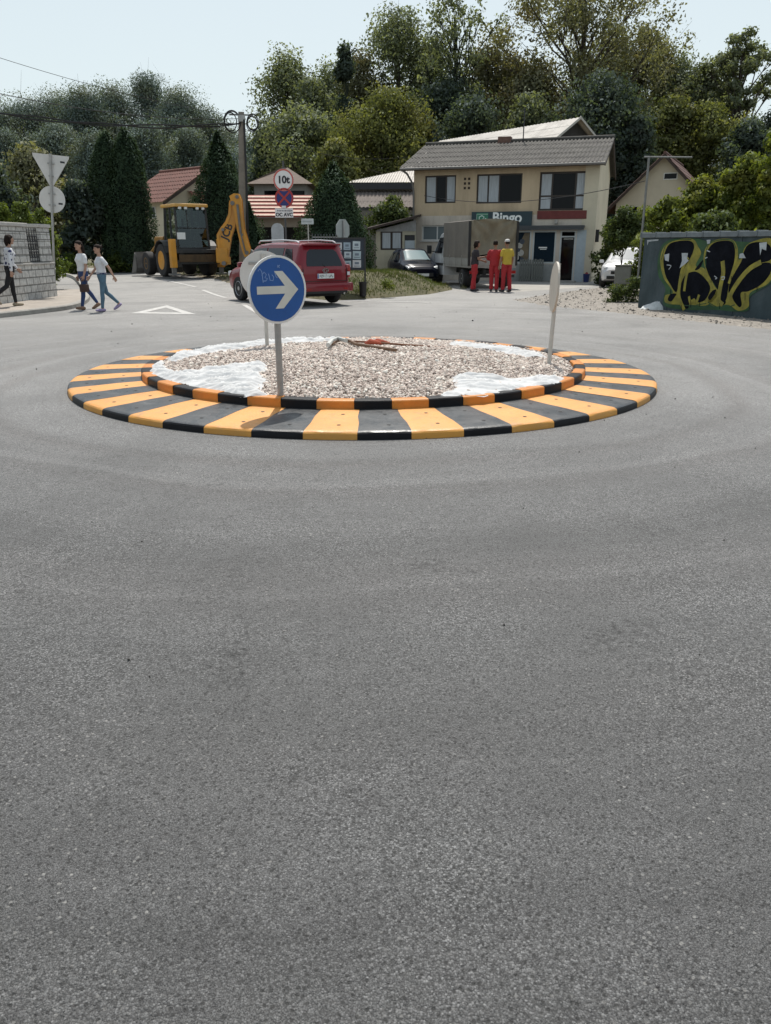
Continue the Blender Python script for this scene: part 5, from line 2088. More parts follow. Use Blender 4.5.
# iron fence in front of the cone shaped bush
Yf = 31.0
xa, xb = X_at(313, Yf, 1), X_at(345, Yf, 1)
g = MB()
zt, zb = zpx(234, Yf), .45
n = int((xb - xa) / .11)
for k in range(n + 1):
    xx = xa + (xb - xa) * k / n
    g.tube([(xx, Yf, zb), (xx, Yf, zt)], .014, 5)
g.tube([(xa, Yf, zt - .12), (xb, Yf, zt - .12)], .018, 5)
g.tube([(xa, Yf, zb + .15), (xb, Yf, zb + .15)], .018, 5)
o = g.build('iron_fence', mat('fence_grey', (.12, .13, .14), .6), None)
tag(o, 'thin grey iron fence standing in front of the cone shaped bush', 'fence')
# ================================================================== VEHICLES
M_TYRE = mat('tyre_rubber', (.018, .018, .019), .85, var=.25, scale=10, bump=.2, bscale=40, dirt=(.07, .06, .05), dirt_amt=.4)
M_RIM = mat('alloy_rim', (.42, .42, .43), .35, metal=.7, var=.1)
M_CHASSIS = mat('chassis_black', (.018, .018, .018), .7, var=.3)
M_CHROME = mat('chrome', (.6, .6, .6), .2, metal=1, var=.02)
M_PLATE = mat('number_plate', (.70, .71, .70), .5, var=.03)
M_LAMPR = mat('red_lamp', (.30, .012, .012), .2, var=.1, coat=.5)
M_LAMPW = mat('clear_lamp', (.62, .63, .64), .15, var=.1, coat=.6)


def carpaint(name, c, coat=.8):
    return mat(name, c, .38, var=.05, scale=1.5, coat=coat, dirt=tuple(x * .75 + .012 for x in c), dirt_amt=.35)


class CarShape:
    """stations along x (front +): x, zb, zbelt, hw, zroof, hwr"""

    def __init__(s, st, tilt=.35, nose=.12):
        s.st = sorted(st)
        s.xs = [q[0] for q in s.st]
        s.tilt, s.nose = tilt, nose

    def par(s, x):
        return [float(np.interp(x, s.xs, [q[k] for q in s.st])) for k in range(1, 6)]

    def half(s, x):
        zb, zbe, hw, zr, hr = s.par(x)
        dz = zr - zbe
        pts = [(0, zb), (hw * .93, zb), (hw * .985, zb + .1), (hw * 1.0, zb + .38 * (zbe - zb)), (hw * 1.005, zb + .72 * (zbe - zb)), (hw * .985, zbe - .05), (hw * .955, zbe),
               (hr + .03, zr - min(.09, dz * .45)), (hr * .93, zr - min(.035, dz * .2)), (hr * .6, zr - .004), (0, zr)]
        return pts

    def shear(s, x, z):
        rear, front = s.xs[0], s.xs[-1]
        zb, zbe, hw, zr, hr = s.par(x)
        if x < rear + .25:
            k = 1 - (x - rear) / .25
            return x + max(0, z - zbe) * s.tilt * k
        return x

    def pt(s, x, a, sgn=1):
        """a: float index along the half section"""
        h = s.half(x)
        i = min(int(a), len(h) - 2)
        u = a - i
        y = h[i][0] * (1 - u) + h[i + 1][0] * u
        z = h[i][1] * (1 - u) + h[i + 1][1] * u
        return Vector((s.shear(x, z), y * sgn, z))

    def mesh(s, n=46):
        xs = sorted(set(list(np.linspace(s.xs[0], s.xs[-1], n)) + s.xs))
        mb = MB()
        sec = []
        for x in xs:
            h = s.half(x)
            r_ = [(s.shear(x, z), y, z) for y, z in h] + [(s.shear(x, z), -y, z) for y, z in reversed(h[1:-1])]
            sec.append(r_)
        m = len(sec[0])
        vs = [p for q in sec for p in q]
        fs = []
        for i in range(len(xs) - 1):
            for k in range(m):
                k2 = (k + 1) % m
                fs.append((i * m + k, i * m + k2, (i + 1) * m + k2, (i + 1) * m + k))
        nh = len(s.half(xs[0]))
        for base in (0, (len(xs) - 1) * m):
            for k in range(nh - 1):
                a, b = k, k + 1
                a2, b2 = (m - k) % m, (m - k - 1) % m
                q = [base + a, base + b, base + b2, base + a2]
                q = list(dict.fromkeys(q))
                if len(q) > 2:
                    fs.append(tuple(q))
        mb.add(vs, fs)
        return mb

    def side_patch(s, mb, x0, x1, a0, a1, sgn, off=.008, nx=8, na=3, cut=None, mi=0):
        vs, fs = [], []
        for i in range(nx + 1):
            for k in range(na + 1):
                x = x0 + (x1 - x0) * i / nx
                a = a0 + (a1 - a0) * k / na
                if cut:
                    x += cut(i / nx, k / na)
                p_ = s.pt(x, a, sgn)
                e = .01
                t1 = s.pt(x + e, a, sgn) - s.pt(x - e, a, sgn)
                t2 = s.pt(x, min(a + .05, a1 + .1), sgn) - s.pt(x, a - .05, sgn)
                nn = t1.cross(t2).normalized() * sgn
                if nn.y * sgn < -.2:
                    nn = -nn
                vs.append(p_ + nn * off)
        w_ = na + 1
        for i in range(nx):
            for k in range(na):
                fs.append((i * w_ + k, i * w_ + k + 1, (i + 1) * w_ + k + 1, (i + 1) * w_ + k))
        mb.add(vs, fs, mi)

    def top_patch(s, mb, x0, x1, wfrac, off=.008, n=8, mi=0):
        """windscreen: across the car between x0 (bottom) and x1 (top), over half-section indices 7.. to centre"""
        vs, fs = [], []
        na = 5
        for i in range(n + 1):
            x = x0 + (x1 - x0) * i / n
            row = []
            for sg, seq in ((1, range(na + 1)), (-1, range(na - 1, -1, -1))):
                for k in seq:
                    a = 7.05 + (10 - 7.05) * k / na
                    q = s.pt(x, min(a, 9.999), sg)
                    row.append(Vector((q.x + off * .8, q.y * wfrac, q.z + off)))
            vs += row
            w_ = len(row)
        for i in range(n):
            for k in range(w_ - 1):
                fs.append((i * w_ + k, i * w_ + k + 1, (i + 1) * w_ + k + 1, (i + 1) * w_ + k))
        mb.add(vs, fs, mi)


def bool_arches(o, cyls):
    cb_ = MB()
    for c0, c1, r_ in cyls:
        cb_.cyl(c0, c1, r_, n=28)
    cut = cb_.build('cutter', M_CHASSIS)
    md = o.modifiers.new('b', 'BOOLEAN')
    md.operation = 'DIFFERENCE'
    md.object = cut
    md.solver = 'EXACT'
    dg = bpy.context.evaluated_depsgraph_get()
    me = bpy.data.meshes.new_from_object(o.evaluated_get(dg))
    o.modifiers.clear()
    old = o.data
    o.data = me
    bpy.data.objects.remove(cut)
    me.polygons.foreach_set('use_smooth', [True] * len(me.polygons))
    me.set_sharp_from_angle(angle=R(32))
    return o


def wheel(parent, x, y, r_, w_, sgn, rimm=None, rim_r=.62, spokes=5, steer=0.0, back=None):
    """wheel with tyre and rim; sgn = side the face looks to"""
    wn = bpy.data.objects.new('wheel', None)
    M = Matrix.Translation((x, y, r_)) @ Matrix.Rotation(steer, 4, 'Z') @ Matrix.Rotation(-PI / 2 * sgn, 4, 'X')
    t_ = MB()
    t_.lathe([(r_ * .55, -w_ / 2), (r_ * .93, -w_ / 2), (r_ * .985, -w_ / 2 + .03), (r_, -w_ * .2), (r_, w_ * .2), (r_ * .985, w_ / 2 - .03), (r_ * .93, w_ / 2), (r_ * rim_r, w_ / 2 - .005), (r_ * rim_r, w_ * .2)], 28, M=M)
    o = t_.build('wheel', M_TYRE, parent, smooth=True)
    q = MB()
    rr = r_ * rim_r
    q.lathe([(rr, w_ / 2 - .012), (rr * .93, w_ / 2), (rr * .86, w_ / 2 - .02), (rr * .84, w_ * .22), (rr * .86, w_ * .2)], 28, M=M)
    q.m[-1] = 1
    q.m[-2] = 1
    q.lathe([(rr * .3, w_ * .28), (rr * .28, w_ * .46), (.01, w_ * .47)], 14, M=M)
    for k in range(spokes):
        a = 2 * PI * k / spokes
        q.box((rr * .55, 0, w_ * .36), (rr * .8, rr * .20, .03), bev=.008, M=M @ Matrix.Rotation(a, 4, 'Z'))
    q.build('rim', [rimm or M_RIM, back or M_CHASSIS], o, smooth=True)
    bpy.data.objects.remove(wn)
    return o


def car(name, label, loc, rz, shape, paint, wb, trk, wr, wins, rear_light=True):
    c = thing(name, label, 'car', loc, rz)
    b = shape.mesh().build('body', paint, c, smooth=True)
    xf, xr = wb
    bool_arches(b, [((x, sg * (trk - .42), wr + .01), (x, sg * (trk + .4), wr + .01), wr + .055) for x in (xf, xr) for sg in (-1, 1)])
    MB().b2((xr - .6, -trk + .2, .24), (xf + .5, trk - .2, .5)).build('underbody', M_CHASSIS, c)
    for x in (xf, xr):
        for sg in (-1, 1):
            wheel(c, x, sg * (trk - .08), wr, .21, sg)
    for x0, x1, a0, a1, cutf in wins['side']:
        for sg in (-1, 1):
            m_ = MB()
            shape.side_patch(m_, x0, x1, a0, a1, sg, cut=cutf)
            m_.build('side_window', M_CARGL, c, smooth=True)
    m_ = MB()
    shape.top_patch(m_, wins['ws'][0], wins['ws'][1], .93)
    m_.build('windscreen', wins.get('wsm', M_CARGL), c, smooth=True)
    return c


# ---------------------------------------------------------------- RED SUV
suv_sh = CarShape([(-2.20, .42, 1.01, .70, 1.53, .49), (-2.165, .39, 1.015, .79, 1.585, .545), (-2.10, .36, 1.02, .845, 1.625, .585), (-1.95, .32, 1.02, .89, 1.665, .62), (-1.3, .28, 1.01, .915, 1.69, .65), (-.3, .27, .985, .915, 1.69, .655),
                   (.3, .27, .97, .915, 1.665, .645), (.55, .27, .965, .912, 1.62, .63), (1.25, .28, .95, .905, 1.06, .72), (1.75, .30, .90, .885, 1.0, .70), (2.02, .34, .82, .84, .92, .66), (2.17, .40, .70, .74, .80, .6)], tilt=.38)
P_RED = mat('red_car_paint', (.20, .006, .016), .3, var=.05, scale=1.5, coat=.5, spec=.35)
xr_, yr_ = -1.60, 23.8
aS2 = R(90 + 37)
h_ = Vector((math.cos(aS2), math.sin(aS2)))
l_ = Vector((-math.sin(aS2), math.cos(aS2)))
ctr = Vector((xr_, yr_)) + l_ * .78 + h_ * 1.28
suv = car('suv', 'dark red compact SUV turning away behind the blue arrow sign', (ctr.x, ctr.y, .012), aS2, suv_sh, P_RED, (1.30, -1.28), .90, .36,
          dict(side=[(-1.86, -1.32, 6.12, 6.86, lambda u, v: .22 * v * (1 - u)), (-1.24, -.36, 6.1, 6.88, None), (-.28, .78, 6.1, 6.9, lambda u, v: -.22 * v * u)], ws=(1.2, .6)))


def rear_patch(sh, mb, z0, z1, wf, off=-.006, na=6, mi=0, taper=0):
    """panel on the rear cap"""
    x0 = sh.xs[0]
    vs, fs = [], []
    for k in range(na + 1):
        z = z0 + (z1 - z0) * k / na
        h = sh.half(x0)
        hw = float(np.interp(z, [q[1] for q in h[1:]], [q[0] for q in h[1:]]))
        xx = sh.shear(x0, z) + off
        f = wf - taper * abs(2 * k / na - 1) ** 4
        vs += [(xx, -hw * f, z), (xx, hw * f, z)]
    for k in range(na):
        fs.append((2 * k, 2 * k + 1, 2 * k + 3, 2 * k + 2))
    mb.add(vs, fs, mi)


m_ = MB()
rear_patch(suv_sh, m_, 1.06, 1.50, .93, taper=.04)
m_.build('rear_window', M_CARGL, suv)
MB().box((-2.02, 0, 1.62), (.26, 1.12, .045), bev=.018, rot=(0, R(4), 0)).build('spoiler', P_RED, suv, smooth=True)
bp = MB()
bp.box((-2.2, 0, .50), (.22, 1.60, .24), bev=.06).box((-2.12, .80, .50), (.4, .14, .24), bev=.05).box((-2.12, -.80, .50), (.4, .14, .24), bev=.05)
bp.build('bumper', P_RED, suv, smooth=True)
MB().box((-2.21, 0, .375), (.18, 1.35, .09), bev=.02).build('bumper_valance', M_CHASSIS, suv)
for sg in (-1, 1):
    tl = MB()
    tl.box((-2.12, sg * .785, .92), (.17, .13, .36), bev=.045, rot=(0, 0, -sg * .45), mi=0)
    tl.box((-2.155, sg * .77, .86), (.14, .09, .10), bev=.02, mi=1)
    tl.build('taillight', [M_LAMPR, M_LAMPW], suv, smooth=True)
    MB().box((-2.312, sg * .6, .46), (.012, .14, .05), bev=.004).build('reflector', M_LAMPR, suv)
    MB().tube([(.42, sg * .60, 1.665), (.30, sg * .615, 1.725), (-1.0, sg * .615, 1.745), (-1.7, sg * .60, 1.715), (-1.85, sg * .59, 1.67)], .022, 8).build('roof_rail', mat('rail_silver', (.55, .55, .56), .35, metal=.6), suv, smooth=True)
    mm = MB()
    mm.box((.86, sg * 1.02, 1.06), (.14, .2, .15), bev=.05)
    mm.box((.88, sg * .93, 1.0), (.06, .12, .04))
    mm.build('wing_mirror', P_RED, suv, smooth=True)
    for xx in (-.45, .62 - .9):
        pass
    dh = MB()
    dh.box((-.95, sg * .925, .86), (.2, .03, .035), bev=.01).box((.02, sg * .925, .85), (.2, .03, .035), bev=.01)
    dh.each('door_handle', P_RED, suv)
    sl_ = MB()
    for xx in (-.32, -1.25, .95):
        suv_sh.side_patch(sl_, xx, xx + .014, 1.8, 6.9 if xx < .9 else 5.9, sg, off=.003, nx=1, na=8)
    sl_.each('door_gap', M_CHASSIS, suv)
    MB().box((2.02, sg * .70, .78), (.24, .26, .16), bev=.05).build('headlight', M_LAMPW, suv, smooth=True)
    ml = MB()
    suv_sh.side_patch(ml, -.85, .85, 1.4, 2.6, sg, off=.012, nx=4, na=2)
    ml.build('sill_trim', M_CHASSIS, suv)
m_ = MB()
m_.box((-2.222, 0, .80), (.02, .54, .13), bev=.004)
npo = m_.build('number_plate', M_PLATE, suv)
m_ = MB()
r = random.Random(12)
for k in range(9):
    if k in (3, 5):
        m_.box((-2.2335, .2 - k * .05, .80), (.003, .02, .012))
        continue
    yy = .2 - k * .05
    m_.box((-2.2335, yy, .80), (.003, .008, .075))
    m_.box((-2.2335, yy - .018, .80 + r.choice([-.03, 0, .03])), (.003, .026, .012))
    if r.random() < .6:
        m_.box((-2.2335, yy - .03, .80 + r.choice([-.018, .018])), (.003, .008, .04))
m_.box((-2.2335, .253, .80), (.003, .03, .11), 1)
m_.build('plate_characters', [M_SDARK, M_SBLUE], npo)
m_ = MB()
m_.tube([(-2.225, .09 * math.cos(a), .945 + .055 * math.sin(a)) for a in np.linspace(0, 2 * PI, 21)], .01, 6)
m_.tube([(-2.225, .04 * math.cos(a), .945 + .05 * math.sin(a)) for a in np.linspace(0, 2 * PI, 17)], .008, 6)
m_.build('badge', M_CHROME, suv, smooth=True)
m_ = MB()
m_.tube([(-2.20, 0, 1.05), (-2.14, .1, 1.14), (-2.09, .38, 1.20)], .012, 6)
m_.build('rear_wiper', M_CHASSIS, suv)
m_ = MB()
for z0 in (.66, ):
    m_.b2((-2.215, -.70, z0), (-2.20, .70, z0 + .012))
m_.b2((-2.214, -.72, .66), (-2.2, -.708, 1.0)).b2((-2.214, .708, .66), (-2.2, .72, 1.0))
m_.build('tailgate_gap', M_CHASSIS, suv)
MB().tube([(-2.2, -.55, .33), (-2.32, -.55, .33)], .03, 10).build('exhaust', M_CHROME, suv)

# ---------------------------------------------------------------- DARK HATCHBACK (facing the camera, behind the bank)
hb_sh = CarShape([(-1.95, .38, .92, .70, 1.30, .50), (-1.85, .3, .93, .80, 1.38, .54), (-1.2, .24, .93, .84, 1.46, .58), (-.3, .23, .91, .85, 1.48, .59), (.05, .23, .90, .85, 1.44, .57),
                  (.95, .23, .88, .84, 1.0, .68), (1.55, .26, .80, .80, .88, .62), (1.85, .30, .68, .70, .76, .5), (1.98, .36, .58, .58, .66, .42)], tilt=.3)
P_DARK = mat('dark_blue_paint', (.004, .006, .014), .2, var=.05, scale=1.5, coat=0, spec=.16)
Yc = 36.8
hc = car('hatchback', 'dark blue hatchback parked nose forward beside the shed behind the grass bank', (X_at(413, Yc, .7), Yc, .012), R(-79), hb_sh, P_DARK, (1.2, -1.2), .83, .30,
         dict(side=[(-1.5, -1.0, 6.15, 6.85, None), (-.92, -.2, 6.12, 6.85, None), (-.12, .55, 6.12, 6.88, lambda u, v: -.2 * v * u)], ws=(.9, .12), wsm=glassmat('sky_tinted_windscreen', (.22, .29, .30), .12)))  # sky reflection put into the pale windscreen colour
for sg in (-1, 1):
    MB().box((1.72, sg * .58, .70), (.32, .24, .15), bev=.05, rot=(0, R(12), sg * -.3)).build('headlight', M_LAMPW, hc, smooth=True)
    MB().box((.62, sg * .93, .97), (.12, .18, .12), bev=.04).build('wing_mirror', P_DARK, hc, smooth=True)
MB().box((1.95, 0, .42), (.1, .9, .16), bev=.02).build('grille', M_CHASSIS, hc)
MB().box((2.01, 0, .42), (.02, .5, .11)).build('number_plate', M_PLATE, hc)

# ---------------------------------------------------------------- WHITE CAR ON THE RIGHT
wc_sh = CarShape([(-1.95, .38, .95, .70, 1.40, .52), (-1.85, .3, .96, .82, 1.48, .56), (-1.2, .25, .96, .86, 1.54, .60), (-.3, .24, .94, .87, 1.55, .60), (.1, .24, .93, .87, 1.50, .59),
                  (.95, .25, .92, .86, 1.06, .70), (1.5, .27, .86, .83, .97, .64), (1.8, .30, .76, .76, .84, .56), (1.93, .36, .62, .66, .72, .5)], tilt=.3)
P_WHITE = carpaint('white_car_paint', (.66, .66, .67))
Yc = 33.0
wc = car('parked_car', 'white car parked under the bushes, partly hidden by the grey utility cabinet', (X_at(631, Yc, .7), Yc + .6, .012), R(-90 - 22), wc_sh, P_WHITE, (1.2, -1.15), .86, .31,
         dict(side=[(-1.5, -1.0, 6.15, 6.85, None), (-.92, -.2, 6.12, 6.85, None), (-.12, .6, 6.12, 6.88, lambda u, v: -.2 * v * u)], ws=(.9, .16), wsm=glassmat('glare_tinted_windscreen', (.42, .43, .43), .12)))  # windscreen glare painted as a light glass colour
for sg in (-1, 1):
    MB().box((1.7, sg * .62, .74), (.3, .24, .18), bev=.05, rot=(0, R(8), sg * -.3)).build('headlight', M_LAMPW, wc, smooth=True)
    MB().box((.62, sg * .95, 1.0), (.12, .18, .13), bev=.04).build('wing_mirror', P_WHITE, wc, smooth=True)
MB().box((1.92, 0, .60), (.06, .8, .12), bev=.02).box((1.93, 0, .42), (.08, 1.1, .12), bev=.02).build('grille', M_CHASSIS, wc)
MB().box((1.985, 0, .5), (.02, .5, .11)).build('number_plate', M_PLATE, wc)

# ---------------------------------------------------------------- TRUCK
M_CABW = carpaint('truck_white', (.50, .51, .52), .3)
M_TARP = mat('grey_brown_tarpaulin', (.175, .155, .135), .75, var=.14, scale=1.5, bump=.35, bscale=6, dirt=(.27, .24, .19), dirt_amt=.6)
M_ALU = mat('dull_aluminium', (.33, .32, .30), .55, metal=.2, var=.15, scale=4, dirt=(.2, .18, .16))
Ytr = 31.9
rcx = X_at(493, Ytr, 1.2)
tk = thing('flatbed_truck', 'small white truck with a grey brown tarpaulin box standing before the shop', 'truck', (rcx, Ytr, .012), R(90 + 13))
TW, TL = .97, 3.3
# local +x forward, rear of box at x=0
fr = MB()
fr.b2((-.02, -.38, .52), (5.0, -.26, .72)).b2((-.02, .26, .52), (5.0, .38, .72)).b2((.2, -.4, .55), (.35, .4, .7)).b2((2.2, -.4, .55), (2.3, .4, .7))
fr.build('chassis', M_CHASSIS, tk)
MB().b2((.0, -TW, .78), (TL, TW, .88), bev=.01).build('load_floor', M_ALU, tk)
sbd = MB()
for sg in (-1, 1):
    sbd.b2((.02, sg * TW - .02, .88), (TL - .02, sg * TW + .02, 1.22), bev=.008)
    for k in range(5):
        sbd.b2((.05 + k * .79, sg * (TW + .022) - .012, .86), (.1 + k * .79, sg * (TW + .022) + .012, 1.24))
sbd.build('side_boards', M_ALU, tk)
MB().b2((-.02, -TW, .86), (.02, TW, 1.2), bev=.008).build('tailboard', M_ALU, tk)
# tarpaulin: roof + sides with sag
HT = 2.50
tp_ = MB()
n1, n2 = 24, 20


def grid(mb, fn, n1, n2, mi=0):
    vs = [fn(i / n1, k / n2) for i in range(n1 + 1) for k in range(n2 + 1)]
    fs = [(i * (n2 + 1) + k, i * (n2 + 1) + k + 1, (i + 1) * (n2 + 1) + k + 1, (i + 1) * (n2 + 1) + k) for i in range(n1) for k in range(n2)]
    mb.add(vs, fs, mi)


def sagz(u):
    return -.03 * abs(math.sin(u * PI * 4)) - 0.0


grid(tp_, lambda u, v: (u * TL, -TW - .03 + v * (2 * TW + .06), HT + .08 * math.sin(v * PI) - .035 * abs(math.sin(u * PI * 3)) * (.3 + math.sin(v * PI))), n1, n2)
for sg in (-1, 1):
    grid(tp_, lambda u, v, sg=sg: (u * TL, sg * (TW + .035 + .02 * math.sin(u * 40) * (1 - v) * .5 - .03 * math.sin(u * PI * 4) ** 2 * math.sin(v * PI)), 1.16 + v * (HT - 1.16)), n1, n2)
grid(tp_, lambda u, v: (TL, -TW - .03 + u * (2 * TW + .06), 1.1 + v * (HT - 1.1 + .08 * math.sin(u * PI))), 8, 8)


def rear_fn(u, v):
    # sagging rear curtain, pulled to the corners
    yy = (-TW - .03 + u * (2 * TW + .06))
    zz = 1.14 + .16 * math.sin(u * PI) * (1 - v) + v * (HT + .08 * math.sin(u * PI) - 1.14 - .16 * math.sin(u * PI) * (1 - v) * 0)
    dd = .17 * math.exp(-((u - .52) / .24) ** 2) * math.sin(min(1, v * 1.15) * PI) ** 1.2
    fold = .05 * math.sin(9 * math.atan2(u - .08, 1.08 - v)) * math.exp(-((u - .25) / .3) ** 2) * v + .05 * math.sin(9 * math.atan2(.92 - u, 1.08 - v)) * math.exp(-((u - .75) / .3) ** 2) * v + .04 * math.sin(11 * (u - .1) + 9 * (v - .8)) * (1 - v) + .045 * math.sin(26 * abs(u - .5) - 7 * v) * math.exp(-((v - .55) / .3) ** 2)
    return (.02 + dd + fold, yy, zz)


tp_.add([], [])
tpo = tp_.build('tarpaulin', M_TARP, tk, smooth=True, ang=50)
rc_ = MB()
grid(rc_, rear_fn, 40, 30)
rc_.build('rear_curtain', mat('olive_tarpaulin', (.20, .175, .125), .75, var=.18, scale=2.2, bump=.3, bscale=8, dirt=(.32, .28, .19), dirt_amt=.6), tk, smooth=True, ang=80)
sp_ = MB()
for sg in (-1, 1):
    sp_.b2((-.03, sg * TW - .04, .86), (.05, sg * TW + .045, HT - .02))
sp_.each('corner_post', M_CHASSIS, tk)
# cab
cabsh = [(-.0, .50, 0.0), (.0, 2.02, 0), (.15, 2.10, 0), (.85, 2.08, 0), (1.45, 1.36, 0), (1.85, 1.14, 0), (1.98, .95, 0), (2.0, .5, 0)]
cm = MB()
x0c = TL + .10
secs = []
prof_c = [(0, .42), (0, 1.5), (.03, 2.0), (.16, 2.09), (.55, 2.12), (.82, 2.06), (1.32, 1.40), (1.72, 1.22), (1.92, 1.05), (1.98, .75), (1.96, .42)]
ncs = len(prof_c)
vs, fs = [], []
ys_ = [(-.96, 0), (-.95, 1), (-.6, 2), (0, 2), (.6, 2), (.95, 1), (.96, 0)]
for yy in (-1, -.97, -.6, .6, .97, 1):
    for (xx, zz) in prof_c:
        k = 1.0
        ay = .98
        if zz > 1.3:
            ay = .98 - .14 * (zz - 1.3) / .8
        ins_ = .03 if abs(yy) == 1 else 0
        xx2 = min(max(xx, ins_), 1.98 - ins_)
        vs.append((x0c + xx2, yy * ay, zz - (ins_ if zz > 2 else 0)))
for i in range(5):
    for k in range(ncs):
        k2 = (k + 1) % ncs
        fs.append((i * ncs + k, i * ncs + k2, (i + 1) * ncs + k2, (i + 1) * ncs + k))
fs.append(tuple(range(ncs)))
fs.append(tuple(reversed([5 * ncs + k for k in range(ncs)])))
cm.add(vs, fs)
cabo = cm.build('cab', M_CABW, tk, smooth=True, ang=30)
for sg in (-1, 1):
    wnd = MB()
    pts = [(.22, 1.30), (1.28, 1.30), (.86, 1.92), (.24, 1.94)]
    wnd.add([(x0c + a, sg * (.987 - .14 * max(0, b - 1.3) / .8), b) for a, b in pts], [(0, 1, 2, 3)])
    wnd.build('side_window', M_CARGL, tk)
    dg_ = MB()
    dg_.b2((x0c + .16, sg * .982 - .003, .6), (x0c + .175, sg * .982 + .003, 1.26)).b2((x0c + 1.3, sg * .982 - .003, .6), (x0c + 1.315, sg * .982 + .003, 1.26)).b2((x0c + .02, sg * .982 - .004, .80), (x0c + 1.9, sg * .982 + .008, .9))
    dg_.build('door_trim', M_CHASSIS, tk)
    mr_ = MB()
    mr_.box((x0c + 1.25, sg * 1.24, 1.45), (.1, .2, .36), bev=.03).tube([(x0c + 1.2, sg * .95, 1.35), (x0c + 1.25, sg * 1.2, 1.38)], .02, 6)
    mr_.build('wing_mirror', M_CHASSIS, tk, smooth=True)
    wheel(tk, .92, sg * .80, .36, .34, sg, mat('steel_rim', (.25, .25, .25), .5), .58, 8)
    wheel(tk, TL + 1.15, sg * .86, .36, .22, sg, mat('steel_rim', (.25, .25, .25), .5), .58, 8)
    MB().box((-.04, sg * .78, .62), (.06, .34, .12), bev=.015).build('taillight', M_LAMPR, tk)
    MB().b2((.45, sg * .96 - .03, .36), (1.4, sg * .96 + .03, .78)).build('mudguard', M_CHASSIS, tk) if False else None
ws = MB()
ws.add([(x0c + 1.335, -.82, 1.41), (x0c + 1.335, .82, 1.41), (x0c + .845, .74, 2.05), (x0c + .845, -.74, 2.05)], [(0, 1, 2, 3)])
ws.build('windscreen', M_CARGL, tk)
MB().b2((-.06, -.9, .42), (-.02, .9, .52)).build('rear_bar', M_CHASSIS, tk)
ld = MB()
for k in range(4):
    ld.box((.7 + k * .55, -.3 + .2 * (k % 2), 1.08), (.5, .6, .4), bev=.02)
ld.build('cargo', mat('cardboard', (.24, .17, .10), .85, var=.2), tk)

# ---------------------------------------------------------------- BACKHOE LOADER
M_JY = mat('machine_yellow', (.60, .262, .018), .5, var=.12, scale=2.5, coat=.15, dirt=(.30, .18, .06), dirt_amt=.55)
M_JB = mat('machine_black', (.02, .02, .02), .6, var=.3, scale=4, dirt=(.08, .07, .06))
M_STEEL = mat('worn_steel', (.17, .165, .16), .5, metal=.3, var=.3, scale=5, dirt=(.12, .09, .06))
Ye = 34.5
ex = X_at(195, Ye, .3)
bh = thing('backhoe_loader', 'yellow backhoe loader parked on the verge with its digging arm folded up', 'excavator', (ex, Ye, gz1(ex, Ye) + .07), R(90 + 35))
# rear axle x=.55 ; rear frame x=-.35
for sg in (-1, 1):
    wheel(bh, .75, sg * .93, .66, .42, sg, M_JY, .58, 6, back=M_JY)
    wheel(bh, 2.85, sg * .92, .50, .34, sg, mat('machine_yellow_dirty', (.26, .13, .02), .6, var=.3, scale=4), .5, 6)
ch = MB()
ch.b2((-.2, -.45, .5), (3.3, .45, .95), bev=.03).b2((2.6, -.85, .45), (3.0, .85, .6)).b2((.6, -.9, .55), (.9, .9, .75))
ch.build('chassis', M_JB, bh)
hd = MB()
hd.b2((1.55, -.46, .95), (3.35, .46, 1.62), bev=.08)
hd.build('bonnet', mat('machine_yellow_dirty', (.26, .13, .02), .6, var=.3, scale=4), bh, smooth=True)
MB().b2((3.352, -.36, 1.0), (3.37, .36, 1.5)).build('grille', M_JB, bh)
fd = MB()
for sg in (-1, 1):
    fd = MB()
    for k in range(6):
        a0, a1 = R(25 + k * 22), R(25 + (k + 1) * 22)
        am = (a0 + a1) / 2
        fd.box((.75 + .78 * math.cos(am), sg * .93, .66 + .78 * math.sin(am)), (.03, .46, .32), rot=(0, -am + 0, 0))
    fd.build('mudguard', M_JB, bh)
pass
# cab
cab = MB()
zc0, zc1 = 1.18, 2.74
cb0 = [(-.12, .66), (1.5, .62)]
M_CABG = glassmat('cab_glass', (.03, .045, .05), .05)
post = MB()
bot = [(-.15, -.68), (1.5, -.62), (1.5, .62), (-.15, .68)]
top = [(-.02, -.66), (1.30, -.60), (1.30, .60), (-.02, .66)]
for (a, b), (c, d) in zip(bot, top):
    post.tube([(a, b, zc0), (c, d, zc1)], .05, 8)
post.tube([(.62, -.65, zc0), (.68, -.63, zc1)], .04, 8).tube([(.62, .65, zc0), (.68, .63, zc1)], .04, 8)
post.tube([(-.08, 0 + .18, zc0 + .75), (-.03, .18, zc1)], .02, 6).tube([(-.10, -.66, zc0 + .75), (-.10, .66, zc0 + .75)], .02, 6)
post.b2((-.2, -.72, zc0 - .25), (1.5, .72, zc0), bev=.03)
cabo = post.build('cab', M_JB, bh, smooth=True)
gm_ = MB()
for (a, b, c, d) in ((0, 1, 1, 0), (1, 2, 2, 1), (2, 3, 3, 2), (3, 0, 0, 3)):
    q = [(bot[a][0], bot[a][1] * .985, zc0), (bot[b][0], bot[b][1] * .985, zc0), (top[b][0], top[b][1] * .985, zc1), (top[a][0], top[a][1] * .985, zc1)]
    gm_.add(q, [(0, 1, 2, 3)])
t_glass = bpy.data.materials.new('cab_pane')
t, out = nodes_of(t_glass)
gl = N(t, 'BsdfGlossy')
gl.inputs['Roughness'].default_value = .04
gl.inputs[0].default_value = (.75, .85, .9, 1)
tb = N(t, 'BsdfTransparent')
tb.inputs[0].default_value = (.30, .40, .42, 1)
fz = N(t, 'Fresnel')
fz.inputs[0].default_value = 1.6
mxx = N(t, 'MixShader')
t.links.new(fz.outputs[0], mxx.inputs[0])
t.links.new(tb.outputs[0], mxx.inputs[1])
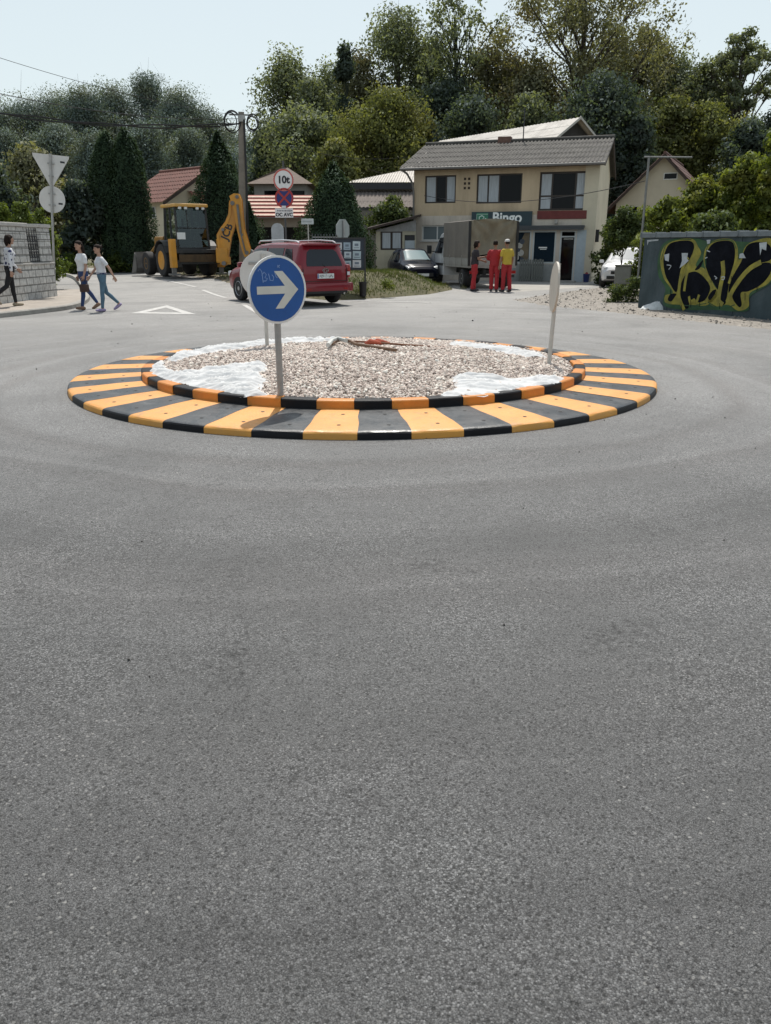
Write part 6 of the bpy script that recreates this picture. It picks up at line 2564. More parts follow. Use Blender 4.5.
t.links.new(gl.outputs[0], mxx.inputs[2])
t.links.new(mxx.outputs[0], out.inputs[0])
gm_.build('cab_glazing', t_glass, bh)
st_ = MB()
st_.box((.55, 0, 1.35), (.5, .5, .14), bev=.04).box((.78, 0, 1.7), (.12, .48, .65), bev=.05).box((1.2, 0, 1.5), (.2, .3, .4), bev=.03)
st_.tube([(.2, -.2, 1.2), (.15, -.2, 1.65)], .02, 6).tube([(.2, .2, 1.2), (.15, .2, 1.65)], .02, 6)
st_.build('seat', M_JB, bh, smooth=True)
MB().box((.64, 0, zc1 + .07), (1.72, 1.44, .13), bev=.05).build('roof', mat('machine_roof', (.60, .33, .07), .5, var=.12, scale=2, dirt=(.4, .27, .14), dirt_amt=.5), bh, smooth=True)
for sg in (-1, 1):
    for q in (.25, .5):
        MB().box((-.16, sg * q, zc1 - .04), (.08, .13, .1), bev=.02).build('work_light', M_LAMPW, bh)
# rear frame and stabilisers
rf_ = MB()
rf_.b2((-.55, -1.08, .52), (-.30, 1.08, .68), bev=.02).b2((-.55, -1.08, .95), (-.30, 1.08, 1.1), bev=.02).b2((-.5, -.75, .66), (-.34, -.6, .97)).b2((-.5, .6, .66), (-.34, .75, .97))
rf_.build('rear_frame', M_JB, bh)
for sg in (-1, 1):
    g = MB()
    g.b2((-.56, sg * 1.04 - .12, .38), (-.30, sg * 1.04 + .12, 1.5), bev=.025)
    g.b2((-.5, sg * 1.04 - .08, .14), (-.36, sg * 1.04 + .08, .40), mi=1)
    g.b2((-.6, sg * 1.04 - .2, .08), (-.26, sg * 1.04 + .2, .16), mi=1, bev=.02)
    g.build('stabiliser', [M_JY, M_STEEL], bh)
MB().box((-.58, .68, 1.62), (.03, .34, .26)).build('number_plate', M_PLATE, bh)
yb_ = MB()
yb_.b2((-.6, -.9, .60), (-.56, .85, .9), bev=.015)
yb_.build('carriage_plate', mat('carriage_dark', (.07, .04, .015), .7, var=.4, scale=4), bh)
# backhoe arm folded, slewed to the right: plane of the arm runs along local -y
Ma = Matrix.Translation((-.85, -.95, 0)) @ Matrix.Rotation(R(-122), 4, 'Z')
kp = MB()
kp.b2((-.25, -.22, .55), (.25, .22, 1.15), bev=.05, M=Ma).b2((-.1, -.2, .5), (.3, .2, .8), M=Ma)
kp.build('kingpost', M_JY, bh)


def armpoly(pts):
    return [((cx_ - 530) / 141, .55 + (505 - cy_) / 156) for cx_, cy_ in pts]


bm_ = MB()
bpoly = armpoly([(516, 490), (507, 410), (505, 330), (528, 290), (560, 250), (580, 205), (590, 125), (632, 122), (636, 215), (612, 285), (590, 345), (570, 440), (556, 515), (536, 525)])
bm_.prism(bpoly, .30, M=Ma @ Matrix.Translation((0, -.15, 0)))
bm_.prism([(a * 1.0, b) for a, b in armpoly([(508, 420), (506, 332), (530, 292), (562, 252), (582, 207), (592, 130), (604, 130), (596, 212), (574, 262), (540, 304), (520, 345), (522, 420)])], .36, M=Ma @ Matrix.Translation((0, -.18, 0)))
bmo = bm_.build('boom', M_JY, bh)
pn_ = MB()
for cx_, cy_, r_ in ((541, 505, .085), (612, 142, .085), (640, 105, .07), (678, 440, .08), (655, 330, .055), (548, 300, .06)):
    a, b = armpoly([(cx_, cy_)])[0]
    pn_.cyl(Ma @ Vector((a, -.42, b)), Ma @ Vector((a, .22, b)), r_, n=14)
pn_.each('pivot_pin', M_STEEL, bh, smooth=True)
dm_ = MB()
dpoly = armpoly([(596, 100), (622, 84), (650, 86), (662, 120), (664, 210), (670, 300), (688, 380), (700, 430), (690, 455), (664, 468), (650, 425), (640, 370), (628, 300), (618, 190)])
dm_.prism(dpoly, .20, M=Ma @ Matrix.Translation((0, -.36, 0)))
dm_.prism(dpoly, .03, M=Ma @ Matrix.Translation((0, .17, 0)))
dm_.build('dipper', M_JY, bh)
hy = MB()
for pa, pb2, r_ in (((640, 150), (650, 320), .05), ((650, 320), (672, 440), .03)):
    a, b = armpoly([pa])[0], armpoly([pb2])[0]
    hy.tube([Ma @ Vector((a[0], -.42, a[1])), Ma @ Vector((b[0], -.42, b[1]))], r_, 10)
hy.each('hydraulic_ram', M_STEEL, bh, smooth=True)
hs = MB()
for k in range(3):
    pts = armpoly([(540, 500 - k * 6), (520 - 4 * k, 380), (556 - 4 * k, 255), (590, 185 - 5 * k), (625, 120 - 8 * k)])
    hs.tube([Ma @ Vector((a, .2 + .03 * k, b)) for a, b in pts], .018, 6)
hs.each('hydraulic_hose', M_JB, bh, smooth=True)
bk = MB()
bq = armpoly([(655, 445), (700, 420), (735, 450), (740, 500), (700, 520), (655, 500)])
for off_ in (-.32, .28):
    bk.prism(bq, .04, M=Ma @ Matrix.Translation((0, off_, 0)))
for i in range(1, 5):
    a, b = bq[i], bq[(i + 1) % 6]
    vs = [Ma @ Vector((a[0], -.3, a[1])), Ma @ Vector((b[0], -.3, b[1])), Ma @ Vector((b[0], .3, b[1])), Ma @ Vector((a[0], .3, a[1]))]
    bk.add(vs, [(0, 1, 2, 3)])
bk.build('digging_bucket', M_STEEL, bh)
# lettering on the boom side
la = armpoly([(566, 312)])[0]
lo = text_obj('lettering', 'JCB', .42, M_SDARK, bmo, (0, 0, 0), (0, 0, 0), .004, .012)
Ml = Ma @ Matrix.Translation((la[0] + .01, -.156, la[1])) @ Matrix.Rotation(R(-66), 4, 'Y') @ Matrix.Rotation(PI / 2, 4, 'X')
lo.matrix_basis = Ml
# loader arms and bucket
la_ = MB()
for sg in (-1, 1):
    la_.tube([(1.5, sg * .62, 1.55), (2.4, sg * .62, 1.25), (3.3, sg * .62, .9), (3.9, sg * .62, .45)], [.09, .12, .11, .08], 8)
la_.each('loader_arm', mat('machine_yellow_dirty', (.26, .13, .02), .6, var=.3, scale=4), bh, smooth=True)
lb = MB()
prof_b = [(3.9, .75), (3.88, .30), (4.05, .08), (4.75, .02), (4.77, .05), (4.15, .14), (4.0, .34), (4.02, .95), (3.95, .98)]
lb.prism([(a, b) for a, b in prof_b], 2.3, M=Matrix.Translation((0, -1.15, 0)))
for sg in (-1, 1):
    lb.prism([(3.9, .75), (3.88, .3), (4.05, .08), (4.75, .02), (4.1, .95)], .03, M=Matrix.Translation((0, sg * 1.135 - .015, 0)))
lb.build('loader_bucket', M_STEEL, bh)
MB().tube([(1.7, -.3, 1.6), (1.7, -.3, 2.35)], .05, 8).build('exhaust_stack', M_JB, bh, smooth=True)
# ================================================================== PEOPLE
M_SKIN = mat('skin', (.40, .235, .165), .6, var=.08, scale=12)
M_SKIN2 = mat('skin_tan', (.27, .145, .095), .6, var=.08, scale=12)
M_HAIR = mat('dark_hair', (.018, .011, .008), .7, spec=.15, var=.4, scale=14, bump=.5, bscale=60, stretch=(3, 3, .6))
M_EYE = mat('eye_dark', (.015, .012, .01), .3)
M_LIP = mat('lip', (.28, .09, .075), .5)
VX = Vector((1, 0, 0))
VY = Vector((0, 1, 0))
VZ = Vector((0, 0, 1))


def loft(mb, rings, n=14):
    """rings: (centre, axis a, axis b); closed with domed ends"""
    vs, fs = [], []
    for c, a, b in rings:
        for k in range(n):
            t_ = 2 * PI * k / n
            vs.append(c + a * math.cos(t_) + b * math.sin(t_))
    L = len(rings)
    for i in range(L - 1):
        for k in range(n):
            k2 = (k + 1) % n
            fs.append((i * n + k, i * n + k2, (i + 1) * n + k2, (i + 1) * n + k))
    fs.append(tuple(reversed(range(n))))
    fs.append(tuple((L - 1) * n + k for k in range(n)))
    mb.add(vs, fs)


def limb(mb, pts, rads, n=12, flat=1.0, side=None):
    pts = [Vector(p) for p in pts]
    # spherical end caps
    d0 = (pts[0] - pts[1]).normalized()
    d1 = (pts[-1] - pts[-2]).normalized()
    P = [pts[0] + d0 * rads[0] * .9, pts[0] + d0 * rads[0] * .55] + pts + [pts[-1] + d1 * rads[-1] * .55, pts[-1] + d1 * rads[-1] * .9]
    Rr = [rads[0] * .3, rads[0] * .8] + list(rads) + [rads[-1] * .8, rads[-1] * .3]
    rings = []
    for i, p in enumerate(P):
        t_ = (P[min(i + 1, len(P) - 1)] - P[max(i - 1, 0)]).normalized()
        s_ = (side if side is not None else VY)
        a = (s_ - t_ * s_.dot(t_))
        if a.length < .05:
            a = VX - t_ * VX.dot(t_)
        a.normalize()
        b = t_.cross(a)
        rings.append((p, a * Rr[i], b * Rr[i] * flat))
    loft(mb, rings, n)


def fuse(mb, name, m, parent, vox=.009, smooth_it=4, fac=.5):
    o = mb.build(name, m, None)
    md = o.modifiers.new('r', 'REMESH')
    md.mode = 'VOXEL'
    md.voxel_size = vox
    md.use_smooth_shade = True
    if smooth_it:
        ms = o.modifiers.new('s', 'SMOOTH')
        ms.iterations = smooth_it
        ms.factor = fac
    dg = bpy.context.evaluated_depsgraph_get()
    me = bpy.data.meshes.new_from_object(o.evaluated_get(dg))
    o.modifiers.clear()
    o.data = me
    me.materials.clear()
    me.materials.append(m)
    me.polygons.foreach_set('material_index', [0] * len(me.polygons))
    me.polygons.foreach_set('use_smooth', [True] * len(me.polygons))
    o.parent = parent
    return o


def rotY(v, a):  # swing forward (positive = forward, +x) for a vector pointing down
    return Vector((v.x * math.cos(a) - v.z * math.sin(a), v.y, v.x * math.sin(a) + v.z * math.cos(a)))


def person(label, loc, rz, H=1.70, fem=False, legs=((10, 10), (-15, 20)), arms=((10, 10, 8), (-10, 15, 8)), lean=0, head_turn=0, head_tilt=0, skin=None, top=None, trousers=None, sleeve='short',
           hair='short', shoes=None, extra=None, group=None, tight=False, belt=None, hem=.0, hair_m=None, wide=1.06):
    """x forward, y left. legs: (thigh swing, knee bend) L then R, degrees. arms: (swing, elbow bend, abduction)"""
    skin = skin or M_SKIN
    s_ = H / 1.70
    pr = thing('person', label, 'person', loc, rz, group)
    hipw, shw = (.095, .165) if fem else (.095, .19)
    J = {}
    hipz = .88
    J['pel'] = Vector((0, 0, hipz + .06))
    thl, shl = .42, .405
    lowest = 9
    for side, (sw, kb), sg in (('L', legs[0], 1), ('R', legs[1], -1)):
        hip = Vector((0, sg * hipw, hipz))
        t_ = rotY(Vector((0, 0, -thl)), -R(sw)) if False else Vector((thl * math.sin(R(sw)), 0, -thl * math.cos(R(sw))))
        kn = hip + t_
        a2 = R(sw - kb)
        an = kn + Vector((shl * math.sin(a2), 0, -shl * math.cos(a2)))
        J['hip' + side], J['kn' + side], J['an' + side], J['fa' + side] = hip, kn, an, a2
        lowest = min(lowest, an.z - (.075 if abs(a2) < .5 else .10))
    dz = -lowest
    for k in list(J):
        if isinstance(J[k], Vector):
            J[k] = J[k] + Vector((0, 0, dz))
    base = J['pel']
    ln = R(lean)
    up = Vector((math.sin(ln), 0, math.cos(ln)))
    fw = Vector((math.cos(ln), 0, -math.sin(ln)))
    tor = lambda h, f=0, l=0: base + up * h + fw * f + VY * l
    neck = tor(.50)
    for side, (sw, eb, ab), sg in (('L', arms[0], 1), ('R', arms[1], -1)):
        sh = tor(.445, -.005, sg * shw)
        ua, fa_ = .285, .25
        a1 = R(sw)
        d1 = Vector((math.sin(a1) * math.cos(R(ab)), sg * math.sin(R(ab)), -math.cos(a1) * math.cos(R(ab))))
        el = sh + d1 * ua
        a2 = R(sw + eb)
        ab2 = R(ab * .4) if eb < 40 else -R(22)
        d2 = Vector((math.sin(a2) * math.cos(ab2), sg * math.sin(ab2), -math.cos(a2) * math.cos(ab2)))
        wr_ = el + d2 * fa_
        J['sh' + side], J['el' + side], J['wr' + side], J['d2' + side] = sh, el, wr_, d2
    # ---------------- body
    b = MB()
    wa, hi_, ch = (.118, .155, .135) if fem else (.135, .15, .165)
    rings = [(-.07, .10, .09), (-.02, hi_ * .98, .105), (.06, hi_ * .97, .105), (.17, wa, .088), (.28, ch * .96, .098), (.38, ch * 1.02, .105), (.445, ch * 1.0, .085), (.485, .09, .062), (.52, .05, .05)]
    loft(b, [(tor(h, (.015 if .25 < h < .42 and fem else 0)), VY * w_, fw * d_) for h, w_, d_ in rings], 18)
    if fem:
        for sg in (-1, 1):
            limb(b, [tor(.36, .05, sg * .065), tor(.335, .085, sg * .068)], [.055, .05])
    limb(b, [tor(.46), tor(.56, .012), tor(.60, .02)], [.052, .047, .05])
    for side, sg in (('L', 1), ('R', -1)):
        hp, kn, an = J['hip' + side], J['kn' + side], J['an' + side]
        limb(b, [hp + VZ * .02, hp.lerp(kn, .3), hp.lerp(kn, .8), kn, kn.lerp(an, .3) - VX * .012, kn.lerp(an, .65), an], [.083, .08, .057, .051, .052, .04, .033], 14)
        ft = J['fa' + side]
        toe_dir = Vector((math.cos(max(ft * .75, -.6) + 0), 0, math.sin(max(min(ft * .75, .3), -.75))))
        heel = an + Vector((-.04, 0, -.045))
        limb(b, [heel, an + Vector((.0, 0, -.04)), heel + toe_dir * .13 + VY * sg * .01, heel + toe_dir * .19 + VY * sg * .012], [.032, .04, .034, .024], 12)
        J['heel' + side], J['toe' + side] = heel, toe_dir
        sh, el, wr_, d2 = J['sh' + side], J['el' + side], J['wr' + side], J['d2' + side]
        k = .88 if fem else 1.0
        limb(b, [sh - VY * sg * .03, sh.lerp(el, .25), sh.lerp(el, .8), el, el.lerp(wr_, .3), wr_], [.055 * k, .048 * k, .04 * k, .037 * k, .038 * k, .025 * k], 12)
        # hand: palm and five fingers
        fdir = d2.normalized()
        pn = VY * -sg  # palm faces the thigh
        pn = (pn - fdir * pn.dot(fdir)).normalized()
        thd = fdir.cross(pn) * (sg if True else 1)
        if thd.x < 0:
            thd = -thd
        pc = wr_ + fdir * .045
        loft(b, [(wr_, thd * .024, pn * .018), (wr_ + fdir * .03, thd * .036, pn * .016), (wr_ + fdir * .075, thd * .041, pn * .014), (wr_ + fdir * .09, thd * .036, pn * .010)], 10)
        for q, (off, ln_) in enumerate(((.030, .066), (.010, .076), (-.011, .070), (-.030, .055))):
            r0 = wr_ + fdir * .078 + thd * off
            p1 = r0 + (fdir * .9 + pn * .25).normalized() * ln_ * .5
            p2 = p1 + (fdir * .65 + pn * .7).normalized() * ln_ * .5
            limb(b, [r0, p1, p2], [.0092, .0088, .0075], 8)
        t0 = wr_ + fdir * .025 + thd * .03
        t1 = t0 + (fdir * .65 + thd * .6 + pn * .25).normalized() * .04
        t2 = t1 + (fdir * .9 + thd * .1 + pn * .3).normalized() * .03
        limb(b, [t0, t1, t2], [.012, .0105, .0085], 8)
    # head
    hc = tor(.70, .03)
    Rh = Matrix.Rotation(R(head_turn), 3, 'Z') @ Matrix.Rotation(R(head_tilt), 3, 'Y')
    hx, hy_, hz_ = Rh @ VX, Rh @ VY, Rh @ VZ
    hp_ = lambda f, l, u: hc + hx * f + hy_ * l + hz_ * u
    hr = [(-.112, .035, .030, .052), (-.098, .042, .046, .045), (-.07, .056, .066, .020), (-.03, .068, .085, .004), (.01, .073, .094, 0), (.05, .073, .094, -.004), (.085, .062, .078, -.006), (.108, .038, .048, -.006), (.116, .015, .02, -.006)]
    loft(b, [(hp_(f, 0, u), hy_ * w_, hx * d_) for u, w_, d_, f in hr], 18)
    limb(b, [hp_(.085, 0, .012), hp_(.108, 0, -.022)], [.010, .014], 8)
    limb(b, [hp_(.07, -.025, -.058), hp_(.078, 0, -.06), hp_(.07, .025, -.058)], [.009, .013, .009], 8)
    for sg in (-1, 1):
        limb(b, [hp_(-.005, sg * .074, .018), hp_(-.008, sg * .078, -.022)], [.017, .012], 8, flat=1)
        limb(b, [hp_(.078, sg * .012, .03), hp_(.074, sg * .048, .03)], [.010, .009], 8)
    body = fuse(b, 'body', skin, pr, .0065, 2, .4)
    # eyes, brows and lips as small pieces of the same mesh
    f_ = MB()
    for sg in (-1, 1):
        f_.lathe([(.001, -.009), (.008, -.006), (.011, 0), (.008, .006), (.001, .009)], 10, 0, Matrix.Translation(hp_(.082, sg * .031, .010)) @ Matrix.Diagonal((.7, 1.2, .7, 1)))
        f_.tube([hp_(.088, sg * .014, .032), hp_(.085, sg * .033, .037), hp_(.074, sg * .05, .031)], .004, 6, 0)
    f_.tube([hp_(.083, -.022, -.058), hp_(.092, 0, -.057), hp_(.083, .022, -.058)], [.003, .006, .003], 6, 1)
    bm = bmesh.new()
    bm.from_mesh(body.data)
    v0 = [bm.verts.new(v) for v in f_.v]
    for ff, mi in zip(f_.f, f_.m):
        try:
            q = bm.faces.new([v0[i] for i in ff])
            q.material_index = 1 + mi
            q.smooth = True
        except ValueError:
            pass
    bm.to_mesh(body.data)
    bm.free()
    body.data.materials.append(M_EYE)
    body.data.materials.append(M_LIP)
    # ---------------- clothes
    if trousers:
        g = MB()
        e = .010 if tight else .022
        loft(g, [(tor(h), VY * (w_ + e * .7), fw * (d_ + e * .7)) for h, w_, d_ in ((-.08, .10, .09), (-.02, hi_, .108), (.06, hi_ * .98, .106), (.115, wa + .018, .094))], 18)
        for side, sg in (('L', 1), ('R', -1)):
            hp, kn, an = J['hip' + side], J['kn' + side], J['an' + side]
            if tight:
                rr = [.086, .083, .061, .056, .055, .045, .040]
            else:
                rr = [.095, .096, .080, .076, .072, .070, .070]
            limb(g, [hp + VZ * .02, hp.lerp(kn, .3), hp.lerp(kn, .8), kn, kn.lerp(an, .3) - VX * .01, kn.lerp(an, .65), kn.lerp(an, .93 - hem)], rr, 14)
        fuse(g, 'trousers', trousers, pr, .011, 3)
    if top:
        g = MB()
        e = .016 if fem else .024
        hemh = -.03 if not tight else .05
        rr = [(hemh, hi_ + .002, .112), (.06, hi_ * .97, .108), (.17, wa + .012, .096), (.28, ch * .97, .102), (.38, ch * 1.03, .108), (.445, ch * 1.0, .088), (.485, .10, .068), (.505, .065, .058)]
        loft(g, [(tor(h, (.015 if .25 < h < .42 and fem else 0)), VY * (w_ + e), fw * (d_ + e)) for h, w_, d_ in rr], 20)
        if fem:
            for sg in (-1, 1):
                limb(g, [tor(.36, .05, sg * .065), tor(.335, .088, sg * .066)], [.064, .058])
        for side, sg in (('L', 1), ('R', -1)):
            sh, el, wr_ = J['sh' + side], J['el' + side], J['wr' + side]
            k = .9 if fem else 1.0
            if sleeve == 'short':
                limb(g, [sh - VY * sg * .03, sh.lerp(el, .25), sh.lerp(el, .6)], [.066 * k, .063 * k, .062 * k], 12)
            else:
                limb(g, [sh - VY * sg * .03, sh.lerp(el, .25), sh.lerp(el, .8), el, el.lerp(wr_, .4), el.lerp(wr_, .9)], [.068 * k, .064 * k, .058 * k, .055 * k, .052 * k, .042 * k], 12)
        fuse(g, 'top', top, pr, .010, 3)
    if belt:
        g = MB()
        loft(g, [(tor(h), VY * (hi_ + .012), fw * .122) for h in (.045, .085)], 20)
        g.build('belt', belt, pr, smooth=True)
    g = MB()
    for side, sg in (('L', 1), ('R', -1)):
        heel, td = J['heel' + side], J['toe' + side]
        up2 = Vector((-td.z, 0, td.x))
        g = MB()
        limb(g, [heel + up2 * .01 - td * .005, heel + td * .06 + up2 * .008, heel + td * .13 + VY * sg * .01, heel + td * .20 + VY * sg * .012 - up2 * .004], [.045, .047, .044, .032], 12)
        fuse(g, 'shoe', shoes or M_SDARK, pr, .010, 2)
    # ---------------- hair
    hm = hair_m or M_HAIR
    if hair != 'cap':
        g = MB()
        cap = [(-.035, .074, .072, -.032), (.0, .080, .080, -.024), (.03, .084, .092, -.016), (.06, .083, .100, -.008), (.095, .070, .084, -.006), (.120, .044, .054, -.006), (.130, .018, .02, -.006)]
        loft(g, [(hp_(f, 0, u), hy_ * w_, hx * d_) for u, w_, d_, f in cap], 18)
        if hair == 'long':
            limb(g, [hp_(-.06, 0, .04), hp_(-.09, 0, -.06), hp_(-.105, 0, -.17), hp_(-.11, .0, -.28)], [.07, .075, .065, .03], 14, flat=.6)
            for sg in (-1, 1):
                limb(g, [hp_(-.03, sg * .07, .04), hp_(-.045, sg * .075, -.06), hp_(-.06, sg * .06, -.15)], [.028, .03, .018], 10)
        if hair == 'bun':
            limb(g, [hp_(-.085, 0, .05), hp_(-.105, 0, .07)], [.045, .04], 12)
        if hair == 'bob':
            limb(g, [hp_(-.05, 0, .05), hp_(-.075, 0, -.05), hp_(-.075, 0, -.12)], [.078, .082, .05], 14, flat=.7)
            for sg in (-1, 1):
                limb(g, [hp_(-.01, sg * .07, .05), hp_(-.02, sg * .08, -.04), hp_(-.025, sg * .075, -.10)], [.03, .034, .02], 10)
        fuse(g, 'hair', hm, pr, .009, 2)
    else:
        g = MB()
        loft(g, [(hp_(f, 0, u), hy_ * w_, hx * d_) for u, w_, d_, f in ((.035, .080, .098, -.004), (.07, .080, .098, -.004), (.105, .066, .08, -.006), (.127, .03, .036, -.006))], 18)
        limb(g, [hp_(.09, -.035, .042), hp_(.14, 0, .038), hp_(.09, .035, .042)], [.012, .016, .012], 8)
        fuse(g, 'cap', extra, pr, .009, 2)
        g = MB()
        loft(g, [(hp_(f, 0, u), hy_ * w_, hx * d_) for u, w_, d_, f in ((-.04, .070, .066, -.036), (.0, .077, .07, -.03), (.04, .078, .075, -.025))], 18)
        fuse(g, 'hair', hm, pr, .009, 2)
    for c_ in pr.children:
        pass
    pr.scale = (s_ * wide, s_ * wide, s_)
    return pr, J


M_TEE = mat('white_cotton', (.70, .70, .70), .9, var=.06, scale=8, bump=.9, bscale=11)
M_TEE2 = mat('pale_cotton', (.62, .62, .64), .9, var=.1, scale=14, bump=.9, bscale=11)
M_JEAN = mat('blue_denim', (.035, .062, .16), .9, var=.25, scale=8, bump=.8, bscale=12)
M_JEAN2 = mat('light_denim', (.085, .155, .215), .9, var=.2, scale=8, bump=.8, bscale=12)
M_REDW = mat('red_workwear', (.36, .022, .028), .85, var=.15, scale=6, bump=1.0, bscale=9)
M_YTEE = mat('yellow_tee', (.52, .37, .05), .9, var=.1, scale=6, bump=.9, bscale=10)
M_BLKTR = mat('black_trousers', (.014, .014, .016), .9, var=.2, scale=6)
M_SHOEW = mat('pale_shoes', (.5, .5, .52), .7)
M_SHOEP = mat('lilac_shoes', (.32, .26, .42), .7)
# polka dot blouse
M_DOT = bpy.data.materials.new('dotted_cotton')
t, out = nodes_of(M_DOT)
p = N(t, 'BsdfPrincipled')
p.inputs['Roughness'].default_value = .9
tc = N(t, 'TexCoord')
vo = N(t, 'TexVoronoi')
vo.inputs['Scale'].default_value = 9.5
vo.inputs['Randomness'].default_value = .45
t.links.new(tc.outputs['Object'], vo.inputs['Vector'])
r1 = ramp(t, [(.0, (.03, .035, .10)), (.37, (.03, .035, .10)), (.41, (.66, .66, .68)), (1, (.66, .66, .68))])
t.links.new(vo.outputs['Distance'], r1.inputs[0])
t.links.new(r1.outputs[0], p.inputs['Base Color'])
t.links.new(p.outputs[0], out.inputs[0])

# 1 woman in white T-shirt
Yw1 = 21.4
w1, J = person('person with long dark hair, white T-shirt and dark jeans walking with a brown bag', (X_at(83, Yw1, .9), Yw1, .006), R(180 + 48), 1.66, True, legs=((14, 4), (-18, 16)), arms=((4, 18, 9), (-8, 22, 10)), skin=M_SKIN,
               top=M_TEE, trousers=M_JEAN, hair='long', shoes=mat('tan_shoes', (.22, .13, .08), .7), tight=True, head_turn=6)
s1 = 1.66 / 1.70
M1 = Matrix.Translation(w1.location) @ Matrix.Rotation(w1.rotation_euler.z, 4, 'Z') @ Matrix.Scale(s1, 4)
hd_ = J['wrL'] + J['d2L'] * .1
hb = thing('handbag', 'dark brown handbag held by the walking person in the white T-shirt', 'bag', M1 @ (hd_ + Vector((0, .03, -.02))), w1.rotation_euler.z)
g = MB()
g.box((0, 0, -.19), (.24, .09, .2), bev=.03)
g.tube([(-.08, 0, -.09), (-.06, 0, -.0), (0, 0, .015), (.06, 0, -.0), (.08, 0, -.09)], .009, 6)
g.build('body', mat('brown_leather', (.05, .022, .016), .5, var=.2), hb, smooth=True)
# 2 girl
Yw2 = 20.75
w2, J = person('person in pale top and light blue jeans with tied up hair walking', (X_at(101.5, Yw2, .9), Yw2, .006), R(180 + 34), 1.56, True, legs=((8, 3), (-15, 30)), arms=((-30, 8, 18), (20, 18, 8)), skin=M_SKIN,
               top=M_TEE2, trousers=M_JEAN2, hair='bun', shoes=M_SHOEP, tight=True, belt=mat('navy_waist', (.02, .03, .09), .9), head_turn=14)
sg_ = MB()
# 3 person at the left edge
Yw3 = 20.9
w3, J = person('person in dotted white blouse and black trousers walking along the stone wall', (X_at(8.5, Yw3, 1.2), Yw3, .121), R(42), 1.68, True, legs=((6, 3), (-22, 30)), arms=((14, 24, 10), (-14, 12, 12)), skin=M_SKIN,
               top=M_DOT, trousers=M_BLKTR, sleeve='long', hair='bob', shoes=mat('beige_shoes', (.30, .25, .18), .7), tight=True, lean=5)
# workers
M_VEST = mat('dark_top', (.035, .028, .032), .9, var=.3, scale=10)
Yk = 30.3
person('person in dark top and red work trousers standing at the truck', (X_at(474.5, Yk, .8), Yk, .012), R(8), 1.70, False, legs=((3, 3), (-4, 4)), arms=((28, 75, 6), (12, 60, 8)), skin=M_SKIN2,
       top=M_VEST, trousers=M_REDW, hair='bob', shoes=M_SDARK, lean=3)
Yk = 30.0
person('person in full red work suit standing with their back turned at the truck', (X_at(494.5, Yk, .8), Yk, .012), R(78), 1.70, False, legs=((5, 3), (-5, 4)), arms=((18, 62, 12), (14, 58, 12)), skin=M_SKIN2,
       top=M_REDW, trousers=M_REDW, sleeve='long', hair='short', shoes=M_SDARK, belt=mat('pale_belt', (.4, .3, .28), .8))
Yk = 29.75
person('person in a yellow T-shirt, red trousers and white cap standing at the truck', (X_at(506.5, Yk, .8), Yk, .012), R(118), 1.74, False, legs=((4, 3), (-5, 4)), arms=((4, 10, 8), (2, 14, 10)), skin=M_SKIN2,
       top=M_YTEE, trousers=M_REDW, hair='cap', extra=mat('white_cap', (.6, .58, .56), .8), shoes=M_SDARK)
# ================================================================== TREES AND PLANTS
LEAF = {  # wood leaf colours lifted and blued in place of distance haze
    'green': leafmat('leaf_green', (.135, .160, .105), (.265, .285, .180), .35, .45),
    'dark': leafmat('leaf_dark', (.060, .082, .070), (.118, .146, .112), .35, .42),
    'olive': leafmat('leaf_olive', (.160, .162, .102), (.29, .282, .17), .35, .35, hue2=(.19, .15, .075)),
    'yellow': leafmat('leaf_yellowgreen', (.108, .126, .050), (.275, .28, .110), .4, .4, hue2=(.17, .15, .05)),
    'hazy': leafmat('leaf_hazy', (.150, .192, .178), (.215, .256, .222), .3, .22, hue2=(.20, .205, .13)),  # both far tones have the haze mixed into the leaf colour
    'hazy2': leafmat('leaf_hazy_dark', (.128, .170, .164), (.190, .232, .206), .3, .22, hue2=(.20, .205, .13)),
    'conifer': leafmat('leaf_conifer', (.022, .040, .022), (.072, .108, .052), 1.2, .2),
    'bush': leafmat('leaf_bush', (.070, .100, .024), (.25, .28, .066), .9, .45, hue2=(.25, .22, .05)),
    'vine': leafmat('leaf_vine', (.040, .065, .022), (.16, .19, .07), 1.5, .4),
    'hedge': leafmat('leaf_hedge', (.055, .085, .018), (.20, .24, .055), 1.5, .45),
}
BARK = mat('bark', (.065, .052, .042), .95, var=.4, scale=3, bump=.8, bscale=10, stretch=(1, 1, .25))
BARKD = mat('ivy_bark', (.020, .026, .014), .95, var=.5, scale=3, bump=.8, bscale=8)
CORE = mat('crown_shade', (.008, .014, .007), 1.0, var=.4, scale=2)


def leaf_quads(P, nrm, size, r, asp=.62):
    n = len(P)
    rv = r.normal(0, 1, (n, 3))
    nn = nrm * .8 + rv * .75
    nn[:, 2] += .25
    nn /= np.linalg.norm(nn, axis=1)[:, None] + 1e-9
    h = r.normal(0, 1, (n, 3))
    a = np.cross(nn, h)
    a /= np.linalg.norm(a, axis=1)[:, None] + 1e-9
    b = np.cross(nn, a)
    s = (size * r.uniform(.55, 1.35, n))[:, None]
    a = a * s * .5
    b = b * s * .5 * asp
    k = (nn * s * .10)
    V = np.stack([P - a, P - b * 1.0 + k, P + a, P + b * 1.0 + k], 1).reshape(-1, 3)
    F = np.arange(n * 4).reshape(-1, 4)
    sn = nrm * 1.0 + r.normal(0, .16, (n, 3))
    sn[:, 2] += .2
    sn /= np.linalg.norm(sn, axis=1)[:, None] + 1e-9
    g = np.cross(V[1::4] - V[0::4], V[2::4] - V[0::4])
    fl = (g * sn).sum(1) < 0
    F[fl] = F[fl][:, ::-1]
    return V, F, np.repeat(sn, 4, 0)


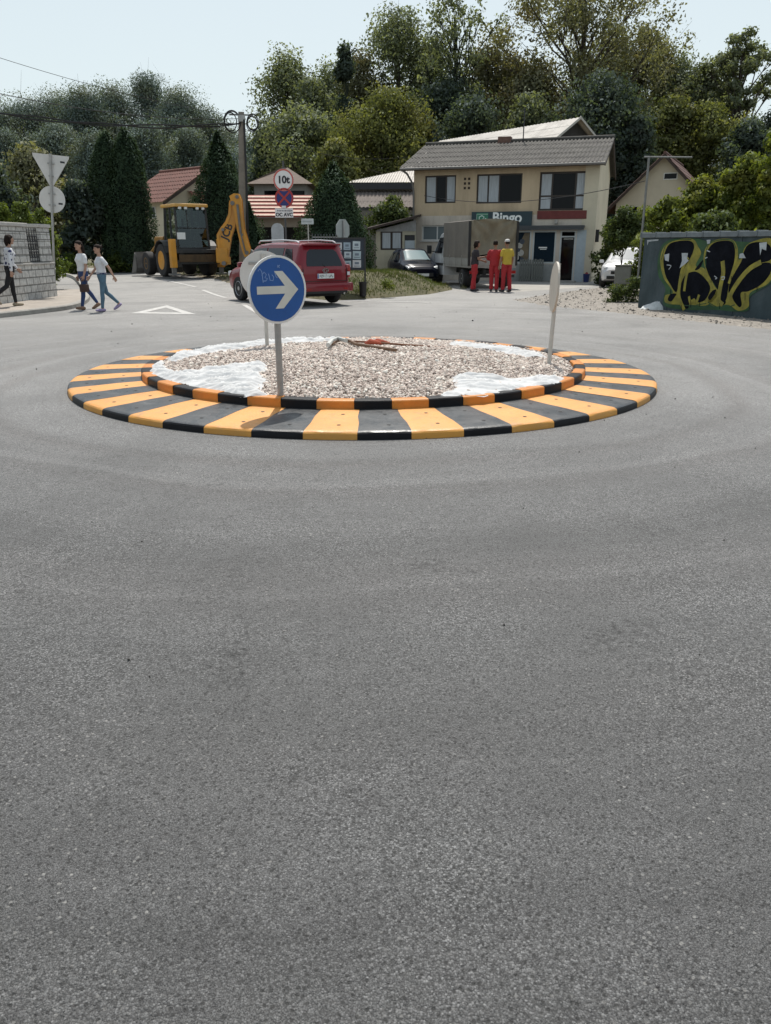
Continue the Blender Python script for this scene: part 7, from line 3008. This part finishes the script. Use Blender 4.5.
def clump_leaves(cent, rad, n_each, size, r, flat=.8):
    Ps, Ns = [], []
    for c, q, n in zip(cent, rad, n_each):
        d = r.normal(0, 1, (n, 3))
        d /= np.linalg.norm(d, axis=1)[:, None] + 1e-9
        rr = r.rand(n) ** .42
        lob = 1 + .28 * np.sin(d[:, 0] * 5 + c[0] * 3) * np.sin(d[:, 1] * 4 + c[1]) + .18 * np.sin(d[:, 2] * 7 + c[2])
        off = d * (rr * q * lob)[:, None]
        off[:, 2] *= flat
        Ps.append(c + off)
        Ns.append(d)
    return np.concatenate(Ps), np.concatenate(Ns)


def broad_tree(name, label, x, y, h, w, leaf='green', seed=1, n=9000, size=.38, t0=.12, clumps=70, cr=.17, trunk=.03, sparse=False, group='trees of the wood on the hill', bark=None, zb=None, depth=1.0, shape='round', limbs=26, lean=0.0, cat='tree'):
    r = np.random.RandomState(seed)
    z0 = gz1(x, y) - .1 if zb is None else zb
    t = thing(name, label, cat, (x, y, z0), 0, group)
    R_ = w / 2
    cents, rads = [], []
    tries = 0
    while len(cents) < clumps and tries < 9000:
        tries += 1
        u = r.uniform(t0, 1.0)
        v = (u - t0) / (1 - t0)
        if shape == 'round':
            env = math.sqrt(max(0, 1 - ((v - .48) / .54) ** 2))
        elif shape == 'tall':
            env = max(0, (1 - abs(v - .35) ** 1.6 * 1.2)) * (1 if v < .85 else (1 - v) / .15) ** .6
        elif shape == 'dome':
            env = math.sqrt(max(0, 1 - v ** 2.2))
        elif shape == 'cone':
            env = (1 - v) ** .8 * .95 + .06
        else:
            env = 1
        env = max(0.0, env)
        a = r.uniform(0, 2 * PI)
        ro_ = env * R_ * (.25 + .75 * r.rand() ** .5) * (1 + .22 * math.sin(a * 3 + seed) + .15 * math.sin(a * 5 + seed * 2 + v * 6))
        q = R_ * cr * 2 * r.uniform(.65, 1.35)
        ro_ = max(0, ro_ - q * .55)
        c = np.array([ro_ * math.cos(a) + lean * h * v, ro_ * math.sin(a) * depth, u * h - q * .5 if u > .85 else u * h])
        if sparse and cents and min(np.linalg.norm(c - k) for k in cents) < q * .75:
            continue
        cents.append(c)
        rads.append(q)
    rads = np.array(rads)
    wts = rads ** 2
    ne = np.maximum(6, (n * wts / wts.sum()).astype(int))
    P, Nn = clump_leaves(cents, rads, ne, size, r)
    ok = P[:, 2] > .02
    P, Nn = P[ok], Nn[ok]
    V, F, LN = leaf_quads(P, Nn, size, r)
    # trunk and limbs
    tb = MB()
    rt = h * trunk
    bend = r.uniform(-.02, .02, 2) * h
    tp_ = [Vector((lean * h * max(0, u - t0) + bend[0] * math.sin(u * 3), bend[1] * math.sin(u * 2.4), u * h * .88)) for u in np.linspace(0, 1, 9)]
    tb.tube(tp_, [rt * (1.25 - .2 * min(1, i)) * (1 - u * .85) for i, u in enumerate(np.linspace(0, 1, 9))], 9)
    idx = np.argsort(-rads)[:limbs]
    for i in idx:
        c = Vector(cents[i])
        s0 = max(.08, (c.z / h - .12 - .25 * (Vector((c.x, c.y)).length / max(R_, .1))) / .88)
        s0 = min(s0, .9)
        k = s0 * 8
        i0 = min(int(k), 7)
        p0 = tp_[i0].lerp(tp_[i0 + 1], k - i0)
        mid = p0.lerp(c, .5) + Vector((r.uniform(-.06, .06) * h * .5, r.uniform(-.06, .06) * h * .5, r.uniform(-.01, .05) * h))
        r0 = rt * (1 - s0 * .8) * .45
        tb.tube([p0, p0.lerp(mid, .55) + Vector((0, 0, .01 * h)), mid, mid.lerp(c, .6), c], [r0, r0 * .75, r0 * .55, r0 * .35, r0 * .12], 6)
        for _ in range(3):
            e = c + Vector(r.normal(0, 1, 3)) * rads[i] * .7
            tb.tube([mid.lerp(c, .5), mid.lerp(c, .8).lerp(e, .5), e], [r0 * .3, r0 * .2, r0 * .07], 5)
    tb.build('trunk', bark or BARK, t, smooth=True)
    np_obj('crown', V, F, LEAF[leaf], t, nrm=LN)
    return t


def px_tree(label, px, ytop, wpx, Y, leaf, seed, name='broadleaf_tree', ybase=None, **kw):
    kw = dict(kw)
    if Y > 60:
        kw['n'] = int(kw.get('n', 9000) * (2.3 if kw.get('shape') == 'tall' else 1.75))
        if kw.get('shape') == 'tall':
            kw.setdefault('cr', .2)
        kw['size'] = kw.get('size', .38) * .74
        wpx = wpx * (1.42 if kw.get('shape') == 'tall' else 1.12)
    k = FPX / (Y * CP + .5)
    ztop = at(px, ytop, Y).z
    x = X_at(px, Y, ztop * .6)
    zb = gz1(x, Y) - .15
    if ybase:
        zb = min(zb, at(px, ybase, Y).z) if ybase else zb
    return broad_tree(name, label, x, Y, ztop - zb, wpx / k, leaf, seed, zb=zb, **kw)


G1 = 'trees of the wood behind the shop'
# back row of the wood behind the shop
px_tree('dark broadleaf tree with uneven top at the left end of the hill wood', 288, 50, 62, 84, 'green', 11, n=9000, group=G1, shape='tall', clumps=80)
px_tree('leafy tree on the skyline left of the slim ivy clad dead tree', 312, 74, 52, 80, 'green', 12, n=8000, group=G1, shape='tall')
px_tree('tall rounded tree rising left of the bare topped oak on the skyline', 396, 6, 78, 86, 'green', 13, n=11000, group=G1, shape='tall', clumps=95)
px_tree('olive tree on the skyline just right of the ivy clad snag', 362, 48, 50, 85, 'olive', 14, n=8000, group=G1, shape='tall')
px_tree('olive green tree filling the skyline right of the bare topped oak', 486, 40, 62, 86, 'olive', 15, n=9000, group=G1, shape='tall')
px_tree('bushy tree with an orange tint under the widest oak in the middle of the wood', 528, 62, 62, 82, 'olive', 16, n=9000, group=G1, shape='tall')
px_tree('widest oak in the wood with open spreading branches cut off by the top edge', 578, -42, 150, 84, 'olive', 17, n=17000, group=G1, shape='round', clumps=160, cr=.095, sparse=True, t0=.3, limbs=60, name='oak_tree', trunk=.026)
px_tree('tree with thin yellowing leaves right behind the widest oak', 636, 22, 80, 88, 'olive', 18, n=9500, group=G1, shape='round', clumps=80, cr=.12)
px_tree('rounded olive tree sloping down the skyline right of the widest oak', 668, 50, 66, 88, 'green', 19, n=8500, group=G1, shape='tall')
px_tree('rightmost tall oak with loose crown against the sky', 733, 28, 62, 84, 'green', 20, n=6500, group=G1, shape='round', clumps=48, cr=.10, sparse=True, t0=.35, limbs=40, name='oak_tree')
px_tree('low tree on the skyline left of the rightmost tall oak', 700, 62, 58, 88, 'green', 27, n=8000, group=G1, shape='tall')
px_tree('dark tree running out of the right edge of the picture below the sky', 772, 108, 60, 80, 'dark', 28, n=8000, group=G1, shape='tall')
px_tree('mid green tree filling the skyline between the ivy clad dead tree and the left end', 330, 62, 60, 88, 'green', 41, n=9000, group=G1, shape='tall')
px_tree('green tree close against the left side of the bare topped oak', 426, 34, 60, 88, 'green', 42, n=9000, group=G1, shape='tall')
px_tree('olive tree in the skyline dip left of the widest oak', 508, 62, 56, 88, 'olive', 43, n=9000, group=G1, shape='tall')
px_tree('mid green tree behind the crown of the widest oak', 604, 30, 90, 92, 'green', 44, n=10000, group=G1, shape='tall')
# bare topped oak with ivy trunk
px_tree('bare topped oak with ivy covered trunk standing above the wood', 452, -14, 78, 80, 'green', 21, n=2300, group=G1, shape='round', clumps=52, cr=.09, sparse=True, t0=.5, limbs=44, name='oak_tree', trunk=.022, bark=BARKD)
px_tree('dense dark tree hiding the lower trunk of the bare topped oak', 448, 70, 66, 78, 'dark', 22, n=8500, group=G1, shape='tall')
# ivy snag
px_tree('slim ivy clad dead tree with a forked bare tip on the skyline', 346, 40, 20, 78, 'dark', 23, n=3000, group=G1, shape='tall', clumps=30, cr=.28, trunk=.016, bark=BARKD, name='dead_tree')
# nearer row
px_tree('round yellowish green tree standing in front of the wood left of the shop roof', 386, 88, 100, 66, 'yellow', 24, n=15000, group=G1, shape='round', clumps=110, size=.32)
px_tree('mid green tree filling the slope above the no stopping sign', 300, 104, 90, 70, 'green', 25, n=12000, group=G1, shape='round', clumps=90)
px_tree('small bright tree low on the slope left of the yellowish green round tree', 338, 142, 54, 62, 'yellow', 26, n=8000, group=G1, shape='round')
px_tree('dark tree directly behind the left end of the shop roof', 470, 92, 84, 70, 'dark', 31, n=10000, group=G1, shape='dome')
px_tree('very dark dense tree standing right behind the barn with the pale roof', 597, 70, 104, 68, 'dark', 32, n=14000, group=G1, shape='dome', clumps=110)
px_tree('green tree behind the ridge of the pale roofed barn', 528, 92, 70, 74, 'green', 33, n=9000, group=G1, shape='dome')
px_tree('small yellowing tree above the roof of the cream gabled house', 664, 96, 60, 74, 'yellow', 34, n=8500, group=G1, shape='round')
px_tree('round golden green tree at the right above the bushes', 706, 100, 64, 72, 'yellow', 35, n=8500, group=G1, shape='round')
px_tree('dark tree low on the slope at the right of the cream gabled house', 742, 122, 70, 66, 'dark', 36, n=9500, group=G1, shape='dome')
px_tree('dark tree low on the slope left of the cream gabled house', 632, 116, 56, 66, 'dark', 37, n=8500, group=G1, shape='dome')
px_tree('dark undergrowth tree low behind the round yellowish green tree', 430, 122, 60, 68, 'dark', 38, n=8500, group=G1, shape='dome')
px_tree('low dark tree at the foot of the wood right of the utility pole', 268, 126, 50, 72, 'dark', 39, n=7500, group=G1, shape='dome')

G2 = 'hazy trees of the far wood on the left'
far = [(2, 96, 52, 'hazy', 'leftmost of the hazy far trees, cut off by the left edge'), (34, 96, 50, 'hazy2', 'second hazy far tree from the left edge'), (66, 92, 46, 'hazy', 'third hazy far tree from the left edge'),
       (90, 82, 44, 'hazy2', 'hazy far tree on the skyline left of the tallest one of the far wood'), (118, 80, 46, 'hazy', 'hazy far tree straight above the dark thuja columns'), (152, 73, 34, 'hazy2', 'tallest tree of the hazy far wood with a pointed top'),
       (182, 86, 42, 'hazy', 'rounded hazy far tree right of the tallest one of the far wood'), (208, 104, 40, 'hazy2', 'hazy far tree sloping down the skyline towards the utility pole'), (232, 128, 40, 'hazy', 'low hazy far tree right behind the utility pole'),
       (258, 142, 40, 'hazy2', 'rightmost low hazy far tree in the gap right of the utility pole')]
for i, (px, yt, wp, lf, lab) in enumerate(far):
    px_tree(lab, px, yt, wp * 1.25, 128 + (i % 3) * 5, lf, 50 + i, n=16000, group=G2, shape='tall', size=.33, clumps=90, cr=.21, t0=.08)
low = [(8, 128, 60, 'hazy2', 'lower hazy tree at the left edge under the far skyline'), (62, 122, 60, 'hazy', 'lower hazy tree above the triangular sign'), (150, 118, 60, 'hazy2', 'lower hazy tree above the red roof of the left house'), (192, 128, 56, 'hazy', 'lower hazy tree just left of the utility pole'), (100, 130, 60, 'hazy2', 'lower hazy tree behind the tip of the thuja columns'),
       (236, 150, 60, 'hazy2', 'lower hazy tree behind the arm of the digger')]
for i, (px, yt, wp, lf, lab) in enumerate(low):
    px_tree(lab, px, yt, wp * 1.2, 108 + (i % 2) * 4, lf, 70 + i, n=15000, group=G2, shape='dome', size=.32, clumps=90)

# gardens on the left
G3 = 'garden trees on the left'
px_tree('dark garden tree with rusty leaves behind the stone wall', 34, 143, 96, 44, 'olive', 81, n=11000, group=G3, shape='dome', size=.22, clumps=90)
px_tree('dark garden tree at the left edge above the light hedge', -4, 160, 76, 40, 'dark', 82, n=9000, group=G3, shape='dome', size=.2)
px_tree('low dark shrub tree between the triangular sign and the thuja columns', 80, 180, 52, 42, 'dark', 83, n=9000, group=G3, shape='dome', size=.2)
px_tree('low dark shrub tree at the foot of the thuja columns', 142, 222, 34, 46, 'dark', 84, n=5000, group=G3, shape='dome', size=.18)


def conifer(name, label, px, ytop, wpx, Y, seed, prof, n=30000, size=.105, group='dark thujas', leaf='conifer'):
    r = np.random.RandomState(seed)
    k = FPX / (Y * CP + .5)
    ztop = at(px, ytop, Y).z
    x = X_at(px, Y, 2.5 if ztop < 6 else 5.0)
    zb = gz1(x, Y) - .05
    h = ztop - zb
    Rm = wpx / k / 2
    t = thing(name, label, 'conifer', (x, Y, zb), 0, group)
    us = [q[0] for q in prof]
    ws = [q[1] for q in prof]
    u = r.rand(n) ** .9
    a = r.uniform(0, 2 * PI, n)
    env = np.interp(u, us, ws) * Rm
    tuft = 1 + .16 * np.sin(a * 7 + u * 40 + seed) * np.sin(u * 55 + a * 3) + .10 * np.sin(a * 3 + seed + u * 9)
    rr = env * tuft * (1 - .32 * r.rand(n) ** 1.6)
    P = np.column_stack([rr * np.cos(a), rr * np.sin(a), u * h + r.normal(0, .08, n)])
    P = P[P[:, 2] > .02]
    a = a[:len(P)]
    nr = np.column_stack([P[:, 0], P[:, 1], np.full(len(P), .3 * Rm)])
    nr /= np.linalg.norm(nr, axis=1)[:, None] + 1e-9
    V, F, LN = leaf_quads(P, nr, size, r, .5)
    V[:, 2] += 0
    np_obj('crown', V, F, LEAF[leaf], t, nrm=LN)
    cm_ = MB()  # added dark core keeps the crown opaque, coloured as its inner shade
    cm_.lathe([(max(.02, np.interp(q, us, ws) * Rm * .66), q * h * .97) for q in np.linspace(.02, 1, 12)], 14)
    cm_.build('shade_core', CORE, t, smooth=True)
    MB().tube([(0, 0, -.1), (0, 0, h * .5)], [.16, .08], 8).build('trunk', BARK, t)
    return t


colp = [(0, .75), (.1, .95), (.35, 1.0), (.6, .92), (.8, .72), (.93, .42), (1, .08)]
conp = [(0, .8), (.08, 1.0), (.3, .92), (.55, .66), (.8, .34), (1, .03)]
conifer('thuja', 'tall dark column shaped thuja left of its twin near the triangular sign', 109, 134, 40, 43, 91, colp)
conifer('thuja', 'tall dark column shaped thuja nearest to the red roofed house, right of its twin', 128, 131, 40, 42.5, 92, colp)
conifer('thuja', 'cone shaped dark thuja standing between the digger cab and the utility pole', 219, 134, 78, 40, 93, conp)
conifer('conical_bush', 'broad cone shaped dark bush standing left of the shop behind the iron fence', 334, 166, 74, 34.5, 94, [(0, .85), (.15, 1.0), (.4, .93), (.65, .70), (.85, .38), (1, .06)], n=30000, size=.10)
conifer('thuja', 'small dark thuja beside the tiled outbuilding, hidden by the digger arm', 250, 205, 26, 39, 95, conp, n=9000, size=.11)


def bush(name, label, x, y, w, d, h, leaf, seed, n=9000, size=.09, zb=None, clumps=40, cr=.16, stems=8, group=None, cat='bush', shape='dome', t0=.05, trunk=.012):
    t = broad_tree(name, label, x, y, h, w, leaf, seed, n=n, size=size, t0=t0, clumps=clumps, cr=cr, trunk=trunk, group=group, zb=(gz1(x, y) - .03 if zb is None else zb), depth=d / w, shape=shape, limbs=stems, cat=cat)
    return t


G4 = 'bushes behind the graffiti wall'
for i, (px, yt, wp, Y, lf, lab) in enumerate([
        (666, 196, 66, 27.5, 'bush', 'lowest leafy bush behind the left end of the graffiti wall'),
        (700, 172, 70, 28.5, 'bush', 'leafy yellow green bush behind the middle of the graffiti wall'),
        (742, 150, 76, 27.0, 'bush', 'tall yellow green bush behind the right part of the graffiti wall'),
        (775, 116, 70, 25.5, 'bush', 'tallest bright bush at the right edge above the graffiti wall'),
        (715, 205, 80, 24.5, 'vine', 'low bush leaning over the cap of the graffiti wall')]):
    k = FPX / (Y * CP + .5)
    zt = at(px, yt, Y).z
    bush('bush', lab, X_at(px, Y, 2.5), Y, wp / k, wp / k, zt, lf, 100 + i, n=15000, size=.13, clumps=90, cr=.13, group=G4, trunk=.014)
k = FPX / (33.5 * CP)
for i, (px, yt, wp, Y, lf, lab) in enumerate([(612, 222, 40, 35.5, 'vine', 'leafy bush at the right corner of the shop'), (640, 206, 44, 36, 'bush', 'leafy bush behind the white car and the leaning steel post'), (628, 236, 36, 34.6, 'vine', 'low leafy bush hanging over the white car')]):
    k = FPX / (Y * CP + .5)
    zt = at(px, yt, Y).z
    bush('bush', lab, X_at(px, Y, 1.5), Y, wp / k, wp / k, zt, lf, 110 + i, n=9000, size=.13, clumps=60, cr=.15, group='bushes right of the shop')
# weeds
for i, (px, py, w_, h_, lab) in enumerate([(616, 303, .9, .55, 'low weeds growing round the legs of the grey cabinet'), (632, 303, .7, .8, 'tall weeds growing at the left end of the graffiti wall'), (626, 296, .8, 1.0, 'taller weeds between the grey cabinet and the graffiti wall'),
                                           (699, 312, .9, .22, 'thin weeds at the foot of the graffiti, left patch'), (718, 314, .8, .26, 'thin weeds at the foot of the graffiti, right patch')]):
    q = atz(px, py, 0)
    bush('weeds', lab, q.x, q.y, w_, w_ * .7, h_, 'vine', 120 + i, n=1500, size=.06, clumps=18, cr=.22, stems=6, group='weeds at the graffiti wall', cat='weeds')
q = atz(385, 293, .15)
bush('weeds', 'small green weed clump on the grass bank near the black bin', q.x, q.y, .8, .5, .35, 'bush', 131, n=900, size=.05, clumps=10, cr=.25, stems=4, cat='weeds', zb=.2)
# hedge behind the stone wall
for i, (px, yt, lab) in enumerate([(41, 211, 'light green hedge plant showing above the corner pillar of the stone wall'), (22, 205, 'light green hedge plant above the middle pillar of the stone wall'), (2, 207, 'light green hedge plant at the very left edge above the stone wall')]):
    Y = 29.5 + .4 * i
    bush('hedge_plant', lab, X_at(px, Y, 2.6), Y, 1.5, 1.5, at(px, yt, Y).z, 'hedge', 140 + i, n=7000, size=.10, clumps=45, cr=.16, group='hedge behind the stone wall', cat='hedge')
bush('bush', 'drooping leafy bush over the windscreen of the white car', X_at(624, 30.4, 2), 30.4, 1.7, 1.3, 3.0, 'vine', 170, n=6000, size=.11, clumps=40, cr=.16, group='bushes right of the shop', t0=.52)
# vines on the shed roof
q = at(393, 222, 41)
bush('climbing_plant', 'leafy vine heaped over the roof of the lean-to shed', q.x, 41.2, 2.6, 2.2, at(393, 196, 41).z, 'vine', 150, n=9000, size=.13, clumps=50, cr=.16, cat='vine', t0=.55)
# low greenery under the thujas
for i, (px, py, lab) in enumerate([(72, 258, 'small bright shrub left of the walking persons by the road bend'), (108, 262, 'small bright shrub at the foot of the tall thujas')]):
    q = Vector((X_at(px, 40, .5), 40 + i * 2, .3))
    bush('shrub', lab, q.x, q.y, 1.6, 1.3, 1.0, 'hedge', 160 + i, n=2500, size=.10, clumps=20, cr=.2, stems=5, group='small shrubs by the left road', cat='shrub')
